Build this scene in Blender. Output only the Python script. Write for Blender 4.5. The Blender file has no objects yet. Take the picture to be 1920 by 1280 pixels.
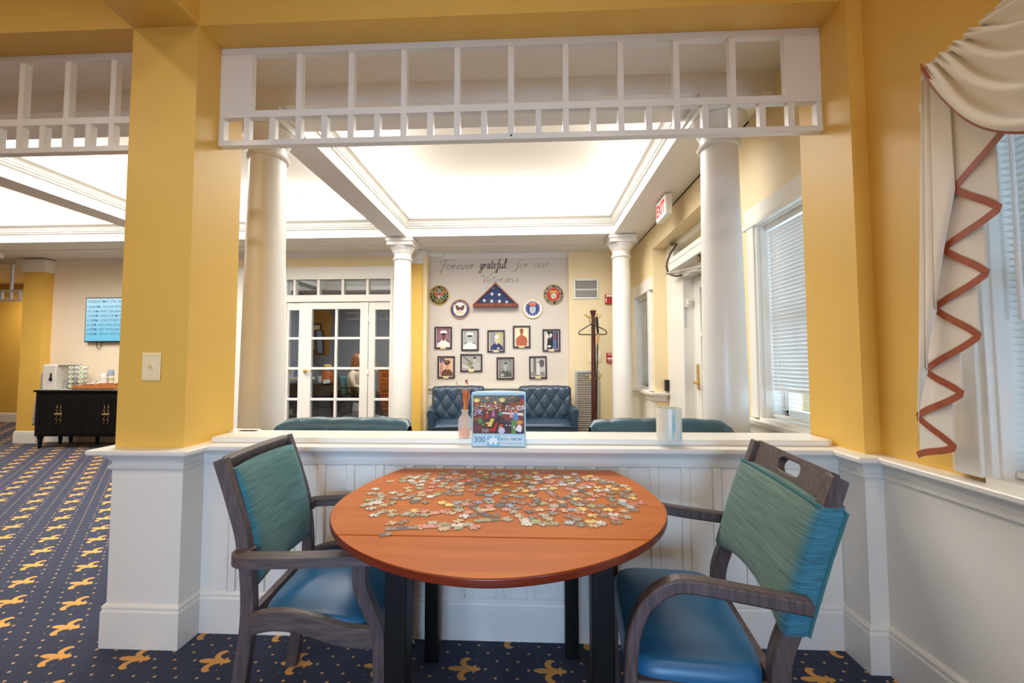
import bpy, bmesh, math, random
from mathutils import Vector, Matrix
random.seed(11)
S = bpy.context.scene
COL = S.collection
R = math.radians
# ---------------------------------------------------------------- camera
F = 779.6
YAW, PIT, ROL = R(-2.5055), R(2.7866), R(-0.1116)
H = 1.22
_f = Vector((math.sin(YAW) * math.cos(PIT), math.cos(YAW) * math.cos(PIT), math.sin(PIT)))
_r = Vector((math.cos(YAW), -math.sin(YAW), 0))
_u = _r.cross(_f)
_r2 = _r * math.cos(ROL) + _u * math.sin(ROL)
_u2 = _u * math.cos(ROL) - _r * math.sin(ROL)
O3 = Vector((0, 0, H))
cd = bpy.data.cameras.new('camera')
cd.sensor_width = 36
cd.lens = F / 1920 * 36
cd.clip_start = 0.05
cam = bpy.data.objects.new('camera', cd)
COL.objects.link(cam)
M3 = Matrix((_r2, _u2, -_f)).transposed()
cam.matrix_world = Matrix.Translation(O3) @ M3.to_4x4()
S.camera = cam


def ray(px, py):
    return _r2 * ((px - 960) / F) + _u2 * (-(py - 640) / F) + _f


def aY(px, py, Y):
    d = ray(px, py)
    return O3 + d * (Y / d.y)


def aX(px, py, X):
    d = ray(px, py)
    return O3 + d * (X / d.x)


def aZ(px, py, Z):
    d = ray(px, py)
    return O3 + d * ((Z - H) / d.z)


# ---------------------------------------------------------------- view, world and light
S.view_settings.view_transform = 'Standard'
S.view_settings.look = 'None'
S.view_settings.gamma = 1
S.view_settings.use_curve_mapping = False
S.view_settings.exposure = 0.28
S.cycles.max_bounces = 10
S.cycles.diffuse_bounces = 6
S.cycles.sample_clamp_indirect = 6
S.cycles.caustics_reflective = False
S.cycles.caustics_refractive = False

W = bpy.data.worlds.new('overcast_sky')
S.world = W
W.use_nodes = True
bg = W.node_tree.nodes['Background']
bg.inputs[0].default_value = (0.72, 0.86, 1.0, 1)
bg.inputs[1].default_value = 1.25


def area(name, loc, rot, sx, sy, power, col, spread=180):
    d = bpy.data.lights.new(name, 'AREA')
    d.shape = 'RECTANGLE'
    d.size, d.size_y = sx, sy
    d.energy = power
    d.color = col
    d.spread = R(spread)
    o = bpy.data.objects.new(name, d)
    COL.objects.link(o)
    o.location = loc
    o.rotation_euler = rot
    return o


WARM = (1.0, 0.84, 0.64)
SOFT = (1.0, 0.975, 0.94)
DAY = (0.50, 0.72, 1.0)
BLUE = (0.40, 0.64, 1.0)
# cove-lit coffers of the far lounge: lamp strips on the crown ledges shine up, cans in the coffer shine down
for k, (x0, x1) in enumerate(((-1.60, 1.07), (-4.60, -1.85), (-7.62, -4.86))):
    xm, ym, UP = (x0 + x1) / 2, 4.02, R(180)
    area('cove_light', (xm, 2.80, 3.08), (UP, 0, 0), x1 - x0, .08, 5, SOFT)
    area('cove_light', (xm, 5.24, 3.08), (UP, 0, 0), x1 - x0, .08, 5, SOFT)
    area('cove_light', (x0 + .01, ym, 3.08), (UP, 0, 0), .08, 2.4, 5, SOFT)
    area('cove_light', (x1 - .01, ym, 3.08), (UP, 0, 0), .08, 2.4, 5, SOFT)
    area('coffer_light', (xm, ym, 3.43), (0, 0, 0), 2.0, 1.9, 92, SOFT, 158)
# recessed cans of the near room
for x in (-3.88, -2.40, -0.92, 0.56):
    for y in (-0.05, -1.75):
        d = bpy.data.lights.new('downlight', 'AREA')
        d.shape = 'DISK'
        d.size = .16
        d.energy = 12 if x < -2 else 7
        d.color = WARM
        o = bpy.data.objects.new('downlight', d)
        COL.objects.link(o)
        o.location = (x, y, 3.285)
# daylight lamps outside the near window, an added unseen window and the tall one
area('daylight_lamp', (1.60, .80, 1.65), (0, R(90), 0), 1.55, 1.05, 4, DAY)
area('daylight_lamp', (1.60, -1.25, 1.65), (0, R(90), 0), 1.55, 1.2, 34, DAY)
area('daylight_lamp', (1.72, 2.4, 1.5), (0, R(90), 0), 1.2, .6, 8, DAY)
# lamp added for blue daylight from behind the camera; no windows built there
area('daylight_lamp', (-.35, -3.36, .90), (R(90), 0, 0), 1.7, 1.4, 19, BLUE, 64)
# office ceiling lamps
area('office_light', (-3.3, 8.1, 2.72), (0, 0, 0), 1.2, 1.2, 55, (1, .95, .88))
area('corridor_light', (-10.0, 7.3, 2.72), (0, 0, 0), 1.0, 1.0, 30, WARM)


# ---------------------------------------------------------------- materials
def lin(c):
    out = []
    for v in c[:3]:
        v = v / 255
        out.append(v / 12.92 if v <= .04045 else ((v + .055) / 1.055) ** 2.4)
    return (*out, 1)


MATS = {}


def mat(name, rgb, rough=.5, metal=0, spec=.5, var=0, vscale=8, bump=0, bscale=200, coat=0, emit=0, sheen=0, stretch=None):
    if name in MATS:
        return MATS[name]
    m = bpy.data.materials.new(name)
    m.use_nodes = True
    nt = m.node_tree
    b = nt.nodes['Principled BSDF']
    b.inputs['Base Color'].default_value = lin(rgb)
    b.inputs['Roughness'].default_value = rough
    b.inputs['Metallic'].default_value = metal
    b.inputs['Specular IOR Level'].default_value = spec
    b.inputs['Coat Weight'].default_value = coat
    b.inputs['Sheen Weight'].default_value = sheen
    if emit:
        b.inputs['Emission Color'].default_value = lin(rgb)
        b.inputs['Emission Strength'].default_value = emit
    tc = mp = None
    if var or bump:
        tc = nt.nodes.new('ShaderNodeTexCoord')
        mp = nt.nodes.new('ShaderNodeMapping')
        nt.links.new(tc.outputs['Object'], mp.inputs[0])
        if stretch:
            mp.inputs['Scale'].default_value = stretch
    if var:
        n = nt.nodes.new('ShaderNodeTexNoise')
        n.inputs['Scale'].default_value = vscale
        n.inputs['Detail'].default_value = 5
        nt.links.new(mp.outputs[0], n.inputs['Vector'])
        r = nt.nodes.new('ShaderNodeValToRGB')
        c = lin(rgb)
        r.color_ramp.elements[0].position = .3
        r.color_ramp.elements[1].position = .7
        r.color_ramp.elements[0].color = (*[max(0, v * (1 - var)) for v in c[:3]], 1)
        r.color_ramp.elements[1].color = (*[min(1, v * (1 + var)) for v in c[:3]], 1)
        nt.links.new(n.outputs[0], r.inputs[0])
        nt.links.new(r.outputs[0], b.inputs['Base Color'])
    if bump:
        n = nt.nodes.new('ShaderNodeTexNoise')
        n.inputs['Scale'].default_value = bscale
        n.inputs['Detail'].default_value = 3
        nt.links.new(mp.outputs[0], n.inputs['Vector'])
        bp = nt.nodes.new('ShaderNodeBump')
        bp.inputs['Strength'].default_value = bump
        bp.inputs['Distance'].default_value = .002
        nt.links.new(n.outputs[0], bp.inputs['Height'])
        nt.links.new(bp.outputs[0], b.inputs['Normal'])
    MATS[name] = m
    return m


def flat(rgb, rough=.6):
    return mat('print_%d_%d_%d' % tuple(rgb), rgb, rough)


YEL = mat('yellow_wall_paint', (228, 185, 88), .42, var=.03, vscale=2, bump=.08, bscale=90)
YELP = mat('pale_yellow_wall_paint', (238, 218, 172), .45, var=.02, vscale=2, bump=.06, bscale=90)
CREAM = mat('cream_wall_paint', (240, 224, 198), .5, var=.02, vscale=2, bump=.06, bscale=90)
GREIGE = mat('greige_wall_paint', (218, 208, 194), .5, var=.015, vscale=2, bump=.05, bscale=90)
WHITE = mat('white_trim_paint', (234, 231, 222), .32, var=.012, vscale=3, bump=.04, bscale=60)
CEIL = mat('ceiling_paint', (238, 234, 226), .6, bump=.05, bscale=120)
BLIND = mat('blind_vinyl', (240, 238, 234), .4)
BLACKP = mat('black_paint', (13, 12, 12), .5, spec=.25, bump=.03)
BLACKM = mat('black_plastic', (14, 14, 15), .4)
BRASS = mat('brass', (226, 190, 110), .32, metal=1)
CHROME = mat('chrome', (205, 205, 208), .18, metal=1)
STEEL = mat('grille_steel', (196, 192, 184), .35, metal=.6)
DARKGAP = mat('dark_gap', (22, 20, 18), .9)
OFFW = mat('office_wall_paint', (150, 160, 172), .6)
GREYC = mat('grey_office_carpet', (128, 124, 118), .95, var=.15, vscale=60, bump=.3, bscale=400)


def glass_mat(name, tint=(1, 1, 1), refl=.06, rough=0.0):
    m = bpy.data.materials.new(name)
    m.use_nodes = True
    nt = m.node_tree
    nt.nodes.clear()
    out = nt.nodes.new('ShaderNodeOutputMaterial')
    tr = nt.nodes.new('ShaderNodeBsdfTransparent')
    tr.inputs[0].default_value = (*tint, 1)
    gl = nt.nodes.new('ShaderNodeBsdfGlossy')
    gl.inputs['Roughness'].default_value = rough
    fr = nt.nodes.new('ShaderNodeLayerWeight')
    pw = nt.nodes.new('ShaderNodeMath')
    pw.operation = 'POWER'
    pw.inputs[1].default_value = 5
    mu = nt.nodes.new('ShaderNodeMath')
    mu.operation = 'MULTIPLY_ADD'
    mu.inputs[1].default_value = 1 - refl if refl > .01 else .3
    mu.inputs[2].default_value = refl
    mx = nt.nodes.new('ShaderNodeMixShader')
    nt.links.new(fr.outputs['Facing'], pw.inputs[0])
    nt.links.new(pw.outputs[0], mu.inputs[0])
    nt.links.new(mu.outputs[0], mx.inputs[0])
    nt.links.new(tr.outputs[0], mx.inputs[1])
    nt.links.new(gl.outputs[0], mx.inputs[2])
    nt.links.new(mx.outputs[0], out.inputs[0])
    return m


GLASS = glass_mat('window_glass')
PGLASS = glass_mat('picture_glass', (1, 1, 1), 0.0)
PANE = glass_mat('door_glass', (.90, .93, .95), .10)


def nd(nt, t, **k):
    n = nt.nodes.new(t)
    for a, v in k.items():
        if a == 'op':
            n.operation = v
        elif a.startswith('i'):
            i = int(a[1:])
            if hasattr(v, 'is_output'):
                nt.links.new(v, n.inputs[i])
            else:
                n.inputs[i].default_value = v
    return n.outputs[0]


def mth(nt, op, a, b=0.0, c=0.0):
    return nd(nt, 'ShaderNodeMath', op=op, i0=a, i1=b, i2=c)


def wood_mat(name, c0, c1, rough=.35, axis=(1, 12, 12), scale=6, coat=0, spec=.5):
    m = bpy.data.materials.new(name)
    m.use_nodes = True
    nt = m.node_tree
    b = nt.nodes['Principled BSDF']
    tc = nt.nodes.new('ShaderNodeTexCoord')
    mp = nt.nodes.new('ShaderNodeMapping')
    mp.inputs['Scale'].default_value = axis
    nt.links.new(tc.outputs['Object'], mp.inputs[0])
    n = nt.nodes.new('ShaderNodeTexNoise')
    n.inputs['Scale'].default_value = scale
    n.inputs['Detail'].default_value = 7
    n.inputs['Distortion'].default_value = .6
    nt.links.new(mp.outputs[0], n.inputs['Vector'])
    r = nt.nodes.new('ShaderNodeValToRGB')
    r.color_ramp.elements[0].position = .32
    r.color_ramp.elements[1].position = .68
    r.color_ramp.elements[0].color = lin(c0)
    r.color_ramp.elements[1].color = lin(c1)
    nt.links.new(n.outputs[0], r.inputs[0])
    nt.links.new(r.outputs[0], b.inputs['Base Color'])
    b.inputs['Roughness'].default_value = rough
    b.inputs['Coat Weight'].default_value = coat
    b.inputs['Coat Roughness'].default_value = .15
    b.inputs['Specular IOR Level'].default_value = spec
    bp = nt.nodes.new('ShaderNodeBump')
    bp.inputs['Strength'].default_value = .06
    bp.inputs['Distance'].default_value = .001
    nt.links.new(n.outputs[0], bp.inputs['Height'])
    nt.links.new(bp.outputs[0], b.inputs['Normal'])
    return m


CHAIRW = wood_mat('grey_chair_wood', (66, 56, 56), (98, 84, 82), .42, (2, 16, 16), 5)
CHAIRV = wood_mat('grey_chair_wood_upright', (66, 56, 56), (96, 82, 82), .42, (16, 16, 2), 5)
TABLEW = wood_mat('table_top_wood', (178, 98, 36), (194, 112, 46), .36, (1.0, 9, 9), 2.2, spec=.12)
TABLEE = wood_mat('table_edge_wood', (92, 28, 8), (120, 42, 14), .3, (2, 2, 30), 4, coat=.3)
MAHOG = wood_mat('mahogany_wood', (60, 26, 18), (92, 42, 28), .35, (12, 12, 2), 6)
CHERRY = wood_mat('cherry_wood', (112, 50, 30), (146, 72, 44), .35, (2, 14, 14), 6)
TRAYW = wood_mat('tray_wood', (170, 100, 52), (200, 130, 76), .4, (2, 14, 14), 8)
FRAMEW = wood_mat('dark_frame_wood', (48, 28, 24), (70, 44, 36), .4, (3, 3, 3), 20)
DESKW = wood_mat('dark_desk_wood', (52, 46, 46), (74, 66, 64), .45, (2, 12, 12), 5)
ORANGEW = wood_mat('orange_cabinet_wood', (168, 84, 34), (196, 106, 48), .4, (10, 10, 2), 5)


def fabric_mat(name, c0, c1, cedge, edge_y, thread=(1.2, 26, 90)):
    """Slubbed teal cloth; the colour turns bluer near the side borders (|y| > edge_y)."""
    m = bpy.data.materials.new(name)
    m.use_nodes = True
    nt = m.node_tree
    b = nt.nodes['Principled BSDF']
    b.inputs['Roughness'].default_value = .8
    b.inputs['Sheen Weight'].default_value = .15
    tc = nt.nodes.new('ShaderNodeTexCoord')
    mp = nt.nodes.new('ShaderNodeMapping')
    mp.inputs['Scale'].default_value = (9, 4, 210)
    mp.inputs['Rotation'].default_value = (R(1.5), 0, 0)
    nt.links.new(tc.outputs['Object'], mp.inputs[0])
    n = nt.nodes.new('ShaderNodeTexNoise')
    n.inputs['Scale'].default_value = 2.0
    n.inputs['Detail'].default_value = 5
    nt.links.new(mp.outputs[0], n.inputs['Vector'])
    r = nt.nodes.new('ShaderNodeValToRGB')
    r.color_ramp.elements[0].position = .34
    r.color_ramp.elements[1].position = .62
    r.color_ramp.elements[0].color = lin(c0)
    r.color_ramp.elements[1].color = lin(c1)
    nt.links.new(n.outputs[0], r.inputs[0])
    sx = nt.nodes.new('ShaderNodeSeparateXYZ')
    nt.links.new(tc.outputs['Object'], sx.inputs[0])
    ay = mth(nt, 'ABSOLUTE', sx.outputs[1])
    f = nt.nodes.new('ShaderNodeMapRange')
    f.inputs[1].default_value = edge_y - .012
    f.inputs[2].default_value = edge_y + .012
    nt.links.new(ay, f.inputs[0])
    mx = nt.nodes.new('ShaderNodeMix')
    mx.data_type = 'RGBA'
    nt.links.new(f.outputs[0], mx.inputs[0])
    nt.links.new(r.outputs[0], mx.inputs[6])
    r2 = nt.nodes.new('ShaderNodeValToRGB')
    r2.color_ramp.elements[0].position = .34
    r2.color_ramp.elements[1].position = .62
    r2.color_ramp.elements[0].color = lin([v * .7 for v in cedge])
    r2.color_ramp.elements[1].color = lin(cedge)
    nt.links.new(n.outputs[0], r2.inputs[0])
    nt.links.new(r2.outputs[0], mx.inputs[7])
    nt.links.new(mx.outputs[2], b.inputs['Base Color'])
    bp = nt.nodes.new('ShaderNodeBump')
    bp.inputs['Strength'].default_value = .35
    bp.inputs['Distance'].default_value = .001
    nt.links.new(n.outputs[0], bp.inputs['Height'])
    nt.links.new(bp.outputs[0], b.inputs['Normal'])
    return m


TEALF = fabric_mat('teal_slub_fabric', (40, 92, 96), (82, 132, 132), (52, 138, 158), .18)
TEALG = fabric_mat('green_teal_slub_fabric', (56, 90, 84), (98, 130, 120), (54, 128, 152), .208)
VINYL = mat('blue_seat_vinyl', (36, 98, 140), .34, var=.05, vscale=5, bump=.05, bscale=300)
LEATHER = mat('navy_leather', (46, 66, 84), .36, var=.12, vscale=14, bump=.10, bscale=160)
LEATHT = mat('teal_leather', (56, 88, 98), .36, var=.12, vscale=14, bump=.10, bscale=160)


def carpet_mat():
    """Navy cut-pile carpet with staggered gold fleurs-de-lis and a lattice of small dots (a woven flat pattern)."""
    m = bpy.data.materials.new('navy_fleur_carpet')
    m.use_nodes = True
    nt = m.node_tree
    b = nt.nodes['Principled BSDF']
    b.inputs['Roughness'].default_value = .95
    b.inputs['Specular IOR Level'].default_value = .1
    b.inputs['Sheen Weight'].default_value = .25
    tc = nt.nodes.new('ShaderNodeTexCoord')
    wn = nt.nodes.new('ShaderNodeTexNoise')
    wn.inputs['Scale'].default_value = 160
    nt.links.new(tc.outputs['Object'], wn.inputs['Vector'])
    wob = nt.nodes.new('ShaderNodeVectorMath')
    wob.operation = 'MULTIPLY_ADD'
    nt.links.new(wn.outputs['Color'], wob.inputs[0])
    wob.inputs[1].default_value = (.005, .005, 0)
    nt.links.new(tc.outputs['Object'], wob.inputs[2])
    sx = nt.nodes.new('ShaderNodeSeparateXYZ')
    nt.links.new(wob.outputs[0], sx.inputs[0])
    X = mth(nt, 'ADD', sx.outputs[0], .268 - .0025)
    Y = mth(nt, 'ADD', sx.outputs[1], -1.708 - .0025)

    def cell(px, py):
        k = mth(nt, 'ROUND', mth(nt, 'DIVIDE', Y, py))
        v = mth(nt, 'SUBTRACT', Y, mth(nt, 'MULTIPLY', k, py))
        xx = mth(nt, 'SUBTRACT', X, mth(nt, 'MULTIPLY', k, px / 2))
        j = mth(nt, 'ROUND', mth(nt, 'DIVIDE', xx, px))
        u = mth(nt, 'SUBTRACT', xx, mth(nt, 'MULTIPLY', j, px))
        return u, v

    def ell(u, v, cx, cy, rx, ry):
        a = mth(nt, 'DIVIDE', mth(nt, 'SUBTRACT', u, cx), rx)
        c = mth(nt, 'DIVIDE', mth(nt, 'SUBTRACT', v, cy), ry)
        return mth(nt, 'LESS_THAN', mth(nt, 'ADD', mth(nt, 'MULTIPLY', a, a), mth(nt, 'MULTIPLY', c, c)), 1.0)

    def orr(*a):
        o = a[0]
        for q in a[1:]:
            o = mth(nt, 'MAXIMUM', o, q)
        return o
    u, v = cell(.342, .184)
    av = mth(nt, 'ABSOLUTE', v)
    curl = mth(nt, 'MULTIPLY', ell(u, av, .002, .036, .024, .026), mth(nt, 'SUBTRACT', 1.0, ell(u, av, .020, .034, .016, .017)))
    fl = orr(ell(u, av, -.029, 0, .036, .0135), curl, ell(u, av, .010, .006, .026, .010), ell(u, av, .017, 0, .006, .017),
             ell(u, av, .046, 0, .019, .011), ell(u, av, .040, .009, .006, .014))
    u2, v2 = cell(.0855, .046)
    dots = mth(nt, 'MULTIPLY', ell(u2, v2, 0, 0, .0062, .0052), mth(nt, 'SUBTRACT', 1.0, ell(u, v, 0, 0, .072, .062)))
    pile = nt.nodes.new('ShaderNodeTexNoise')
    pile.inputs['Scale'].default_value = 260
    pile.inputs['Detail'].default_value = 3
    nt.links.new(tc.outputs['Object'], pile.inputs['Vector'])
    rb = nt.nodes.new('ShaderNodeValToRGB')
    rb.color_ramp.elements[0].position = .3
    rb.color_ramp.elements[1].position = .72
    rb.color_ramp.elements[0].color = lin((12, 20, 42))
    rb.color_ramp.elements[1].color = lin((40, 52, 84))
    nt.links.new(pile.outputs[0], rb.inputs[0])
    rg = nt.nodes.new('ShaderNodeValToRGB')
    rg.color_ramp.elements[0].position = .3
    rg.color_ramp.elements[1].position = .7
    rg.color_ramp.elements[0].color = lin((196, 128, 44))
    rg.color_ramp.elements[1].color = lin((240, 184, 96))
    nt.links.new(pile.outputs[0], rg.inputs[0])
    mx = nt.nodes.new('ShaderNodeMix')
    mx.data_type = 'RGBA'
    nt.links.new(fl, mx.inputs[0])
    nt.links.new(rb.outputs[0], mx.inputs[6])
    nt.links.new(rg.outputs[0], mx.inputs[7])
    m2 = nt.nodes.new('ShaderNodeMix')
    m2.data_type = 'RGBA'
    nt.links.new(dots, m2.inputs[0])
    nt.links.new(mx.outputs[2], m2.inputs[6])
    m2.inputs[7].default_value = lin((206, 166, 116))
    nt.links.new(m2.outputs[2], b.inputs['Base Color'])
    bp = nt.nodes.new('ShaderNodeBump')
    bp.inputs['Strength'].default_value = .5
    bp.inputs['Distance'].default_value = .004
    nt.links.new(pile.outputs[0], bp.inputs['Height'])
    nt.links.new(bp.outputs[0], b.inputs['Normal'])
    return m


CARPET = carpet_mat()

# ---------------------------------------------------------------- mesh helpers
ORG = {}


class MB:
    """Collects shapes in world (or thing-local) coordinates; build() links them as ONE mesh object."""

    def __init__(s):
        s.v, s.f, s.m, s.k = [], [], [], 0

    def add(s, vs, fs):
        n = len(s.v)
        s.v += [tuple(p) for p in vs]
        s.f += [tuple(i + n for i in f) for f in fs]
        s.m += [s.k] * len(fs)
        return s

    def box(s, x0, x1, y0, y1, z0, z1):
        x0, x1 = min(x0, x1), max(x0, x1)
        y0, y1 = min(y0, y1), max(y0, y1)
        z0, z1 = min(z0, z1), max(z0, z1)
        return s.add([(x0, y0, z0), (x1, y0, z0), (x1, y1, z0), (x0, y1, z0), (x0, y0, z1), (x1, y0, z1), (x1, y1, z1), (x0, y1, z1)],
                     [(0, 3, 2, 1), (4, 5, 6, 7), (0, 1, 5, 4), (1, 2, 6, 5), (2, 3, 7, 6), (3, 0, 4, 7)])

    def prism(s, poly, o, ux, uy, depth):
        """2-D outline (counter-clockwise) in the plane o + a*ux + b*uy, pulled out by the vector depth; ends capped."""
        o, ux, uy, dv = Vector(o), Vector(ux), Vector(uy), Vector(depth)
        n = len(poly)
        a = [o + ux * p[0] + uy * p[1] for p in poly]
        flip = ux.cross(uy).dot(dv) < 0
        fs = [tuple(range(n))[::-1], tuple(range(n, 2 * n))] + [(i, (i + 1) % n, n + (i + 1) % n, n + i) for i in range(n)]
        if flip:
            fs = [f[::-1] for f in fs]
        return s.add(a + [p + dv for p in a], fs)

    def tube(s, pts, r, n=10, caps=True, closed=False, flat=None):
        """Tube through points; r one radius or one per point; flat=(a,b) scales the section along the frame's axes."""
        pts = [Vector(p) for p in pts]
        m = len(pts)
        rs = r if isinstance(r, (list, tuple)) else [r] * m
        vs, up = [], None
        for i, p in enumerate(pts):
            a = pts[(i - 1) % m] if (closed or i) else pts[0]
            c = pts[(i + 1) % m] if (closed or i < m - 1) else pts[-1]
            d = (c - a).normalized()
            if up is None:
                up = Vector((0, 0, 1)) if abs(d.z) < .9 else Vector((0, 1, 0))
            e1 = d.cross(up)
            e1 = e1.normalized() if e1.length > 1e-6 else d.orthogonal().normalized()
            e2 = e1.cross(d)
            up = e2
            fa, fb = flat or (1, 1)
            for k in range(n):
                t = 2 * math.pi * k / n
                vs.append(p + e1 * (math.cos(t) * rs[i] * fa) + e2 * (math.sin(t) * rs[i] * fb))
        fs = []
        for i in range(m if closed else m - 1):
            j = (i + 1) % m
            for k in range(n):
                fs.append((i * n + k, i * n + (k + 1) % n, j * n + (k + 1) % n, j * n + k))
        if caps and not closed:
            fs.append(tuple(range(n))[::-1])
            fs.append(tuple((m - 1) * n + k for k in range(n)))
        return s.add(vs, fs)

    def bar(s, pts, w, h, up=(0, 0, 1)):
        """Rectangular bar along points: w across, h along up (each may be a list)."""
        pts = [Vector(p) for p in pts]
        up = Vector(up)
        m = len(pts)
        vs = []
        for i, p in enumerate(pts):
            d = (pts[min(i + 1, m - 1)] - pts[max(i - 1, 0)]).normalized()
            e1 = d.cross(up).normalized()
            e2 = e1.cross(d).normalized()
            ww = (w[i] if isinstance(w, (list, tuple)) else w) / 2
            hh = (h[i] if isinstance(h, (list, tuple)) else h) / 2
            vs += [p - e1 * ww - e2 * hh, p + e1 * ww - e2 * hh, p + e1 * ww + e2 * hh, p - e1 * ww + e2 * hh]
        fs = [(0, 3, 2, 1)]
        for i in range(m - 1):
            a, b = i * 4, i * 4 + 4
            for k in range(4):
                fs.append((a + k, a + (k + 1) % 4, b + (k + 1) % 4, b + k))
        e = (m - 1) * 4
        fs.append((e, e + 1, e + 2, e + 3))
        fs = [f[::-1] for f in fs]
        return s.add(vs, [f[::-1] for f in fs])

    def lathe(s, prof, c=(0, 0, 0), n=28, axis=None):
        """prof: (radius, height) from bottom to top about an axis (default +z) through c."""
        c = Vector(c)
        q = Vector((0, 0, 1)).rotation_difference(Vector(axis)) if axis else None
        vs = []
        for r, z in prof:
            for k in range(n):
                t = 2 * math.pi * k / n
                p = Vector((r * math.cos(t), r * math.sin(t), z))
                vs.append(c + (q @ p if q else p))
        fs = []
        for i in range(len(prof) - 1):
            for k in range(n):
                fs.append((i * n + k, i * n + (k + 1) % n, (i + 1) * n + (k + 1) % n, (i + 1) * n + k))
        fs.append(tuple(range(n))[::-1])
        fs.append(tuple((len(prof) - 1) * n + k for k in range(n)))
        return s.add(vs, fs)

    def ball(s, c, r, n=14, m=9):
        c = Vector(c)
        r = Vector(r) if hasattr(r, '__len__') else Vector((r, r, r))
        vs = []
        for i in range(m + 1):
            a = -math.pi / 2 + math.pi * i / m
            rr = max(math.cos(a), .001)
            for k in range(n):
                t = 2 * math.pi * k / n
                vs.append(c + Vector((r.x * rr * math.cos(t), r.y * rr * math.sin(t), r.z * math.sin(a))))
        fs = [(i * n + k, i * n + (k + 1) % n, (i + 1) * n + (k + 1) % n, (i + 1) * n + k) for i in range(m) for k in range(n)]
        return s.add(vs, fs)

    def sweep(s, path, prof, closed=False, side=1):
        """Moulding: prof (offset, z) is carried along an XY path with mitred corners; offset goes to the path's right (side=1)."""
        P = [Vector((p[0], p[1])) for p in path]
        m = len(P)
        vs = []
        for i in range(m):
            d0 = (P[i] - P[i - 1]).normalized() if (closed or i) else None
            d1 = (P[(i + 1) % m] - P[i]).normalized() if (closed or i < m - 1) else None
            d0 = d0 or d1
            d1 = d1 or d0
            n0, n1 = Vector((d0.y, -d0.x)) * side, Vector((d1.y, -d1.x)) * side
            n = (n0 + n1)
            n = n / max(n.length_squared / 2, .05) if n.length > 1e-6 else n0
            for o, z in prof:
                vs.append((P[i].x + n.x * o, P[i].y + n.y * o, z))
        k = len(prof)
        fs = []
        for i in range(m if closed else m - 1):
            j = (i + 1) % m
            for a in range(k - 1):
                f = (i * k + a, j * k + a, j * k + a + 1, i * k + a + 1)
                fs.append(f if side == 1 else f[::-1])
        if not closed:
            fs.append(tuple(range(k)))
            fs.append(tuple((m - 1) * k + a for a in range(k))[::-1])
        return s.add(vs, fs)

    def grid(s, nu, nv, fn, wrap=False):
        vs = [fn(i / (nu - (0 if wrap else 1)), j / (nv - 1)) for j in range(nv) for i in range(nu)]
        fs = []
        for j in range(nv - 1):
            for i in range(nu if wrap else nu - 1):
                a, b = j * nu + i, j * nu + (i + 1) % nu
                fs.append((a, b, b + nu, a + nu))
        return s.add(vs, fs)

    def poly(s, pts):
        return s.add(pts, [tuple(range(len(pts)))])

    def build(s, name, mats, parent=None, label=None, cat=None, group=None, kind=None, bevel=0, seg=2, smooth=False, ang=35, origin=None, solid=0, subd=0, fixn=False):
        off = ORG.get(parent.name, Vector()) if parent is not None else Vector()
        if parent is None and kind != 'structure':
            if origin is None:
                xs, ys, zs = zip(*s.v)
                off = Vector(((min(xs) + max(xs)) / 2, (min(ys) + max(ys)) / 2, min(zs)))
            else:
                off = Vector(origin)
        me = bpy.data.meshes.new(name)
        me.from_pydata([(p[0] - off.x, p[1] - off.y, p[2] - off.z) for p in s.v], [], s.f)
        for x in (mats if isinstance(mats, (list, tuple)) else [mats]):
            me.materials.append(x)
        if s.k or any(s.m):
            me.polygons.foreach_set('material_index', s.m)
        if fixn:
            bm = bmesh.new()
            bm.from_mesh(me)
            bmesh.ops.recalc_face_normals(bm, faces=bm.faces)
            bm.to_mesh(me)
            bm.free()
        if smooth or bevel:
            me.polygons.foreach_set('use_smooth', [True] * len(me.polygons))
            me.set_sharp_from_angle(angle=R(ang))
        o = bpy.data.objects.new(name, me)
        COL.objects.link(o)
        if parent is not None:
            o.parent = parent
            ORG[o.name] = off
        else:
            o.location = off
            ORG[o.name] = off
        if solid:
            md = o.modifiers.new('thick', 'SOLIDIFY')
            md.thickness = solid
            md.offset = 0
        if bevel:
            md = o.modifiers.new('bevel', 'BEVEL')
            md.width = bevel
            md.segments = seg
            md.limit_method = 'ANGLE'
            md.angle_limit = R(40)
        if subd:
            md = o.modifiers.new('smooth', 'SUBSURF')
            md.levels = md.render_levels = subd
        tag(o, label, cat, group, kind)
        return o


def tag(o, label=None, cat=None, group=None, kind=None):
    for k, v in (('label', label), ('category', cat), ('group', group), ('kind', kind)):
        if v:
            o[k] = v
    return o


def thing(name, label, cat, loc=(0, 0, 0), group=None):
    o = bpy.data.objects.new(name, None)
    o.empty_display_size = .1
    COL.objects.link(o)
    o.location = loc
    ORG[o.name] = Vector(loc)
    return tag(o, label, cat, group)


def copy_tree(o, parent=None):
    c = o.copy()
    COL.objects.link(c)
    if parent is not None:
        c.parent = parent
    for ch in list(o.children):
        copy_tree(ch, c)
    return c


def struct(name, mb, m, parent=None, **k):
    return mb.build(name, m, parent, kind=None if parent else 'structure', **k)


_TXT = {}


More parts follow.
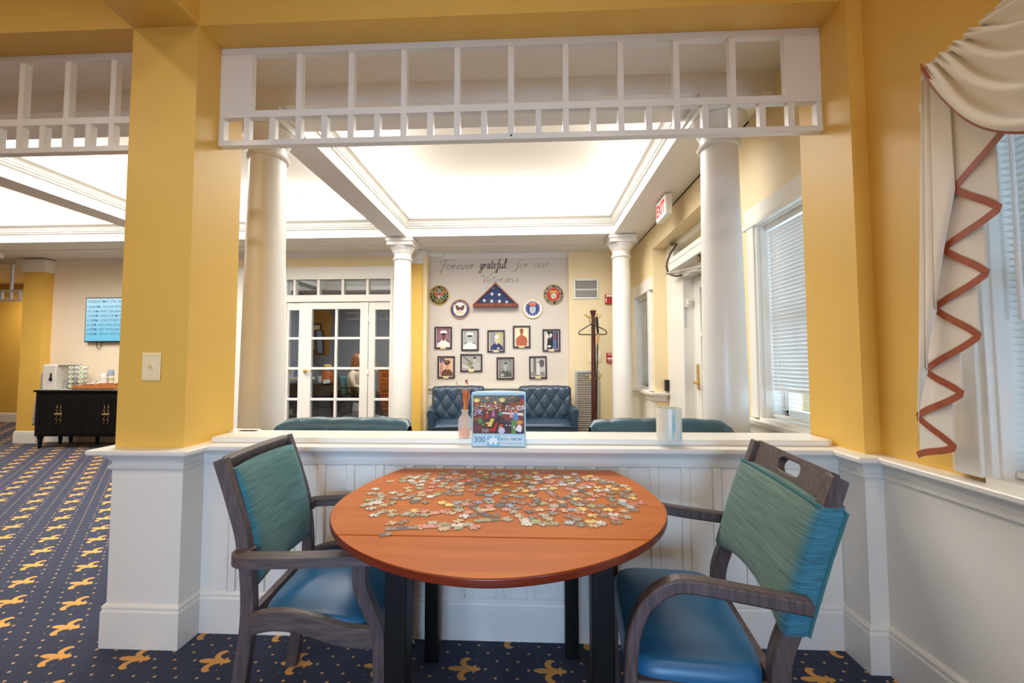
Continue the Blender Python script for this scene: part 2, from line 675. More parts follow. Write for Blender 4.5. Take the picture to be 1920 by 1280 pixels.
def glyph(st, bold=0):
    key = (st, bold)
    if key not in _TXT:
        cu = bpy.data.curves.new('text', 'FONT')
        cu.body = st
        cu.size = 1
        cu.resolution_u = 3
        cu.offset = bold
        o = bpy.data.objects.new('text', cu)
        COL.objects.link(o)
        dg = bpy.context.evaluated_depsgraph_get()
        me = bpy.data.meshes.new_from_object(o.evaluated_get(dg))
        vs = [v.co.copy() for v in me.vertices]
        fs = [tuple(p.vertices) for p in me.polygons]
        bpy.data.objects.remove(o)
        bpy.data.curves.remove(cu)
        bpy.data.meshes.remove(me)
        xs = [v.x for v in vs] or [0]
        _TXT[key] = (vs, fs, min(xs), max(xs))
    return _TXT[key]


def text(mb, st, o, ux, uy, size, align='l', width=None, bold=0):
    """Flat lettering at o; ux reads left to right, uy is up; width squeezes the line to that length."""
    vs, fs, x0, x1 = glyph(st, bold)
    ux, uy, o = Vector(ux), Vector(uy), Vector(o)
    kx = (width / (x1 - x0)) if width else size
    sh = {'l': -x0, 'c': -(x0 + x1) / 2, 'r': -x1}[align]
    mb.add([o + ux * ((v.x + sh) * kx) + uy * (v.y * size) for v in vs], fs)
# ================================================================ THE SETTING
# floors
m = MB(); m.add([(-13, -4, 0), (3, -4, 0), (3, 12, 0), (-13, 12, 0)], [(0, 1, 2, 3)])
struct('floor', m, CARPET)
m = MB(); m.box(-5.2, -1.2, 6.0, 10.6, -.05, .006)
struct('floor_office', m, GREYC)

# ---- near room: pier, beams, right wall
PX0, PX1, PY0, PY1 = -1.832, -1.518, 1.777, 2.08
ZB = 2.768
m = MB(); m.box(PX0, PX1, PY0, PY1, 0, 3.3)
m.k = 0
struct('wall_pier', m, [YEL])
m = MB(); m.box(PX0 - .004, PX1 + .004, PY0 - .004, PY1 + .004, 0, .80)
struct('wall_pier_wainscot', m, WHITE)
m = MB()
m.box(-9.4, PX0, PY0, 1.953, ZB, 3.3)
m.box(PX1, 1.41, PY0, 1.953, ZB, 3.3)
struct('ceiling_beam_cross', m, YEL)
m = MB(); m.box(PX0, PX1, -3.3, PY0, ZB, 3.3)
struct('ceiling_beam_long', m, YEL)
m = MB(); m.box(-9.5, 1.6, -3.4, 2.0, 3.3, 3.36)
struct('ceiling', m, CEIL)

XN = 1.41
NW = (.30, 1.335, .862, 2.10)       # near window: y0 y1 z0 z1
BW = (-1.75, -.75, .862, 2.10)      # unseen window behind the camera, added to carry a daylight lamp
m = MB()


def wall_x(mb, x0, x1, ya, yb, za, zb, holes):
    """Wall slab between x0..x1 running along y with rectangular openings (y0, y1, z0, z1), sorted by y."""
    y = ya
    for (h0, h1, g0, g1) in sorted(holes):
        mb.box(x0, x1, y, h0, za, zb)
        mb.box(x0, x1, h0, h1, za, g0) if g0 > za else None
        mb.box(x0, x1, h0, h1, g1, zb) if g1 < zb else None
        y = h1
    mb.box(x0, x1, y, yb, za, zb)


wall_x(m, XN, XN + .17, -3.4, 1.80, .80, 3.3, [NW, BW])
struct('wall_right', m, YEL)
m = MB(); m.box(XN, XN + .17, -3.4, 1.80, 0, .80)
struct('wall_right_wainscot', m, WHITE)
m = MB()
m.box(1.346, 1.60, 1.757, 2.08, .80, 3.3)
struct('wall_jamb', m, YEL)
m = MB(); m.box(1.338, 1.60, 1.752, 2.085, 0, .80)
struct('wall_jamb_wainscot', m, WHITE)
m = MB(); m.box(-9.5, 1.6, -3.45, -3.4, 0, 3.3)
struct('wall_rear', m, YEL)

# ---- half wall with ledge, boards and mouldings
HY0, HY1 = 1.892, 2.06
m = MB(); m.box(PX1, 1.346, HY0, HY1, 0, .846)
hw = struct('wall_half', m, WHITE)
bm_ = None
x = -1.475
k = 0
while x < 1.33:
    w = .090 if k % 2 == 0 else .034
    d = .006 if k % 2 == 0 else .011
    m = MB(); m.box(x, min(x + w, 1.336), HY0 - d, HY0 + .002, .176, .772)
    m.build('panel_board' if k % 2 == 0 else 'batten', WHITE, hw, bevel=.002, seg=1)
    x += w + .006
    k += 1
m = MB(); m.prism([(-1.49, 1.898), (1.30, 1.898), (1.336, 1.925), (1.336, 2.10), (-1.49, 2.10)], (0, 0, .846), (1, 0, 0), (0, 1, 0), (0, 0, .026))
struct('trim_ledge', m, WHITE, bevel=.004)

NPATH = [(PX0, PY1), (PX0, PY0), (PX1, PY0), (PX1, HY0), (1.338, HY0), (1.338, 1.755), (XN, 1.755), (XN, -3.38)]
RAIL = [(0, .752), (.010, .752), (.015, .758), (.015, .768), (.009, .774), (.006, .778), (.006, .790), (.012, .792), (.015, .800), (.022, .806),
        (.030, .812), (.034, .818), (.034, .824), (0, .824)]
CAP = [(-.02, .822), (.062, .822), (.066, .826), (.067, .840), (.063, .846), (-.02, .847)]
BASE = [(0, .0), (.018, .0), (.018, .150), (.015, .156), (.013, .160), (.016, .166), (.015, .173), (.009, .180), (0, .184)]
m = MB(); m.sweep(NPATH, RAIL)
struct('trim_chair_rail', m, WHITE, smooth=True, ang=25)
m = MB()
C2 = [(PX0, PY1), (PX0, PY0), (PX1 - .05, PY0), (PX1, PY0 + .0), (PX1, HY0), (1.338, HY0), (1.338, 1.755), (XN, 1.755), (XN, -3.38)]
m.sweep(NPATH, CAP)
m.box(PX0 - .005, PX1 + .005, PY0, PY1, .823, .8465)
m.prism([(PX0 - .05, PY1 - .02), (PX1 + .13, PY1 - .02), (PX1 + .13, PY1 + .03), (PX1 + .10, PY1 + .06), (PX0 - .05, PY1 + .06)], (0, 0, .846), (1, 0, 0), (0, 1, 0), (0, 0, .026))
struct('trim_cap', m, WHITE, bevel=.002)
m = MB(); m.sweep(NPATH, BASE)
struct('baseboard_near', m, WHITE, smooth=True, ang=25)

# ---- zone behind the lattice, beams and coffers of the lounge
ZS = 2.84
m = MB(); m.box(-9.4, 1.6, 1.955, 2.5, 2.97, 3.3)
struct('ceiling_strip', m, CEIL)
m = MB()
m.box(-9.4, 1.6, 2.49, 2.79, ZS, 2.975)
m.box(-9.4, 1.6, 2.50, 2.68, 2.975, 3.5)
struct('ceiling_beam_front', m, CEIL)
BX = [(-7.9, -7.62), (-4.86, -4.60), (-1.85, -1.60)]
for x0, x1 in BX:
    m = MB(); m.box(x0, x1, 2.79, 5.25, ZS, 2.975); m.box(x0 + .09, x1 - .09, 2.68, 5.34, 2.97, 3.5)
    struct('ceiling_beam_lounge', m, CEIL)
m = MB(); m.box(1.07, 1.60, 2.79, 5.25, ZS, 2.975); m.box(1.16, 1.60, 2.68, 5.34, 2.97, 3.5)
struct('ceiling_beam_side', m, CEIL)
m = MB(); m.box(-9.4, 1.6, 5.25, 6.30, ZS, 2.975); m.box(-9.4, 1.6, 5.34, 6.3, 2.97, 3.5)
m.box(-9.4, 1.6, 5.62, 6.20, ZS - .008, ZS + .01)
struct('ceiling_beam_rear', m, CEIL)
m = MB(); m.box(-9.4, 1.6, 2.4, 6.3, 3.45, 3.5)
struct('ceiling_coffer', m, CEIL)
CROWN = [(0, 2.948), (.016, 2.950), (.018, 2.962), (.004, 2.964), (.004, 2.972), (.024, 2.974), (.028, 2.990), (.012, 2.992), (.012, 2.999), (.030, 3.001), (.034, 3.018),
         (.046, 3.034), (.058, 3.040), (.040, 3.043), (.040, 3.050), (.064, 3.052), (.066, 3.068), (.0, 3.072)]
for x0, x1 in ((-1.60, 1.07), (-4.60, -1.85), (-7.62, -4.86)):
    m = MB(); m.sweep([(x0, 2.79), (x1, 2.79), (x1, 5.25), (x0, 5.25)], CROWN, closed=True, side=-1)
    struct('trim_coffer_crown', m, WHITE)
m = MB(); m.box(-13, -7.9, 2.0, 12, 2.86, 2.92)
struct('ceiling_corridor', m, CEIL)

# ---- lounge back walls
YT, YF, YV, YR = 6.18, 5.95, 6.15, 6.05
m = MB(); m.box(-7.6, -4.40, YT, YT + .12, 0, 2.95)
struct('wall_back_left', m, CREAM)
DX0, DX1, DZ = -3.74, -1.99, 2.46
m = MB()
m.box(-4.45, DX0, YF, YF + .14, 0, 2.95)
m.box(DX1, -1.50, YF, YF + .14, 0, 2.95)
m.box(DX0, DX1, YF, YF + .14, DZ, 2.95)
struct('wall_back_middle', m, YELP)
m = MB(); m.box(-1.75, -1.56, YF - .04, YV + .02, 0, 2.76)
struct('wall_back_pilaster', m, YEL)
PCAP = [(0, 2.64), (.012, 2.64), (.016, 2.66), (.016, 2.70), (.024, 2.71), (.03, 2.73), (.05, 2.77), (.062, 2.785), (.064, 2.825), (0, 2.828)]
m = MB(); m.sweep([(-1.75, YV), (-1.75, YF - .04), (-1.56, YF - .04), (-1.56, YV)], PCAP); m.box(-1.76, -1.55, YF - .05, YV, 2.74, 2.828)
struct('trim_pilaster_capital', m, WHITE, smooth=True, ang=25)
m = MB(); m.box(-1.56, .566, YV, YV + .12, 0, 2.95)
struct('wall_veterans', m, GREIGE)
m = MB(); m.box(.562, 1.70, YR, YR + .2, 0, 2.95)
struct('wall_back_right', m, YELP)
m = MB(); m.box(-1.556, .562, YV - .012, YV, 0, .80)
struct('wall_veterans_wainscot', m, WHITE)
m = MB(); m.sweep([(-1.556, YV - .012), (.562, YV - .012)], [(p[0] * .8, p[1] + .004) for p in RAIL] + [(.05, .828), (.052, .852), (0, .854)])
struct('trim_veterans_rail', m, WHITE, smooth=True, ang=25)
# crown where the walls meet the soffit
LC = [(0, 2.765), (.010, 2.768), (.02, 2.785), (.045, 2.815), (.05, 2.834), (0, 2.838)]
m = MB()
m.sweep([(-7.55, YT), (-4.45, YT), (-4.45, YF), (-1.75, YF)], LC)
m.sweep([(-1.556, YV), (.562, YV)], LC)
struct('trim_wall_crown', m, CEIL, smooth=True, ang=25)

# pillar left of the screen, corridor beyond
m = MB(); m.box(-7.83, -7.50, 6.05, 6.42, 0, 2.70)
struct('wall_corridor_pillar', m, YEL)
m = MB(); m.sweep([(-7.83, 6.42), (-7.83, 6.05), (-7.50, 6.05), (-7.50, 6.42)], [(a, b - .02) for a, b in PCAP]); m.box(-7.84, -7.49, 6.04, 6.42, 2.70, 2.81)
struct('trim_pillar_capital', m, WHITE, smooth=True, ang=25)
m = MB(); m.sweep([(-7.83, 6.42), (-7.83, 6.05), (-7.50, 6.05), (-7.50, YT), (-4.45, YT), (-4.45, YF), (-4.36, YF)], BASE)
struct('baseboard_back', m, WHITE, smooth=True, ang=25)
m = MB(); m.box(-7.50, -7.34, YT - .05, YT, .80, .86)
struct('trim_back_rail', m, WHITE)
m = MB(); m.box(-13, -7.0, 8.55, 8.7, 0, 2.9); m.box(-11.15, -9.9, 8.2, 8.56, 0, 2.9)
struct('wall_corridor', m, YEL)
m = MB(); m.sweep([(-12.9, 8.55), (-11.15, 8.55), (-11.15, 8.2), (-9.9, 8.2), (-9.9, 8.55), (-7, 8.55)], BASE)
struct('baseboard_corridor', m, WHITE, smooth=True, ang=25)
m = MB(); m.box(-13.1, -13, -4, 12, 0, 3.4)
struct('wall_left', m, YEL)
m = MB(); m.box(-9.42, -9.36, -3.4, 2.0, 3.2, 3.4); m.box(-13, -9.4, -3.4, 2.05, 2.9, 3.4)
struct('ceiling_left', m, CEIL)
m = MB(); m.box(-13, -9.5, -3.45, -3.4, 0, 3.3)
struct('wall_rear_left', m, YEL)

# ---- right wall of the lounge with two windows and the door recess
XR = 1.481
FW = (2.05, 2.715, .86, 2.10)       # big window beside the jamb
SW = (5.20, 5.80, .86, 2.09)        # small window at the far end
RY0, RY1, RZ = 3.06, 5.03, 2.575
m = MB()
wall_x(m, XR, XR + .42, 2.08, 6.25, .0, 2.95, [FW, (RY0, RY1, 0, RZ), SW])
struct('wall_lounge_right', m, YELP)
XD = 1.635                          # plane of the door frame inside the recess
m = MB(); m.box(XD + .002, XR + .418, RY0 + .003, RY1 - .003, 2.50, RZ - .002)
m.box(XD, XR + .416, 4.78, RY1 - .001, 0, RZ - .001)
m.box(XD, XR + .416, RY0 + .001, 3.25, 0, RZ - .001)
m.box(XD + .003, XR + .414, RY0 + .004, RY1 - .004, 2.12, 2.20)
m.box(XD + .006, XR + .42, 4.52, 4.79, 0, 2.38)
m.box(XD + .001, XD + .05, 4.52, RY1 - .005, 2.36, 2.42)
struct('trim_door_frame', m, WHITE, bevel=.004)
m = MB(); m.box(XD + .16, XD + .18, 3.25, 4.78, 2.18, 2.51)
struct('window_transom', m, YELP)
# wainscot and rail of the short wall piece by the small window
m = MB(); m.box(XR - .012, XR, RY1, YR, 0, .80); m.box(XR - .012, XR, 2.08, RY0, 0, .80)
struct('wall_lounge_wainscot', m, WHITE)
m = MB()
LR = [(a * .9 + .004, b) for a, b in RAIL] + [(.062, .824), (.066, .848), (0, .85)]
m.sweep([(XR - .012, YR), (XR - .012, RY1), (XR + .14, RY1)], LR)
m.sweep([(XD, RY0), (XR - .012, RY0), (XR - .012, 2.08)], LR)
struct('trim_lounge_rail', m, WHITE, smooth=True, ang=25)


def casing(name, y0, y1, z0, z1, xf, wd=.10, head=.15, sillz=None, proud=.022):
    """Window surround on a wall facing -x."""
    m = MB()
    for a, b in ((y0 - wd, y0 + .004), (y1 - .004, y1 + wd)):
        m.box(xf - proud, xf + .004, a, b, z0, z1)
        m.box(xf - proud - .012, xf, a + .02, b - .02, z0, z1 + .001)
    m.box(xf - proud - .004, xf + .004, y0 - wd - .02, y1 + wd + .02, z1, z1 + head)
    m.box(xf - proud - .018, xf + .004, y0 - wd - .035, y1 + wd + .035, z1 - .006, z1 + .022)
    # jamb liners
    m.box(xf, xf + .17, y0 - .003, y0 + .012, z0, z1)
    m.box(xf, xf + .17, y1 - .012, y1 + .003, z0, z1)
    m.box(xf, xf + .17, y0, y1, z1 - .012, z1 + .003)
    m.box(xf - .03, xf + .17, y0 - .01, y1 + .01, z0 - .02, z0 + .004)
    return struct(name, m, WHITE, bevel=.003)


def window(name, y0, y1, z0, z1, xg, rows=2):
    m = MB()
    m.box(xg, xg + .04, y0, y0 + .045, z0, z1)
    m.box(xg, xg + .04, y1 - .045, y1, z0, z1)
    m.box(xg, xg + .04, y0, y1, z1 - .05, z1)
    m.box(xg, xg + .04, y0, y1, z0, z0 + .06)
    zm = (z0 + z1) / 2
    m.box(xg - .01, xg + .04, y0, y1, zm - .025, zm + .025)
    w = struct(name, m, WHITE, bevel=.003)
    for a, b in ((z0 + .06, zm - .025), (zm + .025, z1 - .05)):
        m = MB(); m.box(xg + .015, xg + .02, y0 + .045, y1 - .045, a, b)
        m.build('pane', GLASS, w)
    m = MB(); m.box(xg + .005, xg + .03, (y0 + y1) / 2 - .010, (y0 + y1) / 2 + .010, z0 + .06, z1 - .05)
    m.build('muntin', WHITE, w)
    return w


casing('trim_window_near', NW[0], NW[1], NW[2], NW[3], XN, wd=.115)
casing('trim_window_unseen', BW[0], BW[1], BW[2], BW[3], XN, wd=.115)
casing('trim_window_lounge', FW[0], FW[1], FW[2], FW[3], XR, wd=.115, head=.13)
casing('trim_window_small', SW[0], SW[1], SW[2], SW[3], XR, wd=.12, head=.16)
window('window_1', NW[0], NW[1], NW[2], NW[3], XN + .10)
window('window_unseen', BW[0], BW[1], BW[2], BW[3], XN + .10)
window('window_3', FW[0], FW[1], FW[2], FW[3], XR + .12)
window('window_4', SW[0], SW[1], SW[2], SW[3], XR + .12)

# outside: pale blue siding of the next building and paving
m = MB(); m.box(2.0, 7.0, -8, 12, -.3, -.2)
struct('ground_outside', m, mat('outside_paving', (170, 172, 170), .9))
m = MB()
m.box(5.2, 5.5, -8, 12, -.3, 4.2)
ow = struct('wall_outside', m, mat('pale_blue_siding', (178, 208, 226), .7))
for k in range(26):
    m = MB(); y = -3 + k * .42; m.box(5.17, 5.2, y, y + .05, -.2, 4.2)
    m.build('batten', mat('pale_blue_siding', (178, 208, 226)), ow)

# ---- office behind the glazed doors
m = MB()
m.box(-5.2, -1.2, 10.3, 10.45, 0, 2.8)
m.box(-5.3, -5.2, 6.05, 10.45, 0, 2.8)
m.box(-1.4, -1.3, 6.3, 10.45, 0, 2.8)
struct('wall_office', m, OFFW)
m = MB(); m.box(-5.3, -1.3, 6.05, 10.45, 2.78, 2.84)
struct('ceiling_office', m, CEIL)
m = MB(); m.sweep([(-5.2, 10.3), (-1.4, 10.3)], BASE)
struct('baseboard_office', m, WHITE)
m = MB(); m.box(-4.36, -4.20, YF - .03, YF, 0, 2.62); m.box(-4.335, -4.225, YF - .04, YF, 0, 2.60); m.box(-4.45, -1.76, YF - .02, YF, 2.46, 2.62)
struct('trim_back_casing', m, WHITE, bevel=.004)


# glazed door unit: frame, transom, two side lights, one hinged leaf
def dx(px):
    return aY(px, 660, YF).x


m = MB()
f0, f1 = DX0, DX1
ztr = aY(640, 520, YF).z
zd = aY(640, 566, YF).z
m.box(f0, dx(537), YF - .035, YF + .10, 0, DZ)
m.box(dx(732), f1, YF - .035, YF + .10, 0, DZ)
m.box(f0 + .003, f1 - .003, YF - .032, YF + .097, aY(640, 524, YF).z, DZ - .003)
m.box(f0 + .003, f1 - .003, YF - .032, YF + .097, zd, aY(640, 553, YF).z)
for a in (550.5, 595.5, 641.5, 688):
    m.box(dx(a - 2.4), dx(a + 2.4), YF - .02, YF + .06, zd + .01, DZ - .01)
# side lights: stiles and rails
for a, b, c, d in ((537, 541, 560, 569), (691, 703, 730, 734)):
    m.box(dx(a), dx(b), YF - .01, YF + .05, 0, zd)
    m.box(dx(c), dx(d), YF - .01, YF + .05, 0, zd)
    m.box(dx(a) + .002, dx(d) - .002, YF - .008, YF + .048, aY(640, 581, YF).z, zd - .002)
    m.box(dx(a) + .002, dx(d) - .002, YF - .008, YF + .048, 0, .26)
    for y in (634, 690.5, 748.5):
        z = aY(640, y, YF).z
        m.box(dx(a), dx(d), YF - .006, YF + .04, z - .018, z + .018)
fr = struct('door_1', m, WHITE, bevel=.004)
m = MB()
m.box(dx(569), dx(584), YF - .015, YF + .045, 0, zd - .005)
m.box(dx(675), dx(690), YF - .015, YF + .045, 0, zd - .005)
m.box(dx(569) + .003, dx(690) - .003, YF - .013, YF + .043, aY(640, 579.5, YF).z, zd - .007)
m.box(dx(569) + .003, dx(690) - .003, YF - .013, YF + .043, .003, .26)
lf = m.build('door_leaf', WHITE, fr, bevel=.004)
for y in (634, 690.5, 748.5):
    z = aY(640, y, YF).z
    m = MB(); m.box(dx(584), dx(675), YF - .01, YF + .04, z - .018, z + .018); m.build('muntin', WHITE, lf, bevel=.005)
m = MB(); m.box(dx(627.5), dx(632), YF - .008, YF + .038, .26, aY(640, 579.5, YF).z); m.build('muntin', WHITE, lf, bevel=.005)
cols = ((541, 560), (584, 628), (632, 675), (703, 730))
zs_ = [.26] + [aY(640, y, YF).z for y in (748.5, 690.5, 634)] + [aY(640, 580, YF).z]
for a, b in cols:
    for k in range(4):
        m = MB(); m.box(dx(a), dx(b), YF + .012, YF + .018, zs_[k], zs_[k + 1]); m.build('pane', PANE, fr)
for a, b in ((537, 548), (553, 593), (598, 639), (644, 685.5), (690.5, 732)):
    m = MB(); m.box(dx(a), dx(b), YF + .012, YF + .018, aY(640, 553, YF).z, aY(640, 524, YF).z); m.build('pane', PANE, fr)
m = MB()
hz = aY(575, 695, YF).z
m.lathe([(.028, 0), (.028, .008), (.012, .012), (.011, .045)], (dx(574), YF - .015, hz), 18, axis=(0, -1, 0))
m.tube([(dx(574), YF - .058, hz), (dx(578), YF - .062, hz + .002), (dx(588), YF - .058, hz - .004)], [.012, .011, .008], 10)
m.build('door_handle', BRASS, lf, label='satin brass lever door handle', smooth=True)
for y in (598, 697, 795):
    z = aY(690, y, YF).z
    m = MB(); m.box(dx(688.5), dx(692.5), YF - .022, YF, z - .04, z + .04); m.build('hinge', WHITE, fr, bevel=.003)

# entrance door in the recess on the right
m = MB()
XL = XD + .12
y0, y1 = 3.30, 4.50
m.box(XL, XL + .045, 4.36, y1, 0, 2.115)
m.box(XL, XL + .045, y0, y0 + .13, 0, 2.115)
m.box(XL + .002, XL + .043, y0 + .002, y1 - .002, 1.98, 2.113)
m.box(XL + .002, XL + .043, y0 + .002, y1 - .002, .002, .28)
for z in (.72, 1.10, 1.50):
    m.box(XL + .005, XL + .040, y0 + .003, y1 - .003, z - .018, z + .018)
m.box(XL + .007, XL + .038, 3.86, 3.90, .003, 2.0)
d2 = struct('door_2', m, WHITE, bevel=.004)
for a, b in ((.28, .70), (.74, 1.08), (1.12, 1.48), (1.52, 1.98)):
    for c, d in ((3.43, 3.86), (3.90, 4.36)):
        m = MB(); m.box(XL + .018, XL + .024, c, d, a, b); m.build('pane', GLASS, d2)
m = MB()
m.box(XL - .012, XL, 4.40, 4.455, .93, 1.19)
m.tube([(XL - .01, 4.43, 1.0), (XL - .055, 4.43, 1.0), (XL - .06, 4.40, 1.0), (XL - .055, 4.30, .99)], [.013, .012, .012, .009], 10)
m.build('door_handle', BRASS, d2, label='brass lever on a long plate', smooth=True, bevel=.002)
m = MB(); m.box(XL - .004, XL + .01, y1, y1 + .02, 0, 2.12); m.build('door_stop', WHITE, d2)
# ================================================================ COLUMNS
def column(x, y, label, base=True):
    t = thing('column', label, 'column', (x, y, 0), 'round white columns of the lounge')
    rb, rt = .132, .108
    m = MB()
    m.box(x - .172, x + .172, y - .172, y + .172, 0, .07)
    m.lathe([(.165, .07), (.171, .09), (.17, .115), (.165, .135), (.160, .145), (.172, .155), (.17, .17), (.145, .185), (rb, .20)], (x, y, 0), 40)
    m.build('base', WHITE, t, bevel=.004)
    m = MB()
    pr = [(rb, .20)]
    for k in range(1, 13):
        q = k / 12
        pr.append((rb - (rb - rt) * (q ** 1.6), .20 + 2.36 * q))
    m.lathe(pr, (x, y, 0), 48)
    m.build('shaft', WHITE, t, smooth=True)
    m = MB()
    m.lathe([(rt, 2.555), (rt + .016, 2.562), (rt + .021, 2.574), (rt + .016, 2.586), (rt + .004, 2.592), (rt + .003, 2.64), (rt + .010, 2.648), (rt + .016, 2.655),
             (rt + .020, 2.67), (rt + .034, 2.70), (rt + .050, 2.718), (rt + .055, 2.735), (rt + .05, 2.74)], (x, y, 0), 48)
    a = rt + .058
    m.box(x - a, x + a, y - a, y + a, 2.74, 2.79)
    m.box(x - a - .012, x + a + .012, y - a - .012, y + a + .012, 2.79, 2.822)
    m.box(x - a + .01, x + a - .01, y - a + .02, y + a - .02, 2.822, 2.841)
    m.build('capital', WHITE, t, smooth=True, ang=30)
    return t


column(-1.742, 2.64, 'wide white round column rising behind the half wall beside the yellow pier')
column(1.205, 2.64, 'wide white round column beside the tall window with closed blinds')
column(-1.690, 5.41, 'white round column between the glazed doors and the framed portraits')
column(1.182, 5.41, 'white round column between the red fire alarms and the small window')
column(-7.83, 5.50, 'white round column cut off at the left edge near the black cabinet')


# ================================================================ LATTICE SCREENS under the beams
def lattice(label, xa, xb, y0, z0, z1, mull, ends, pitch, thick=.034, scale=1):
    """Screen of rails, tall uprights at mull, short ones half way between; ends = solid end boards (xa..e0, e1..xb)."""
    s = scale
    t = thing('lattice_screen', label, 'lattice screen', ((xa + xb) / 2, y0, z0))
    zr = (z0, z0 + .028 * s, z0 + .142 * s, z0 + .178 * s, z1 - .034 * s, z1)
    for nm, a, b in (('bottom_rail', zr[0], zr[1]), ('middle_rail', zr[2], zr[3]), ('top_rail', zr[4], zr[5])):
        m = MB(); m.box(xa, xb, y0 - (.004 if nm == 'bottom_rail' else 0), y0 + thick, a, b)
        m.build(nm, WHITE, t, bevel=.002, seg=1)
    for x in mull:
        m = MB(); m.box(x - .0145 * s, x + .0145 * s, y0 + .001, y0 + thick - .001, zr[1], zr[4])
        m.build('upright', WHITE, t, bevel=.0015, seg=1)
    xs = []
    x = mull[0] + pitch / 2
    while x < mull[-1]:
        xs.append(x); x += pitch
    if ends:
        (e0, e1) = ends
        for a, b in ((xa, e0), (e1, xb)):
            m = MB(); m.box(a, b, y0 + .0015, y0 + thick - .0015, zr[3] - .001, zr[4] + .001)
            m.build('end_board', WHITE, t)
        for a in (xa + .012, xb - .012):
            m = MB(); m.box(a - .012, a + .012, y0 + .001, y0 + thick - .001, zr[1], zr[2]); m.build('short_upright', WHITE, t)
        x = mull[0] - pitch / 2
        while x > xa + .09:
            xs.append(x); x -= pitch / 2
        x = mull[-1] + pitch / 2
        while x < xb - .09:
            xs.append(x); x += pitch / 2
    for x in xs:
        m = MB(); m.box(x - .0145 * s, x + .0145 * s, y0 + .001, y0 + thick - .001, zr[1], zr[2])
        m.build('short_upright', WHITE, t, bevel=.0015, seg=1)
    return t


LY = 1.918
mx_ = [aY(p, 150, LY).x for p in (560.5, 1375)]
pt_ = (mx_[1] - mx_[0]) / 8
e0 = aY(472, 150, LY).x
e1 = aY(1472, 120, LY).x
lat = lattice('long white wooden lattice screen under the yellow beam above the half wall', PX1, 1.346, LY, 2.272, ZB, [mx_[0] + pt_ * k for k in range(9)], (e0, e1), pt_)
m = MB(); m.ball((aY(958.5, 253, LY).x, LY - .006, 2.288), .005); m.build('hook', mat('green_hook', (40, 90, 80), .4), lat)
x1 = aY(212, 150, LY).x
lattice('white wooden lattice screen left of the yellow pier, its left end outside the frame', -4.5, PX0, LY, 2.262, ZB, [x1 - pt_ * .93 * k for k in range(10)][::-1], None, pt_ * .93)
lattice('small distant white lattice screen in the corridor opening beyond the black cabinet', -9.3, -7.83, 6.20, 2.20, 2.82, [-9.15 + .3 * k for k in range(5)], None, .3)


# ================================================================ BLINDS
def blind(label, y0, y1, z0, z1, x, pitch, depth, tilt, wand=None, open_below=None, sag=()):
    t = thing('window_blind', label, 'blind', (x, (y0 + y1) / 2, z0), 'white slatted window blinds')
    m = MB(); m.box(x - .018, x + .018, y0, y1, z1 - .035, z1); m.build('head_rail', BLIND, t, bevel=.002)
    m = MB(); m.box(x - .012, x + .012, y0, y1, z0, z0 + .018); m.build('bottom_rail', BLIND, t, bevel=.003)

    def slat(tl):
        c, s_ = math.cos(R(tl)), math.sin(R(tl))
        me = bpy.data.meshes.new('slat')
        vs, fs = [], []
        for q in (-1, -.5, 0, .5, 1):
            a, b = q * depth / 2, (1 - q * q) * .0016
            vs += [(a * c - b * s_, y0 + .004, a * s_ + b * c), (a * c - b * s_, y1 - .004, a * s_ + b * c)]
        fs = [(2 * i, 2 * i + 1, 2 * i + 3, 2 * i + 2) for i in range(4)]
        me.from_pydata(vs, [], fs)
        me.materials.append(BLIND)
        me.polygons.foreach_set('use_smooth', [True] * 4)
        return me
    me1, me2 = slat(tilt), slat(tilt * .25)
    z = z0 + .03
    k = 0
    while z < z1 - .045:
        op = open_below and z < open_below
        o = bpy.data.objects.new('slat', me2 if op else me1)
        COL.objects.link(o)
        o.parent = t
        o.location = (0, -(y0 + y1) / 2, z - z0)
        for (sz, a) in sag:
            if abs(z - sz) < pitch * .6:
                o.rotation_euler = (R(a), 0, 0)
                o.location.z -= math.sin(R(a)) * (y0 + y1) / 2
        z += pitch
        k += 1
    for f in (.16, .84):
        y = y0 + (y1 - y0) * f
        m = MB()
        for s_ in (-1, 1):
            m.tube([(x + s_ * depth * .5, y, z0 + .01), (x + s_ * depth * .5, y, z1 - .02)], .0009, 5)
        m.build('ladder_cord', BLIND, t)
    if wand:
        m = MB(); m.tube([(x - .022, wand[0], wand[1]), (x - .022, wand[0], z1 - .03)], [.0065, .005], 8); m.build('wand', BLIND, t)
    return t


yw = aX(1908, 500, XN + .02).y
blind('white slatted blind with open slats in the near window behind the cream curtain', NW[0] + .015, NW[1] - .015, NW[2] + .01, NW[3] - .012, XN + .045, .0215, .025, -8,
      wand=(yw, aX(1905, 600, XN + .02).z))
yw = aX(1427, 500, XR).y
blind('white slatted blind, mostly closed, in the tall window beside the yellow jamb', FW[0] + .015, FW[1] - .013, FW[2] + .015, FW[3] - .012, XR + .05, .0235, .027, -58,
      wand=(yw, aX(1429, 575, XR).z), open_below=1.03)
blind('narrow white slatted blind in the small window beyond the entrance door', SW[0] + .013, SW[1] - .013, SW[2] + .01, SW[3] - .012, XR + .05, .026, .028, -48, open_below=1.12)

# ================================================================ CURTAIN on the near window
SILK = mat('cream_curtain_cloth', (236, 228, 212), .6, sheen=.2, bump=.06, bscale=500)
RUST = mat('rust_trim_satin', (160, 72, 28), .42, var=.12, vscale=40, sheen=.2)
XC = 1.345


def yz(px, py, X=XC):
    p = aX(px, py, X)
    return p.y, p.z


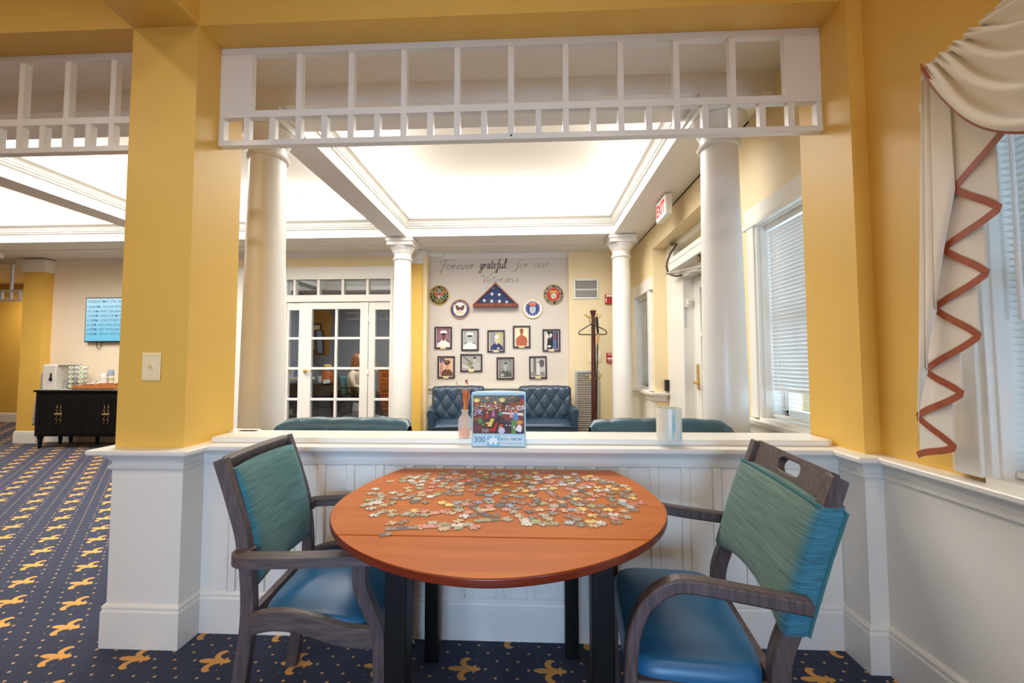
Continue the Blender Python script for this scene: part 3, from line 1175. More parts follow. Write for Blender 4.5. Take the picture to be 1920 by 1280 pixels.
ct = thing('curtain', 'cream swag and cascade curtain with rust trim hanging at the near window', 'curtain', (XC, 1.2, .9))
hem = [(1884, 252), (1790, 361), (1876, 397), (1769, 474), (1853, 519), (1752, 585), (1838, 637), (1735, 701), (1806, 745), (1720, 786), (1792, 846), (1722, 858)]
zt = yz(1795, 120)[1]
XP = XC - .056


def tip(i):
    # depth of each hem corner: left tips just behind the pleats, right tips a little deeper, each lower pair deeper again
    left = i % 2 == 1 or i == len(hem) - 1
    return XP + .004 + .0035 * i + (0 if left else .010)


for k in range(len(hem) - 1):
    pa, pb = [(tip(i),) + yz(*hem[i], tip(i)) for i in (k, k + 1)]
    down_right = pa[1] > pb[1]
    lo, hi = (pa, pb) if pa[1] < pb[1] else (pb, pa)
    n = 18
    m = MB()

    def edge(z):
        b_, t_ = yz(1728, 850, lo[0]), yz(1732, 140, lo[0])
        return b_[0] + (t_[0] - b_[0]) * (z - b_[1]) / (t_[1] - b_[1])

    def fn(u, v, lo=lo, hi=hi, k=k, down_right=down_right):
        y = lo[1] + (hi[1] - lo[1]) * u
        w_ = .0022 * math.sin(2 * math.pi * u) * (1 if k else .4)
        zb_ = lo[2] + (hi[2] - lo[2]) * u + (w_ if down_right else -w_)
        top = min(zt, max(lo[2], hi[2]) + (.17 if k < 7 else .16))
        z = zb_ + (top - zb_) * v
        return (lo[0] + (hi[0] - lo[0]) * u, min(y, edge(z)), z)
    m.grid(n, 8, fn)
    m.build('cascade_fold', SILK, ct, smooth=True, solid=.0014)
    w = .022
    pts = [fn(i / (n - 1), 0) for i in range(n)]
    up = []
    for i, p in enumerate(pts):
        q0, q1 = pts[max(0, i - 1)], pts[min(n - 1, i + 1)]
        dy, dz = q1[1] - q0[1], q1[2] - q0[2]
        L = math.hypot(dy, dz)
        up.append((p[1] - dz / L * w * .45, p[2] + w * (.55 + .45 * abs(dy) / L)))
    m = MB()
    m.add([(p[0] - .002, p[1], p[2]) for p in pts] + [(p[0] - .002, q[0], q[1]) for p, q in zip(pts, up)], [(i, i + 1, n + i + 1, n + i) for i in range(n - 1)])
    m.build('trim_band', RUST, ct, solid=.0022)
# flat pleats at the front, down the left edge of the cascade
XP = XC - .056
LP = [yz(px, py, XP) for px, py in ((1721, 850), (1722, 786), (1735, 701), (1752, 585), (1769, 474), (1790, 361))]
yl0, yl1 = yz(1726, 400, XP)[0], LP[-1][0]
pl = MB()


ET, EB = yz(1728, 140, XP), yz(1722, 850, XP)
ztp = yz(1790, 110, XP)[1]


def fn(u, v):
    # left edge leans with the gathered heading; hem follows the inner fold tips
    def zh(y):
        for (ya, za), (yb, zb) in zip(LP, LP[1:]):
            if yb <= y <= ya:
                return za + (zb - za) * (ya - y) / (ya - yb)
        return LP[0][1] if y > LP[0][0] else LP[-1][1]
    ytop = ET[0] + (yl1 - ET[0]) * u
    ybot = EB[0] + (yl1 - EB[0]) * u
    z0_ = zh(ybot) + .012
    z1_ = ET[1] + (ztp - ET[1]) * min(1, u * 1.2)
    y = ybot + (ytop - ybot) * v * min(1, (z1_ - z0_) / (ET[1] - EB[1]))
    q = (u * 4.0) % 1
    fl = max(0, min(1, (.62 - u) / .12))
    return (XP + .002 + fl * (.009 * q - .004 * math.sin(q * math.pi)), y, z0_ + (z1_ - z0_) * v)


pl.grid(61, 6, fn)
pl.build('pleated_panel', SILK, ct, smooth=True, ang=30, solid=.0015)
# swag: folds fanning out from the gathered upper-left edge to the middle of the window
YM = .70
XS = XC - .11
E0, E1 = yz(1729, 130, XC - .075), yz(1912, -22, XC - .045)
hemc = yz(1920, 250, XS - .03)
uc = (E0[0] - hemc[0]) / (E0[0] - YM)
CZ0 = E0[1] + (hemc[1] - E0[1]) / (1 - (1 - uc) ** 3.4)


def swag(u, v):
    """u: from the gathered edge to the middle; v: from the hem up to the top board."""
    ey, ez = E0[0] + (E1[0] - E0[0]) * v, E0[1] + (E1[1] - E0[1]) * v
    cy, cz = YM, CZ0 + (E1[1] + .06 - CZ0) * v
    y = ey + (cy - ey) * u
    s_ = 1 - (1 - u) ** (3.4 - 1.4 * v)
    z = ez + (cz - ez) * s_
    fold = math.sin((v * 6.4 + .12 * math.sin(u * 5)) * 2 * math.pi - .6 + u * .9)
    amp = .024 * (.35 + .65 * min(1, u * 2.2)) * (1 - .25 * v)
    x = XC - .070 - .055 * math.sin(min(1, u * 1.4) * math.pi / 2) - amp * (fold + .35 * fold * fold) + .03 * v
    pin = .010 * math.sin(v * 6.4 * 2 * math.pi * 2 + 1) * max(0, 1 - u * 6)
    return (x - pin, y, z + .012 * fold * (.3 + .7 * u))


m = MB(); m.grid(56, 110, swag)
m.build('swag', SILK, ct, smooth=True, ang=180, solid=.002)
m = MB()
n = 56
a = [swag(i / (n - 1), 0) for i in range(n)]
b = [swag(i / (n - 1), 0) for i in range(n)]
m.add([(p[0] - .004, p[1], p[2] - .004) for p in a] + [(p[0] - .003, p[1], p[2] + .022) for p in b], [(i, i + 1, n + i + 1, n + i) for i in range(n - 1)])
m.build('swag_trim', RUST, ct, smooth=True, solid=.003)
m = MB(); m.box(XC - .10, XN, .12, 1.10, E1[1] + .10, E1[1] + .14)
m.build('valance_board', WHITE, ct)

# ================================================================ LIGHT SWITCH on the pier
IVORY = mat('ivory_switch_plastic', (246, 228, 184), .35)
p0, p1 = aY(269, 661, PY0), aY(301.5, 713.5, PY0)
cx, cz = (p0.x + p1.x) / 2, (p0.z + p1.z) / 2
w2, h2 = abs(p1.x - p0.x) / 2, abs(p1.z - p0.z) / 2
t = thing('light_switch', 'ivory toggle light switch on the front of the yellow pier', 'light switch', (cx, PY0, cz - h2))
m = MB(); m.box(cx - w2, cx + w2, PY0 - .006, PY0, cz - h2, cz + h2)
m.build('plate', IVORY, t, bevel=.003)
m = MB()
rim = [(-w2 * .82, -h2 * .82), (w2 * .82, -h2 * .82), (w2 * .82, h2 * .82), (-w2 * .82, h2 * .82)]
m.tube([(cx + a, PY0 - .006, cz + b) for a, b in rim], .003, 6, closed=True)
m.build('rim', IVORY, t)
m = MB(); m.box(cx - .011, cx + .011, PY0 - .0075, PY0 - .005, cz - .018, cz + .018); m.build('slot', IVORY, t, bevel=.001)
m = MB(); m.prism([(-.006, -.009), (.006, -.009), (.006, .006), (-.006, .006)], (cx, PY0 - .006, cz + .001), (1, 0, 0), (0, 0, 1), (0, -.014, .007)); m.build('toggle', IVORY, t, bevel=.001)
for s_ in (-1, 1):
    m = MB(); m.lathe([(.003, 0), (.0035, .001), (.002, .0016)], (cx, PY0 - .006, cz + s_ * .034), 10, axis=(0, -1, 0)); m.build('screw', IVORY, t)
# ================================================================ TABLE
TZ = .75
def sell_(t_):
    # superellipse outline: tighter front half, longer back half cut straight at the wall
    c, s_ = math.cos(t_), math.sin(t_)
    p_, b_ = (1.82, .508) if s_ < 0 else (2.2, .68)
    k = (abs(c) ** p_ + abs(s_) ** p_) ** (-1 / p_)
    return (-.107 + .545 * k * c, 1.43 + b_ * k * s_)


ol = [sell_(2 * math.pi * k / 200) for k in range(200)]
ol = [p for p in ol if p[1] < 1.838]
k0 = max(range(len(ol)), key=lambda i: math.hypot(ol[i][0] - ol[i - 1][0], ol[i][1] - ol[i - 1][1]))
ol = ol[k0:] + ol[:k0]
xe = .545 * (1 - (.408 / .68) ** 2.2) ** (1 / 2.2)
ol = [(-.107 - xe, 1.838)] + ol + [(-.107 + xe, 1.838)]
t = thing('table', 'round wooden table with black legs covered in jigsaw pieces', 'table', (-.107, 1.40, 0))


ys = 1.137
fr_ = [p for p in ol if p[1] <= ys]
bk_ = [p for p in ol if p[1] > ys]
L_, R_ = [p for p in bk_ if p[0] < -.107], [p for p in bk_ if p[0] >= -.107]
xL = L_[-1][0] + (fr_[0][0] - L_[-1][0]) * (L_[-1][1] - ys) / (L_[-1][1] - fr_[0][1])
xR = R_[0][0] + (fr_[-1][0] - R_[0][0]) * (R_[0][1] - ys) / (R_[0][1] - fr_[-1][1])
g = .0008
main = [(xR, ys + g)] + R_ + L_ + [(xL, ys + g)]
leaf = [(xL, ys - g)] + fr_ + [(xR, ys - g)]
for nm, poly in (('table_top', main), ('front_leaf', leaf)):
    m = MB()
    m.prism(poly, (0, 0, TZ - .022), (1, 0, 0), (0, 1, 0), (0, 0, .022))
    n = len(poly)
    m.m = [1, 0] + [1] * n
    m.build(nm, [TABLEW, TABLEE], t, bevel=.004, seg=3, fixn=True)
ap = MB()
ap.box(-.42, .20, 1.20, 1.222, .66, TZ - .022); ap.box(-.42, .20, 1.77, 1.79, .66, TZ - .022)
ap.box(-.42, -.40, 1.2, 1.79, .66, TZ - .022); ap.box(.18, .20, 1.2, 1.79, .66, TZ - .022)
ap.build('apron', BLACKP, t)
for (x, y, h) in ((-.3835, 1.225, .031), (.199, 1.225, .031), (-.408, 1.758, .027), (.168, 1.802, .027)):
    m = MB(); m.box(x - h, x + h, y - h, y + h, 0, TZ - .022)
    m.build('leg', BLACKP, t, bevel=.003)
m = MB()
# back leaf hanging folded behind
m.prism([(-.36, -.26), (.30, -.26), (.33, -.1), (.345, 0), (-.56, 0), (-.54, -.1)], (0, 1.842, TZ - .03), (1, 0, 0), (0, 0, 1), (0, .018, 0))
m.build('back_leaf', TABLEE, t)


# ================================================================ ARMCHAIRS AT THE TABLE
def curve(pts, n=6):
    P = [Vector(p) for p in pts]
    out = []
    for i in range(len(P) - 1):
        p0, p1, p2, p3 = P[max(0, i - 1)], P[i], P[i + 1], P[min(len(P) - 1, i + 2)]
        for k in range(n):
            q = k / n
            out.append(.5 * ((2 * p1) + (p2 - p0) * q + (2 * p0 - 5 * p1 + 4 * p2 - p3) * q * q + (3 * p1 - p0 - 3 * p2 + p3) * q ** 3))
    out.append(P[-1])
    return out


def backx(prof, z):
    for (x0, z0), (x1, z1) in zip(prof, prof[1:]):
        if z0 <= z <= z1:
            return x0 + (x1 - x0) * (z - z0) / (z1 - z0)
    return prof[-1][0]


def cushion(name, parent, mtl, x0, x1, y0, y1, z0, zt, dome=.025, dip=0.0, p=5):
    """Upholstered seat: rounded plan, domed top, soft waterfall edges."""
    m = MB()

    def fn(u, v):
        a = 2 * math.pi * u
        c, s_ = math.cos(a), math.sin(a)
        k = (abs(c) ** p + abs(s_) ** p) ** (-1 / p)
        cx, cy, rx, ry = (x0 + x1) / 2, (y0 + y1) / 2, (x1 - x0) / 2, (y1 - y0) / 2
        # v 0..1 : bottom centre -> side -> top centre
        if v < .12:
            r, z = v / .12 * .96, z0
        elif v < .30:
            q = (v - .12) / .18
            r, z = .96 + .04 * math.sin(q * math.pi * .5), z0 + (zt - z0) * .5 * q
        elif v < .55:
            q = (v - .30) / .25
            r = 1 - .10 * (1 - math.cos(q * math.pi / 2))
            z = z0 + (zt - z0) * (.5 + .5 * math.sin(q * math.pi / 2))
        else:
            q = (v - .55) / .45
            r, z = .90 * (1 - q) + .001, zt + dome * math.sin(q * math.pi / 2)
        x = cx + rx * k * c * r
        y = cy + ry * k * s_ * r
        f = max(0, (x - x0) / (x1 - x0))
        z -= dip * f * f * (1 if z > z0 + .001 else .8)
        return (x, y, z)
    m.grid(64, 30, fn, wrap=True)
    return m.build(name, mtl, parent, smooth=True, ang=60)


# ---- chair A (left of the table): framed back, arm boards wrapping round the back posts
ca = thing('armchair', 'dark grey wooden armchair with framed teal back left of the table', 'chair', (0, 0, 0))
prA = [(-.238, 0), (-.205, .22), (-.178, .45), (-.196, .66), (-.236, .80), (-.288, .942)]
for s_ in (-1, 1):
    pts = curve([(x, s_ * .212, z) for x, z in prA[::1]])
    m = MB(); m.bar(pts, [.034] * len(pts), [.050 - .012 * i / len(pts) for i in range(len(pts))], up=(1, 0, 0))
    m.build('back_post', CHAIRV, ca, bevel=.004)
m = MB()
pts = []
for k in range(9):
    y = -.198 + .396 * k / 8
    pts.append((-.284 - .012 * (1 - (y / .198) ** 2), y, .922))
m.bar(pts, .030, .044, up=(.3, 0, 1)); m.build('top_rail', CHAIRW, ca, bevel=.004)
m = MB()


def fn(u, v):
    y = -.195 + .390 * u
    zb_ = .535 + .055 * (abs(2 * u - 1) < 2) * (1 - (2 * u - 1) ** 2) * 0
    z = zb_ + (.902 - zb_) * v
    x = backx(prA, z) + .012 - .020 * (1 - (2 * u - 1) ** 2) + .016 * (1 - abs(2 * u - 1) ** 8) * (1 - abs(2 * v - 1) ** 12)
    return (x, y, z)


m.grid(25, 19, fn); m.build('back_panel', TEALF, ca, smooth=True, solid=.026)
for s_ in (-1, 1):
    pts = curve([(-.172, s_ * .198, .645), (-.196, s_ * .220, .645), (-.190, s_ * .248, .645), (-.145, s_ * .266, .645), (.02, s_ * .272, .645), (.255, s_ * .270, .645)], 7)
    m = MB(); m.bar(pts, .050, .031); m.build('arm', CHAIRW, ca, bevel=.006, seg=3)
    pts = curve([(.215, s_ * .264, .632), (.215, s_ * .262, .56), (.245, s_ * .254, .48), (.272, s_ * .246, .40), (.276, s_ * .242, .2), (.272, s_ * .242, .055 if s_ > 0 else .03)])
    m = MB(); m.bar(pts, .034, [.048 - .008 * i / len(pts) for i in range(len(pts))], up=(1, 0, 0)); m.build('front_leg', CHAIRV, ca, bevel=.004)
    pts = curve([(-.165, s_ * .228, .432), (-.08, s_ * .238, .450), (.02, s_ * .242, .440), (.14, s_ * .242, .400), (.262, s_ * .240, .383)])
    m = MB(); m.bar(pts, .026, .062); m.build('side_rail', CHAIRW, ca, bevel=.004)
    # casters on the front legs
    m = MB(); m.lathe([(.026, -.010), (.03, -.006), (.03, .006), (.026, .010)], (.272, s_ * .242, .030), 16, axis=(0, 1, 0)); cst = m.build('caster', CHROME, ca, label='chrome caster wheel', smooth=True)
    m = MB(); m.lathe([(.018, .045), (.02, .062), (.012, .066)], (.272, s_ * .242, 0), 14); m.build('caster_cap', CHROME, cst)
    m = MB(); m.box(-.261, -.215, s_ * .212 - .02, s_ * .212 + .02, 0, .012); m.build('foot_glide', CHAIRW, ca)
m = MB(); m.bar([(-.178, -.212, .425), (-.178, .212, .425)], .026, .06); m.build('rear_rail', CHAIRW, ca)
cushion('seat', ca, VINYL, -.150, .262, -.236, .236, .408, .466, .036, .050, 6)
ca.location = (-.735, 1.518, 0)
ca.rotation_euler = (0, 0, R(5.8))
ca.scale = (.90, 1.0, .974)

# ---- chair B (right of the table): padded back hung over the posts, grab-slot rail, bent arms
cb = thing('armchair', 'dark grey armchair with padded teal back and handle slot right of the table', 'chair', (0, 0, 0))
prB = [(-.262, 0), (-.205, .22), (-.148, .45), (-.190, .60), (-.245, .76), (-.318, .950)]
for s_ in (-1, 1):
    pts = curve([(x, s_ * .200, z) for x, z in prB])
    m = MB(); m.bar(pts, .036, [.058 - .016 * i / len(pts) for i in range(len(pts))], up=(1, 0, 0)); m.build('back_post', CHAIRV, cb, bevel=.004)
# rail with the grab slot
nrm = Vector((prB[5][0] - prB[4][0], 0, prB[5][1] - prB[4][1])).normalized()
o_ = Vector((-.292, 0, .868))
m = MB()
N = 24
outer = [(-.186, 0), (.186, 0), (.186, .092), (-.186, .092)]
slot = []
for k in range(N):
    a = 2 * math.pi * k / N
    c, s__ = math.cos(a), math.sin(a)
    slot.append(((.036 if c > 0 else -.036) + .021 * c, .052 + .021 * s__))
ring = []
for (sx_, sy_) in slot:
    dx_, dy_ = sx_ / .186, (sy_ - .046) / .046
    k = max(abs(dx_), abs(dy_), 1e-6)
    ring.append((sx_ / k if abs(dx_) >= abs(dy_) else sx_ / abs(dx_ or 1) * min(abs(dx_) / k, 1), .046 + (sy_ - .046) / k))
ring = []
for k in range(N):
    sx_, sy_ = slot[k]
    a = math.atan2((sy_ - .052) * 4, sx_)
    c, s__ = math.cos(a), math.sin(a)
    q = min(.186 / max(abs(c), 1e-6), .046 / max(abs(s__), 1e-6) * 1)
    ring.append((max(-.186, min(.186, c * q)), .046 + max(-.046, min(.046, s__ * q))))
for cx_, cy_ in ((.186, .092), (-.186, .092), (-.186, 0), (.186, 0)):
    kk = min(range(N), key=lambda i: abs(math.atan2(ring[i][1] - .046, ring[i][0]) - math.atan2((cy_ - .046), cx_)))
    ring[kk] = (cx_, cy_)
vs = []
for dpt in (.013, -.013):
    for lst in (ring, slot):
        for (a, b) in lst:
            p = o_ + nrm * b + Vector((nrm.z, 0, -nrm.x)) * (dpt - .012 * (1 - (a / .186) ** 2))
            vs.append((p.x, a, p.z))
fs = []
for k in range(N):
    j = (k + 1) % N
    fs += [(k, j, N + j, N + k), (2 * N + j, 2 * N + k, 3 * N + k, 3 * N + j), (j, k, 2 * N + k, 2 * N + j), (N + k, N + j, 3 * N + j, 3 * N + k)]
m.add(vs, fs); m.build('top_rail', CHAIRW, cb, bevel=.003, fixn=True)
m = MB()
HWP, HDP = .226, .040


def fnb(u, v):
    a = 2 * math.pi * u
    c, s__ = math.cos(a), math.sin(a)
    k = (abs(c) ** 9 + abs(s__) ** 9) ** (-1 / 9)
    end = 1 - .10 * max(0, abs(2 * v - 1) - .94) / .06
    y = HWP * k * s__ * (1 - .04 * (1 - end) * 10)
    e = abs(y) / HWP
    zb_ = .560 + .048 * (1 - min(1, e) ** 2.2)
    z = zb_ + (.882 - zb_) * v
    dx_ = HDP * k * c * end
    x = backx(prB, z) - .002 + dx_ + (.014 * (1 - e ** 6) * (1 - abs(2 * v - 1) ** 6) if c > 0 else 0) - .010 * (1 - e * e)
    return (x, y, z)


NU, NV = 88, 22
m.grid(NU, NV, fnb, wrap=True)
n0_ = len(m.v)
for row, flip in ((0, 1), (NV - 1, 0)):
    # close top and bottom with quads across the section
    base = row * NU
    for i in range(NU // 2 - 1):
        q = (base + (i - NU // 4) % NU, base + (i + 1 - NU // 4) % NU, base + (NU // 2 - 2 - i + NU // 4 + 1) % NU, base + (NU // 2 - 1 - i + NU // 4 + 1) % NU)
        m.f.append(q if flip else q[::-1]); m.m.append(0)
m.build('back_pad', TEALG, cb, smooth=True, ang=60, fixn=True)
for s_ in (-1, 1):
    m = MB()
    m.tube([(backx(prB, .572 + .300 * k / 16) - .002 - .031, s_ * .2235, .572 + .300 * k / 16) for k in range(17)], .0055, 8)
    m.build('piping', mat('teal_piping', (48, 108, 114), .8), cb, smooth=True)
m = MB()
m.tube([(backx(prB, .88) + .034 - .008 * (1 - (y_ / .226) ** 2), y_, .880) for y_ in [-.212 + .424 * k / 16 for k in range(17)]], .0055, 8)
m.build('piping', mat('teal_piping', (48, 108, 114), .8), cb, smooth=True)
for s_ in (-1, 1):
    yA = s_ * .238
    pts = curve([(-.212, yA + s_ * .004, .655), (-.06, yA, .668), (.09, yA, .682), (.155, yA, .672), (.215, yA, .628), (.250, yA, .555), (.262, yA, .46), (.266, yA, .30), (.262, yA, .0)], 6)
    m = MB(); m.bar(pts, .032, .034, up=(.35, 0, 1) if 0 else (0, s_ * 1.0, 0) if 0 else (0.01, 0, 1)) if 0 else m.bar(pts, .036, .034, up=(0, 1, 0))
    m.build('arm', CHAIRV, cb, label='bent arm running down into the front leg', bevel=.006, seg=3)
    m = MB(); m.tube([(-.206, s_ * .20, .655), (-.206, s_ * .250, .655)], .013, 12); m.build('arm_dowel', CHAIRW, cb, smooth=True, bevel=.002)
    m = MB(); m.bar([(-.14, s_ * .20, .40), (.26, s_ * .22, .40)], .028, .06); m.build('side_rail', CHAIRW, cb, bevel=.004)
m = MB(); m.bar([(-.15, -.205, .40), (-.15, .205, .40)], .028, .06); m.build('rear_rail', CHAIRW, cb)
m = MB(); m.bar([(.25, -.22, .40), (.25, .22, .40)], .028, .06); m.build('front_rail', CHAIRW, cb)
cushion('seat', cb, VINYL, -.128, .275, -.222, .222, .395, .475, .022, .010, 6)
cb.location = (.507, 1.335, 0)
cb.rotation_euler = (0, 0, R(173))
cb.scale = (.87, 1.16, .985)
# ================================================================ JIGSAW PIECES
def knob_edge(a, b, kind, n=5):
    """One side of a jigsaw piece from a to b: 0 straight, 1 tab out, -1 socket."""
    a, b = Vector(a), Vector(b)
    d = b - a
    nn = Vector((d.y, -d.x)).normalized() * (.0 if kind == 0 else kind) * d.length
    if kind == 0:
        return [tuple(a)]
    pts = [a, a + d * .38 - nn * .02, a + d * .41 + nn * .07, a + d * .34 + nn * .15, a + d * .40 + nn * .23, a + d * .5 + nn * .25, a + d * .60 + nn * .23, a + d * .66 + nn * .15, a + d * .59 + nn * .07, a + d * .62 - nn * .02]
    return [tuple(p) for p in pts]


def piece_outline(w, h, kinds):
    c = [(-w / 2, -h / 2), (w / 2, -h / 2), (w / 2, h / 2), (-w / 2, h / 2)]
    out = []
    for i in range(4):
        out += knob_edge(c[i], c[(i + 1) % 4], kinds[i])
    return out


def print_mat(name, c0, c1, c2):
    m = bpy.data.materials.new(name)
    m.use_nodes = True
    nt = m.node_tree
    b = nt.nodes['Principled BSDF']
    b.inputs['Roughness'].default_value = .38
    tc = nt.nodes.new('ShaderNodeTexCoord')
    oi = nt.nodes.new('ShaderNodeObjectInfo')
    ad = nt.nodes.new('ShaderNodeVectorMath')
    ad.operation = 'ADD'
    nt.links.new(tc.outputs['Object'], ad.inputs[0])
    nt.links.new(oi.outputs['Location'], ad.inputs[1])
    n = nt.nodes.new('ShaderNodeTexNoise')
    n.inputs['Scale'].default_value = 95
    n.inputs['Detail'].default_value = 3
    nt.links.new(ad.outputs[0], n.inputs['Vector'])
    r = nt.nodes.new('ShaderNodeValToRGB')
    r.color_ramp.interpolation = 'CONSTANT'
    r.color_ramp.elements[0].color = lin(c0)
    r.color_ramp.elements[1].position = .47
    r.color_ramp.elements[1].color = lin(c1)
    e = r.color_ramp.elements.new(.60)
    e.color = lin(c2)
    nt.links.new(n.outputs[0], r.inputs[0])
    nt.links.new(r.outputs[0], b.inputs['Base Color'])
    return m


CARD = mat('grey_cardboard', (150, 136, 118), .8)
PM = {
    'grey-brown': print_mat('print_greybrown', (120, 104, 84), (150, 132, 110), (96, 84, 70)),
    'brown': print_mat('print_brown', (132, 88, 60), (160, 112, 78), (100, 70, 52)),
    'grey-green': print_mat('print_greygreen', (160, 150, 124), (184, 174, 146), (128, 120, 96)),
    'yellow': print_mat('print_yellow', (226, 186, 90), (236, 206, 120), (180, 140, 70)),
    'white': print_mat('print_white', (222, 216, 204), (200, 196, 190), (170, 160, 150)),
    'pink and red': print_mat('print_red', (190, 96, 76), (214, 150, 126), (150, 120, 100)),
    'blue': print_mat('print_blue', (110, 128, 160), (150, 164, 184), (190, 184, 172)),
    'green': print_mat('print_green', (132, 136, 84), (158, 158, 104), (190, 172, 124)),
    'dark': print_mat('print_dark', (72, 66, 60), (96, 86, 76), (60, 56, 54)),
    'tan': print_mat('print_tan', (196, 158, 112), (214, 180, 136), (160, 124, 88)),
}
WEIGHT = ['grey-brown'] * 9 + ['brown'] * 6 + ['grey-green'] * 7 + ['yellow'] * 4 + ['white'] * 6 + ['pink and red'] * 4 + ['blue'] * 3 + ['green'] * 3 + ['dark'] * 3 + ['tan'] * 5
rp = random.Random(5)
outs = []
for k in range(14):
    kd = [rp.choice((1, -1)) for _ in range(4)]
    if k % 7 == 6:
        kd[0] = 0
    outs.append(piece_outline(.0255 + .004 * rp.random(), .0245 + .004 * rp.random(), kd))
PMESH = {}


def piece_mesh(k, col):
    if (k, col) not in PMESH:
        m = MB(); m.prism(outs[k], (0, 0, 0), (1, 0, 0), (0, 1, 0), (0, 0, .0021))
        me = bpy.data.meshes.new('jigsaw_piece')
        me.from_pydata(m.v, [], m.f)
        me.materials.append(PM[col])
        me.materials.append(CARD)
        n = len(outs[k])
        me.polygons.foreach_set('material_index', [1, 0] + [1] * n)
        PMESH[(k, col)] = me
    return PMESH[(k, col)]


def in_region(x, y):
    # outline of the spread of loose pieces, in table coordinates seen from above
    u, v = (x + .10) / .475, (y - 1.50) / .335
    if abs(u) ** 2.4 + abs(v) ** 2.4 > 1:
        return False
    if y < 1.205 + .05 * math.sin(x * 9 + 1.2) - (.03 if x > -.05 else 0):
        return False
    if y > 1.80:
        return False
    for (cx, cy, rx, ry) in ((-.355, 1.36, .085, .040), (-.25, 1.45, .10, .03), (-.52, 1.56, .05, .06), (-.13, 1.24, .08, .030), (.05, 1.48, .035, .025), (-.25, 1.27, .04, .025), (-.40, 1.255, .17, .022)):
        if ((x - cx) / rx) ** 2 + ((y - cy) / ry) ** 2 < 1:
            return False
    return True


spots = []
tries = 0
while len(spots) < 292 and tries < 60000:
    tries += 1
    x, y = rp.uniform(-.60, .40), rp.uniform(1.15, 1.83)
    if not in_region(x, y):
        continue
    if x < -.30 and rp.random() < .35:
        continue
    if any((x - a) ** 2 + (y - b) ** 2 < .0282 ** 2 for a, b in spots):
        continue
    spots.append((x, y))
ORD = ['first', 'second', 'third', 'fourth', 'fifth', 'sixth', 'seventh', 'eighth', 'ninth', 'tenth', 'eleventh', 'twelfth', 'thirteenth', 'fourteenth', 'fifteenth', 'sixteenth', 'seventeenth', 'eighteenth']
items = []
for (x, y) in spots:
    col = rp.choice(WEIGHT)
    if x < -.42:
        col = rp.choice(['grey-green', 'white', 'grey-green', 'grey-brown', 'green', 'tan'])
    row = 'back rows' if y > 1.58 else ('middle rows' if y > 1.36 else 'front rows')
    ang_ = x / y
    side = 'left end' if ang_ < -.22 else ('centre' if ang_ < .06 else 'right end')
    items.append((col, row, side, ang_, x, y))
cnt = {}
for (col, row, side, ang_, x, y) in sorted(items, key=lambda q: q[3]):
    k = (col, row, side)
    cnt[k] = cnt.get(k, 0) + 1
    tot = sum(1 for q in items if q[:3] == k)
    if tot == 1:
        lb = 'only %s jigsaw piece in the %s, %s of the table spread' % (col, row, side)
    else:
        lb = '%s %s jigsaw piece from left in the %s, %s' % (ORD[cnt[k] - 1], col, row, side)
    o = bpy.data.objects.new('jigsaw_piece', piece_mesh(rp.randrange(14), col))
    COL.objects.link(o)
    o.location = (x, y, TZ + .0002)
    o.rotation_euler = (0, 0, rp.uniform(0, 6.28))
    tag(o, lb, 'puzzle piece', 'loose jigsaw pieces on the table')


def strip(label, p, q, cols, edge=True):
    a, b = Vector((p.x, p.y, 0)), Vector((q.x, q.y, 0))
    d = (b - a) / len(cols)
    L = d.length
    e = d.normalized()
    f = Vector((-e.y, e.x, 0))
    t = thing('joined_jigsaw_strip', label, 'puzzle piece', ((a.x + b.x) / 2, (a.y + b.y) / 2, TZ))
    for k, c in enumerate(cols):
        o_ = a + d * (k + .5)
        ol_ = piece_outline(L * .985, .0225, [0, 0, 1 if k % 2 else -1, 0])
        m = MB(); m.prism(ol_, (o_.x, o_.y, TZ + .0002), e, f, (0, 0, .0022))
        m.m = [1, 0] + [1] * len(ol_)
        m.build('jigsaw_piece', [PM[c], CARD], t, bevel=0)
    return t


strip('long strip of joined jigsaw edge pieces with red marks near the front seam', aZ(722, 992, TZ), aZ(887, 983.5, TZ), ['grey-brown', 'dark', 'grey-brown', 'pink and red', 'pink and red', 'grey-brown', 'white', 'grey-green'])
strip('short strip of three joined green jigsaw edge pieces right of the long strip', aZ(889, 977, TZ), aZ(936, 974, TZ), ['green', 'green', 'dark'])
strip('small joined pair of tan jigsaw pieces in the middle of the table', aZ(897, 958, TZ), aZ(928, 955, TZ), ['tan', 'tan'])
strip('joined pair of pale jigsaw edge pieces at the left edge of the spread', aZ(676, 950, TZ), aZ(708, 941, TZ), ['grey-green', 'white'])
strip('two joined dark jigsaw pieces lying alone at the front left', aZ(712, 1005, TZ), aZ(733, 1000, TZ), ['dark', 'grey-brown'])

# ================================================================ PUZZLE BOX on the ledge
LB = mat('pale_blue_box_card', (168, 214, 226), .45)
bt = thing('puzzle_box', 'pale blue jigsaw box with a colourful shop scene on the white ledge', 'puzzle box', (0, 0, 0))
YBX = 1.838
q0, q1 = aY(884, 836, YBX), aY(985.5, 736, YBX)
bx0, bx1, bz1 = q0.x, q1.x, q1.z
bz0 = .8475
m = MB(); m.box(bx0, bx1, YBX, YBX + .046, bz0, bz1)
m.build('box_body', LB, bt, bevel=.002)
m = MB(); m.prism([(bx0 + .003, 0), (bx1 - .003, 0), (bx1 - .02, .004), ((bx0 + bx1) / 2, .0075), (bx0 + .02, .004)], (0, YBX + .006, bz1 - .0005), (1, 0, 0), (0, 0, 1), (0, .038, 0)); m.build('lid_flap', WHITE, bt)
W_, H_ = bx1 - bx0, bz1 - bz0
LAY = [0]


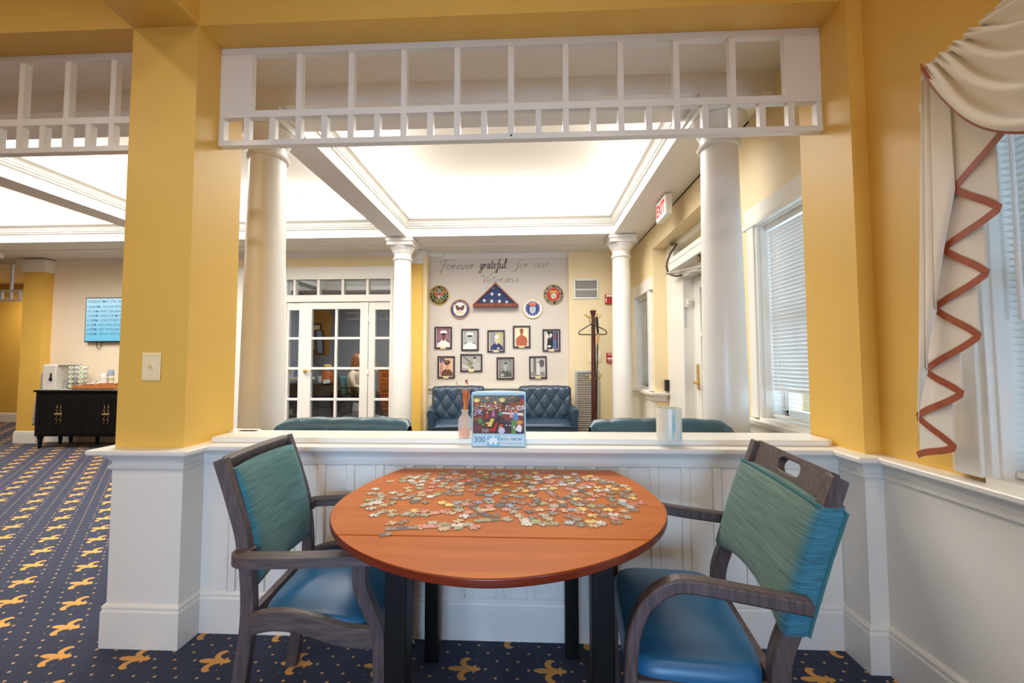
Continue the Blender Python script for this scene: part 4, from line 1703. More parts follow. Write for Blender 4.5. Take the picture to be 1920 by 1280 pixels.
class Print:
    """A flat printed picture: coloured shapes laid a hair apart on one plane; (u, v) run 0..1 across the picture."""

    def __init__(s, o, ux, uy, nrm, cols):
        s.o, s.ux, s.uy, s.n = Vector(o), Vector(ux), Vector(uy), Vector(nrm)
        s.mb, s.mats, s.idx, s.lay = MB(), [], {}, 0

    def _k(s, c):
        mt = c if not isinstance(c, tuple) else flat(c)
        if mt.name not in s.idx:
            s.idx[mt.name] = len(s.mats)
            s.mats.append(mt)
        s.mb.k = s.idx[mt.name]
        s.lay += 1

    def P(s, u, v):
        return s.o + s.ux * u + s.uy * v + s.n * (.000012 * s.lay)

    def poly(s, c, pts):
        s._k(c)
        s.mb.poly([s.P(*p) for p in pts])

    def rect(s, c, u0, v0, u1, v1):
        s.poly(c, [(u0, v0), (u1, v0), (u1, v1), (u0, v1)])

    def ell(s, c, u, v, ru, rv, n=18, a0=0, a1=2 * math.pi):
        s.poly(c, [(u + ru * math.cos(a0 + (a1 - a0) * k / n), v + rv * math.sin(a0 + (a1 - a0) * k / n)) for k in range(n + (0 if a1 - a0 > 6.2 else 1))])

    def ring(s, c, u, v, r0, r1, n=40):
        s._k(c)
        a = [s.P(u + r0 * math.cos(2 * math.pi * k / n), v + r0 * math.sin(2 * math.pi * k / n)) for k in range(n)]
        b = [s.P(u + r1 * math.cos(2 * math.pi * k / n), v + r1 * math.sin(2 * math.pi * k / n)) for k in range(n)]
        s.mb.add(a + b, [(k, (k + 1) % n, n + (k + 1) % n, n + k)[::-1] for k in range(n)])

    def star(s, c, u, v, r, rot=0, q=.42, kx=1.0):
        s.poly(c, [(u + kx * (r if k % 2 == 0 else r * q) * math.sin(rot + math.pi * k / 5), v + (r if k % 2 == 0 else r * q) * math.cos(rot + math.pi * k / 5)) for k in range(10)])

    def text(s, c, st, u, v, size, align='c', width=None, bold=0, rot=0.0):
        s._k(c)
        l = s.ux.length
        ca, sa = math.cos(rot), math.sin(rot)
        e1 = s.ux.normalized() * ca + s.uy.normalized() * sa
        e2 = s.uy.normalized() * ca - s.ux.normalized() * sa
        text(s.mb, st, s.P(u, v), e1, e2, size, align, width, bold)

    def arc_text(s, c, st, u, v, r, size, mid, spread, up=True, bold=.01):
        """Letters set round a circle (u, v in picture units with |ux| == |uy|)."""
        s._k(c)
        n = len(st)
        for i, ch in enumerate(st):
            if ch == ' ':
                continue
            f = (i - (n - 1) / 2) / max(1, n - 1)
            a = mid - f * spread if up else mid + f * spread
            e2 = s.ux.normalized() * math.cos(a) + s.uy.normalized() * math.sin(a)
            if not up:
                e2 = -e2
            e1 = e2.cross(s.n)
            e1 = e1 if (e1.dot(s.ux) * (math.sin(a)) >= 0) == up else e1
            base = s.o + s.ux * u + s.uy * v + (s.ux.normalized() * math.cos(a) + s.uy.normalized() * math.sin(a)) * (r * s.ux.length) + s.n * (.000012 * s.lay)
            rt = Vector((e2.z, 0, -e2.x)) if abs(s.n.y) > .5 else e1
            text(s.mb, ch, base - e2 * (size * .35), rt, e2, size, 'c', None, bold)

    def build(s, name, parent, **k):
        return s.mb.build(name, s.mats, parent, **k)


px_, pz_ = W_, H_
pr = Print((bx0, YBX - .0006, bz0), (W_, 0, 0), (0, 0, H_), (0, -1, 0), None)
rr = random.Random(3)
u0, v0, u1, v1 = .025, .245, .975, .955
sc = lambda u, v: (u0 + (u1 - u0) * u, v0 + (v1 - v0) * v)


def srect(c, a, b, cc, d):
    pr.rect(c, *sc(a, b), *sc(cc, d))


def spoly(c, pts):
    pr.poly(c, [sc(*p) for p in pts])


def sell(c, u, v, ru, rv, **k):
    p = sc(u, v)
    pr.ell(c, p[0], p[1], ru * (u1 - u0), rv * (v1 - v0), **k)


srect((84, 62, 52), 0, 0, 1, 1)
spoly((112, 120, 110), [(0, .82), (.1, .80), (.72, .80), (1, .98), (1, 1), (0, 1)])
spoly((98, 66, 50), [(0, .30), (.35, .55), (.62, .55), (.95, .05), (.95, 0), (0, 0)])
spoly((70, 48, 42), [(.2, 0), (.9, 0), (.8, .25), (.5, .45), (.35, .3)])
srect((146, 78, 44), 0, .60, .56, .82)
spoly((150, 84, 48), [(.56, .62), (.72, .80), (1, .86), (1, .58), (.6, .58)])
spoly((92, 96, 70), [(.60, .80), (.75, .84), (1, .98), (.9, 1), (.7, .95)])
for k in range(70):
    u, v = rr.uniform(.0, .55), rr.choice((.62, .67, .72, .77)) + rr.uniform(-.01, .01)
    c = rr.choice([(196, 92, 60), (220, 190, 130), (120, 140, 160), (230, 225, 215), (90, 60, 70), (200, 130, 80), (120, 150, 110)])
    srect(c, u, v - .018, u + rr.uniform(.015, .05), v + .018)
for k in range(40):
    u, v = rr.uniform(.60, .98), rr.choice((.62, .66, .71))
    c = rr.choice([(225, 225, 235), (150, 170, 205), (220, 170, 120), (120, 110, 140), (240, 230, 200)])
    srect(c, u, v - .02, u + rr.uniform(.015, .04), v + .02)
spoly((236, 226, 208), [(.54, .52), (.98, .46), (.98, .54), (.58, .56)])
spoly((128, 66, 40), [(.54, .52), (.98, .46), (.98, .10), (.84, .22), (.62, .38)])
spoly((150, 80, 40), [(0, .30), (.20, .42), (.20, .48), (0, .40)])
for k in range(26):
    u = rr.uniform(0, .17); v = .42 + u * .5 + rr.uniform(0, .14)
    srect(rr.choice([(120, 180, 170), (230, 220, 220), (170, 130, 190), (220, 120, 90), (150, 170, 210)]), u, v, u + .03, v + .03)
for (u, v, r) in ((.075, .87, .065), (.57, .88, .062), (.435, .82, .032)):
    sell((240, 206, 96), u, v, r, r * .8); sell((250, 232, 150), u, v - .03, r * .6, r * .5)
    srect((120, 90, 50), u - .004, v + .05, u + .004, 1.0)
for a in (.35, 1.9, 3.5, 5.2):
    cx, cy = .28, .93
    spoly((180, 80, 40), [(cx, cy), (cx + .15 * math.cos(a) - .01, cy + .07 * math.sin(a)), (cx + .15 * math.cos(a + .14), cy + .07 * math.sin(a + .14))])
sell((226, 196, 130), .28, .925, .035, .03)
spoly((190, 90, 60), [(.68, .885), (.83, .965), (.85, .99), (.70, .915)])
spoly((236, 224, 206), [(.70, .895), (.82, .96), (.83, .975), (.71, .912)])
srect((70, 80, 130), .92, .86, 1, 1); srect((190, 70, 70), .93, .82, .99, .90)
for (u, v, c, h) in ((.28, .40, (200, 40, 44), .17), (.40, .44, (196, 110, 160), .22), (.53, .46, (60, 140, 110), .16), (.75, .42, (226, 170, 180), .2)):
    spoly(c, [(u - .035, v), (u + .035, v), (u + .02, v + h * .7), (u - .02, v + h * .7)])
    sell((214, 160, 120), u, v + h * .85, .02, .028); srect((60, 50, 60), u - .02, v - .06, u + .02, v)
for k in range(6):
    u = .56 + k * .04; v = .44 - k * .012
    srect((190, 80, 50), u, v, u + .032, v + .02); srect((120, 110, 120), u + .012, v - .13, u + .02, v)
spoly((92, 150, 84), [(.09, .38), (.17, .40), (.20, .28), (.12, .26)]); spoly((150, 190, 90), [(.17, .24), (.24, .26), (.20, .21)])
spoly((232, 206, 90), [(.36, .40), (.42, .38), (.36, .18), (.28, .19)]); spoly((236, 214, 110), [(.25, .29), (.34, .29), (.34, .25), (.26, .25)])
spoly((206, 40, 44), [(.45, .29), (.48, .28), (.43, .06), (.38, .07)]); spoly((206, 50, 50), [(.31, .12), (.44, .13), (.40, .08), (.32, .08)])
for a, b in ((.33, 0), (.40, 0)):
    srect((206, 40, 44), a, b, a + .012, .1)
sell((150, 140, 130), .245, .10, .07, .05); srect((140, 130, 122), .18, .03, .31, .10); sell((120, 40, 70), .245, .14, .06, .025)
for k in range(8):
    srect(rr.choice([(150, 60, 50), (110, 100, 120)]), .01 + k * .02, .05 + .01 * (k % 3), .02 + k * .02, .22)
sell((206, 200, 224), .56, .08, .065, .085); sell((222, 170, 130), .54, .18, .032, .045); sell((180, 80, 40), .55, .215, .042, .032)
spoly((96, 146, 80), [(.75, .0), (.83, .0), (.86, .36), (.75, .36)]); spoly((90, 150, 210), [(.79, .36), (.89, .36), (.86, .54), (.80, .54)])
sell((222, 150, 110), .835, .59, .034, .045); sell((190, 90, 50), .84, .625, .038, .03)
spoly((240, 238, 236), [(.82, .10), (.93, .03), (.97, .20), (.88, .24)]); sell((210, 140, 100), .90, .27, .03, .04); sell((230, 150, 60), .91, .30, .065, .05); srect((40, 40, 60), .86, 0, .95, .04)
spoly((150, 50, 60), [(.935, .26), (.955, .14), (.97, .14), (.96, .26)])
for a in ((.63, .21), (.70, .20)):
    spoly((236, 236, 236), [(a[0], a[1]), (a[0] + .045, a[1]), (a[0] + .03, a[1] + .04)]); srect((50, 60, 110), a[0] + .01, a[1] + .03, a[0] + .04, a[1] + .08)
sell((250, 248, 244), .80, .17, .012, .03)
# lettering panel
WHT = (240, 246, 246)
TB = (70, 150, 184)
pr.rect((202, 228, 234), .035, .02, .965, .215)
pr.text(TB, '300', .155, .085, .036, width=.05, bold=.02)
pr.rect((206, 226, 232), .04, .035, .265, .036)
pr.rect((116, 192, 216), .29, .022, .52, .195)
pj = piece_outline(.15, .12, [-1, 1, 1, 1])
pr.poly(WHT, [(.405 + a, .107 + b) for a, b in pj])
pr.text(TB, 'BITS', .598, .128, .0125, width=.030, bold=.03)
pr.text(TB, 'and', .695, .134, .0075, rot=.5)
pr.text(TB, 'PIECES', .835, .128, .0125, width=.047, bold=.03)
pr.text((90, 120, 140), 'Your Puzzle Authority', .735, .056, .0078, width=.094)
pr.text((120, 150, 165), 'LARGE PIECE PUZZLE', .15, .055, .0036, width=.050)
pr.build('front_print', bt)

# ================================================================ REED DIFFUSER and PAINTED VASE on the ledge
FROST = bpy.data.materials.new('frosted_glass')
FROST.use_nodes = True
nt = FROST.node_tree
nt.nodes.clear()
no, nm_, nt1, nd1 = [nt.nodes.new('ShaderNode' + q) for q in ('OutputMaterial', 'MixShader', 'BsdfTransparent', 'BsdfPrincipled')]
nd1.inputs['Base Color'].default_value = lin((244, 238, 224))
nd1.inputs['Roughness'].default_value = .3
nm_.inputs[0].default_value = .40
nt.links.new(nt1.outputs[0], nm_.inputs[1])
nt.links.new(nd1.outputs[0], nm_.inputs[2])
nt.links.new(nm_.outputs[0], no.inputs[0])
OIL = mat('orange_oil', (238, 128, 14), .2)
LZ = .873
p = aZ(871.5, 820, LZ)
yb = p.y
t = thing('reed_diffuser', 'frosted glass diffuser bottle with orange reeds left of the puzzle box', 'diffuser', (p.x, yb, LZ))
cx = p.x
k_ = yb / F
m = MB()
r_ = 12.2 * k_
zz = lambda py: aY(871, py, yb).z
prof = [(r_ * .9, LZ), (r_, LZ + .004), (r_, zz(787)), (r_ * .92, zz(783)), (r_ * .55, zz(778)), (r_ * .48, zz(774)), (r_ * .48, zz(770.5)), (r_ * .58, zz(769.5)), (r_ * .58, zz(768))]
n = 40
m.lathe(prof, (cx, yb, 0), n)
# ribs of the pressed glass
vs = []
for i, v in enumerate(m.v):
    a = math.atan2(v[1] - yb, v[0] - cx)
    if LZ + .005 < v[2] or 1:
        f = 1 + .02 * (1 if (i % n) % 2 else -1)
        vs.append((cx + (v[0] - cx) * f, yb + (v[1] - yb) * f, v[2]))
m.v = vs
m.build('bottle', FROST, t, smooth=True, ang=50)
m = MB(); m.lathe([(r_ * .86, LZ + .009), (r_ * .86, zz(806))], (cx, yb, 0), 24); m.build('oil', OIL, t, smooth=True)
REED = mat('orange_reed', (226, 128, 40), .6)
for i in range(9):
    a = i * 2.4
    b0 = Vector((cx - .4 * r_ * math.cos(a) * .8, yb + .4 * r_ * math.sin(a) * .8, zz(812)))
    tx = 871 + 7 * math.cos(a) * (1 if i % 3 else .4) + 3
    top = aY(tx, 726 + (i * 7) % 9, yb + .008 * math.sin(a))
    m = MB(); m.tube([b0, top], .0021, 6); m.build('reed', REED, t)
RED = mat('red_berry', (170, 40, 24), .5)
for i, (px, py) in enumerate(((875.5, 716), (856, 717))):
    tip = aY(px, py, yb)
    m = MB(); m.tube([(cx, yb, zz(790)), aY((871 + px) / 2 + (4 if i == 0 else -2), 750, yb), tip], .0008, 5); st_ = m.build('stem', RED, t)
    m = MB()
    if i == 0:
        for k in range(9):
            m.ball(tip + Vector((rp.uniform(-.006, .006), rp.uniform(-.005, .005), rp.uniform(-.008, .010))), .0032, 8, 5)
    else:
        m.ball(tip, .003, 8, 5)
        for (qx, qy) in ((869, 739), (871.5, 724)):
            m.ball(aY(qx, qy, yb - .004), .003, 8, 5)
    m.build('berry_cluster', RED, t, smooth=True)


def streak_mat():
    m = bpy.data.materials.new('streaked_ceramic')
    m.use_nodes = True
    nt = m.node_tree
    b = nt.nodes['Principled BSDF']
    b.inputs['Roughness'].default_value = .3
    tc = nt.nodes.new('ShaderNodeTexCoord')
    mp = nt.nodes.new('ShaderNodeMapping')
    mp.inputs['Scale'].default_value = (60, 60, 7)
    n = nt.nodes.new('ShaderNodeTexNoise')
    n.inputs['Scale'].default_value = 1.0
    n.inputs['Detail'].default_value = 4
    r = nt.nodes.new('ShaderNodeValToRGB')
    r.color_ramp.elements[0].position = .3
    r.color_ramp.elements[0].color = lin((236, 222, 190))
    r.color_ramp.elements[1].position = .78
    r.color_ramp.elements[1].color = lin((90, 176, 190))
    e = r.color_ramp.elements.new(.52)
    e.color = lin((226, 232, 220))
    nt.links.new(tc.outputs['Object'], mp.inputs[0])
    nt.links.new(mp.outputs[0], n.inputs['Vector'])
    nt.links.new(n.outputs[0], r.inputs[0])
    nt.links.new(r.outputs[0], b.inputs['Base Color'])
    return m


p = aZ(1255, 824, LZ)
r_ = 22.3 * p.y / F
zt_ = aY(1255, 764, p.y).z
m = MB()
m.lathe([(r_ * .96, LZ), (r_ * .985, LZ + .005), (r_, LZ + .02), (r_, zt_ - .003), (r_ * .985, zt_), (r_ * .94, zt_), (r_ * .93, zt_ - .004), (r_ * .92, LZ + .012), (.001, LZ + .010)], (p.x, p.y, 0), 40)
m.build('vase', streak_mat(), label='cylindrical ceramic vase with blue streaks on the ledge', cat='vase', smooth=True, ang=50)
# ================================================================ TUFTED LOVESEATS
def make_loveseat(label, group, lea):
    """Faces -y at the origin: two-person leather chair with a button-tufted back."""
    t = thing('loveseat', label, 'loveseat', (0, 0, 0), group)
    Wd, bw = .40, .365
    # back: tufted front wrapping over the top
    P_, Q_, zb0 = .168, .125, .535

    def tuft(x, z):
        a = (x / P_ + (z - zb0) / (2 * Q_))
        b = (x / P_ - (z - zb0) / (2 * Q_))
        return (abs(math.sin(math.pi * a)) * abs(math.sin(math.pi * b))) ** .38

    def fn(u, v):
        x = -bw + 2 * bw * u
        e = abs(2 * u - 1)
        s_ = v * .62          # arc length up the front, over the roll, down behind
        if s_ < .40:
            z, y, ny, nz = .42 + s_, -.03 + .16 * s_, -1, 0
        elif s_ < .54:
            a = (s_ - .40) / .14 * math.pi
            z, y = .82 + .052 * math.sin(a), .034 + .052 * (1 - math.cos(a))
            ny, nz = -math.cos(a), math.sin(a)
        else:
            z, y, ny, nz = .82 - (s_ - .54), .138, 1, 0
        zz_ = .42 + min(s_, .47)
        tf = tuft(x, zz_) if s_ < .47 else (abs(math.sin(math.pi * (x / P_ + .5 * round((.88 - zb0) / Q_)))) ** .5 * max(0, 1 - (s_ - .47) / .08))
        d = .024 * tf * min(1, (1 - e) * 14) * min(1, s_ * 12)
        if s_ > .40:
            d = d * max(.30, 1 - (s_ - .40) / .05) + .012 * min(1, (s_ - .40) / .05) * min(1, (1 - e) * 14)
        if e > .9:
            y += .05 * ((e - .9) / .1) ** 2
        top = .018 * (e ** 6)
        return (x * (1 + .0 * s_), y + ny * d, z + nz * d - (top if s_ > .3 else 0))
    m = MB(); m.grid(75, 60, fn)
    m.build('back', lea, t, smooth=True, ang=75)
    m = MB(); m.box(-bw + .004, bw - .004, .045, .138, .12, .83); m.build('back_shell', lea, t, bevel=.03, seg=3)
    for j in range(-1, 4):
        z = zb0 + j * Q_
        if z < .46 or z > .87:
            continue
        for i in range(-3, 4):
            x = (i + (.5 if j % 2 else 0)) * P_
            if abs(x) < bw - .05:
                m = MB(); m.ball((x, -.03 + .16 * (z - .42) - .004, z), (.0105, .006, .0105), 10, 6)
                m.build('button', lea, t, smooth=True)
    cushion('seat_cushion', t, lea, -.335, .335, -.60, -.02, .30, .448, .022, .0, 7)
    m = MB(); m.box(-.40, .40, -.58, .12, .11, .30); m.build('base', lea, t, bevel=.012)
    m = MB(); m.box(-.392, .392, -.600, -.575, .12, .415); m.build('front_apron', lea, t, bevel=.01, seg=3)
    m = MB(); m.tube([(-.392, -.603, .418), (.392, -.603, .418)], .006, 8); m.build('welt', lea, t, smooth=True)
    for s_ in (-1, 1):
        prof = [(.0, .12), (.076, .12), (.082, .50), (.094, .56), (.090, .605), (.062, .632), (.025, .628), (.0, .600), (-.006, .56), (.0, .50)]
        prof = [(s_ * (.322 + a * 1.0), b) for a, b in prof]
        if s_ < 0:
            prof = prof[::-1]
        m = MB(); m.prism(prof, (0, -.50, 0), (1, 0, 0), (0, 0, 1), (0, .56, 0)); m.build('arm', lea, t, bevel=.018, seg=3, fixn=True)
        m = MB(); m.prism([(a * .985 + s_ * .004, b * .985 + .005) for a, b in prof], (0, -.512, 0), (1, 0, 0), (0, 0, 1), (0, .014, 0)); m.build('arm_front', lea, t, bevel=.006, fixn=True)
        for y in (-.55, .08):
            m = MB(); m.lathe([(.018, 0), (.026, .11)], (s_ * .36, y, 0), 14); m.build('leg', MAHOG, t)
    return t


ls = make_loveseat('navy tufted leather loveseat under the portraits, partly behind the diffuser bottle', 'tufted leather loveseats', LEATHER)
ls.location = (aY(858, 760, 5.60).x, 5.70, 0)
ls.rotation_euler = (0, 0, R(12))
ls2 = copy_tree(ls)
ls2['label'] = 'navy tufted leather loveseat under the portraits, beside the wall louvre and coat stand'
ls2.location = (aY(1022, 760, 5.75).x, 5.78, 0)
ls2.rotation_euler = (0, 0, R(-1))
ls3 = make_loveseat('teal leather loveseat backed against the half wall in front of the glazed doors', 'tufted leather loveseats', LEATHT)
ls3.location = ((aY(537, 806, 2.22).x + aY(780, 806, 2.22).x) / 2, 2.262, 0)
ls3.rotation_euler = (0, 0, R(180))
ls3.scale = (.95, .97, 1.045)
ls4 = copy_tree(ls3)
ls4['label'] = 'teal leather loveseat backed against the half wall behind the streaked vase'
ls4.location = ((aY(1103, 808, 2.22).x + aY(1368, 814, 2.22).x) / 2 - .02, 2.262, 0)

# ================================================================ VETERANS WALL
YP = YV - .001
INK = mat('dark_vinyl_lettering', (58, 56, 58), .5)
GL = {
    'o': ([[(.5, 1), (.15, .75), (.1, .3), (.4, 0), (.75, .25), (.75, .75), (.5, 1), (.75, .82), (1.05, .95)]], .98),
    'r': ([[(-.05, .45), (.2, 1.02), (.28, .8), (.2, 0)], [(.22, .55), (.42, .95), (.66, .92)]], .74),
    'e': ([[(.02, .42), (.5, .6), (.65, .85), (.45, 1), (.15, .7), (.1, .3), (.35, 0), (.8, .3)]], .80),
    'v': ([[(-.05, .75), (.15, 1), (.3, .15), (.42, 0), (.66, .6), (.7, 1), (.95, .92)]], .90),
    'g': ([[(.62, .9), (.35, 1), (.1, .6), (.2, .1), (.45, .1), (.66, .85)], [(.68, 1), (.62, -.3), (.35, -1), (0, -.8), (.3, -.3), (.95, .25)]], .92),
    'a': ([[(.66, .85), (.4, 1), (.1, .6), (.2, .05), (.45, .1), (.68, .95)], [(.72, 1), (.66, .2), (.8, 0), (1, .28)]], .96),
    't': ([[(.32, 1.75), (.24, .25), (.4, 0), (.66, .28)], [(.0, 1.12), (.62, 1.18)]], .62),
    'f': ([[(.85, 1.8), (.66, 2.02), (.45, 1.5), (.3, -.6), (.1, -1), (-.02, -.7), (.4, 0), (.75, .25)], [(.05, .95), (.72, 1.05)]], .74),
    'u': ([[(-.02, .75), (.12, 1), (.1, .3), (.3, 0), (.6, .4), (.66, 1)], [(.66, 1), (.65, .2), (.8, 0), (1, .28)]], .98),
    'l': ([[(.0, .25), (.42, 1.2), (.46, 1.9), (.32, 2.0), (.22, 1.2), (.25, .2), (.45, 0), (.68, .28)]], .64),
    'n': ([[(-.02, .7), (.14, 1), (.12, 0)], [(.12, .55), (.4, 1), (.6, .8), (.58, .2), (.72, 0), (.98, .28)]], .95),
    's': ([[(-.02, .25), (.42, .95), (.5, 1.05), (.46, .8), (.60, .25), (.38, 0), (.1, .12)], [(.58, .2), (.95, .5)]], .86),
    'F': ([[(-.1, 1.5), (.3, 2.1), (1.1, 2.15), (2.1, 2.45), (2.25, 2.1)], [(1.05, 2.12), (.7, 1.0), (.25, -1.0)], [(.25, .95), (.9, 1.0), (1.35, 1.2)]], 1.35),
    'V': ([[(-.3, 1.6), (.0, 2.1), (.25, 1.9), (.42, .9), (.5, 0)], [(.5, 0), (.95, 1.3), (1.6, 2.5), (2.1, 2.9)]], 1.0),
}


def script(mb, st, p0, p1, xh, wd, slant=.25):
    """Handwritten line from p0 to p1 (baseline ends) with x-height xh."""
    tot = sum(GL[c][1] if c != ' ' else .7 for c in st)
    d = (p1 - p0)
    e = d / tot
    x = 0
    for c in st:
        if c == ' ':
            x += .7
            continue
        strokes, w = GL[c]
        for sk in strokes:
            pts = curve([(a + slant * b * .6, b, 0) for a, b in sk], 5)
            P3 = [p0 + e * (x + q.x) + Vector((0, 0, xh * q.y)) for q in pts]
            L, Rr = [], []
            for i, q in enumerate(P3):
                dd = (P3[min(i + 1, len(P3) - 1)] - P3[max(i - 1, 0)])
                dd = dd.normalized() if dd.length > 1e-9 else Vector((1, 0, 0))
                nv = Vector((-dd.z, 0, dd.x))
                ww = wd * (.55 + .6 * abs(dd.z))
                L.append(q + nv * ww); Rr.append(q - nv * ww)
            n = len(L)
            mb.add([(a.x, a.y, a.z) for a in Rr + L], [(i, i + 1, n + i + 1, n + i) for i in range(n - 1)])
        x += w


def wp(px, py):
    return aY(px, py, YP)


wl = thing('wall_lettering', 'black script wall lettering reading Forever grateful for our Veterans above the flag case', 'lettering', wp(925, 500))
for st, a, b, xh, wd in (('Forever', wp(823.5, 505.6), wp(889, 504.5), .068, .0030), ('grateful', wp(899, 503.4), wp(949, 502.8), .070, .0052),
                         ('for', wp(966, 502), wp(991, 501.5), .060, .0022), ('our', wp(1000, 501), wp(1029, 500.5), .058, .0022), ('Veterans', wp(902, 530), wp(973, 529), .058, .0024)):
    m = MB(); script(m, st, a, b, xh, wd)
    m.build('word', INK, wl)


# ---- round service emblems
def emblem(label, px, py, ring_c, edge_c, top, bot, txt_c, inner_c, draw, group='round service emblems on the wall'):
    c = wp(px, py)
    r = 19.2 * YP / F
    t = thing('wall_emblem', label, 'emblem', (c.x, YP, c.z - r))
    m = MB(); m.lathe([(r * .99, 0), (r, .004), (r, .014), (r * .985, .017)], (c.x, YP, c.z), 48, axis=(0, -1, 0)); m.build('disc', flat(edge_c), t, smooth=True, ang=40)
    p = Print((c.x, YP - .0172, c.z), (r, 0, 0), (0, 0, r), (0, -1, 0), None)
    p.ell(ring_c, 0, 0, .92, .92, 48)
    p.ell(edge_c, 0, 0, .68, .68, 48)
    p.ell(inner_c, 0, 0, .64, .64, 48)
    if top:
        p.arc_text(txt_c, top, 0, 0, .79, r * .24, math.pi / 2, 2.5 if len(top) > 8 else 1.5)
    if bot:
        p.arc_text(txt_c, bot, 0, 0, .79, r * .24, -math.pi / 2, .25 * len(bot), up=False)
    draw(p)
    p.build('face', t)
    return t


GOLD, DKG, NAVY, WH, RD, SIL = (214, 178, 92), (36, 84, 56), (46, 56, 128), (236, 232, 226), (196, 42, 38), (196, 198, 196)


def eagle(p, wing, body, s=1.0, dy=0.0):
    for k in (-1, 1):
        p.poly(wing, [(k * .06 * s, .10 * s + dy), (k * .22 * s, .34 * s + dy), (k * .44 * s, .40 * s + dy), (k * .46 * s, .20 * s + dy), (k * .38 * s, -.06 * s + dy), (k * .28 * s, -.18 * s + dy), (k * .10 * s, -.16 * s + dy)][::k])
        for j in range(4):
            p.poly(body, [(k * (.16 + .07 * j) * s, (.22 - .01 * j) * s + dy), (k * (.18 + .07 * j) * s, (.22 - .01 * j) * s + dy), (k * (.20 + .055 * j) * s, (-.10 + .03 * j) * s + dy), (k * (.185 + .055 * j) * s, (-.10 + .03 * j) * s + dy)][::k])
    p.ell(body, 0, 0 + dy, .11 * s, .22 * s)
    p.ell(WH, .01, .27 * s + dy, .08 * s, .09 * s)
    p.poly(GOLD, [(.06 * s, .28 * s + dy), (.13 * s, .25 * s + dy), (.06 * s, .24 * s + dy)])


def draw_army(p):
    for k in range(16):
        a = 2 * math.pi * k / 16
        if abs(math.sin(a)) < .55:
            p.star(WH, .80 * math.cos(a), .80 * math.sin(a), .06)
    eagle(p, (196, 110, 60), (150, 84, 48), 1.1, .02)
    p.ell(SIL, 0, .40, .17, .17); p.ell((80, 110, 90), 0, .40, .10, .10)
    p.poly(WH, [(-.13, .08), (.13, .08), (.13, -.22), (0, -.34), (-.13, -.22)])
    for k in range(3):
        p.rect(RD, -.10 + .08 * k, -.24, -.065 + .08 * k, .0)
    p.rect((50, 60, 120), -.13, .0, .13, .08)
    p.poly((120, 160, 90), [(-.46, -.30), (-.20, -.16), (-.24, -.30)]); p.poly(SIL, [(.20, -.16), (.46, -.24), (.34, -.34)])
    p.poly(GOLD, [(-.3, -.40), (.3, -.40), (.2, -.52), (0, -.46), (-.2, -.52)])


def draw_navy(p):
    p.ring(GOLD, 0, 0, .64, .69); p.ell(WH, 0, 0, .60, .60, 40)
    for k in range(13):
        a = math.pi * (.1 + .8 * k / 12)
        p.poly((160, 164, 190), [(.30 * math.cos(a - .02), .3 * math.sin(a - .02)), (.56 * math.cos(a), .56 * math.sin(a)), (.30 * math.cos(a + .03), .3 * math.sin(a + .03))])
    eagle(p, (110, 66, 44), (80, 50, 40), .95, .02)
    p.poly(NAVY, [(-.14, .06), (.14, .06), (.14, -.02), (-.14, -.02)])
    for k in range(4):
        p.rect(RD if k % 2 == 0 else WH, -.12 + .06 * k, -.2, -.06 + .06 * k, -.02)
    p.ring(GOLD, 0, -.32, .10, .14); p.poly(GOLD, [(-.38, -.30), (.38, -.36), (.38, -.40), (-.38, -.34)])
    p.ell(GOLD, -.36, -.30, .07, .05); p.ell(GOLD, .36, -.36, .07, .05)


def draw_air(p):
    p.ell(NAVY, 0, 0, .70, .70, 44)
    for k in range(13):
        a = math.pi * (.5 + 2 * (k + .5) / 13)
        p.star(WH, .61 * math.cos(a), .61 * math.sin(a), .065)
    eagle(p, (226, 120, 90), (206, 96, 70), .72, .34)
    p.poly(SIL, [(-.30, .14), (.30, .14), (.30, -.22), (.18, -.42), (0, -.52), (-.18, -.42), (-.30, -.22)])
    p.poly((170, 196, 220), [(-.25, .09), (.25, .09), (.25, -.20), (.15, -.38), (0, -.46), (-.15, -.38), (-.25, -.20)])
    p.star(GOLD, 0, -.14, .16); p.rect((150, 170, 190), -.30, .13, .30, .17)


def draw_marine(p):
    p.ell(RD, 0, 0, .62, .62, 44)
    p.ell(SIL, .04, -.12, .27, .27); p.ell((224, 214, 180), .0, -.08, .12, .10); p.ell((214, 200, 150), .12, -.20, .08, .07)
    p.poly(GOLD, [(-.46, .30), (-.12, .42), (0, .34), (.12, .42), (.46, .30), (.30, .22), (.12, .20), (.06, .12), (-.06, .12), (-.12, .20), (-.30, .22)])
    p.poly(GOLD, [(-.40, .16), (-.34, .2), (.30, -.42), (.24, -.46)]); p.poly((224, 200, 130), [(-.44, -.10), (-.38, -.06), (-.22, -.34), (-.02, -.46), (.06, -.42), (-.14, -.28), (-.30, -.06)])
    p.poly(GOLD, [(.36, .04), (.42, .10), (.34, .22), (.28, .14)])


emblem('round green United States Army emblem on the wall', 823.7, 553.5, (30, 34, 28), GOLD, 'UNITED STATES', 'ARMY', GOLD, DKG, draw_army)
emblem('round white and blue Navy emblem with gold rim', 862.8, 579.5, NAVY, (226, 178, 96), 'UNITED STATES', 'NAVY', GOLD, WH, draw_navy)
emblem('round blue Air Force emblem with white ring', 998.7, 578.4, (238, 234, 226), (218, 198, 140), 'UNITED STATES', 'AIR FORCE', (200, 190, 160), NAVY, draw_air)
emblem('round red and black Marine Corps emblem', 1037.7, 552.3, (26, 24, 24), GOLD, 'UNITED STATES', 'MARINE CORPS', WH, RD, draw_marine)

# ---- folded flag in a triangular case
yf_ = YP - .09
A_, B_, C_ = aY(887, 570, yf_), aY(971, 570, yf_), aY(929, 529, yf_)
t = thing('flag_case', 'triangular wooden case with a folded blue starred flag on the wall', 'flag case', (C_.x, YP, A_.z - .04))
wq = .022


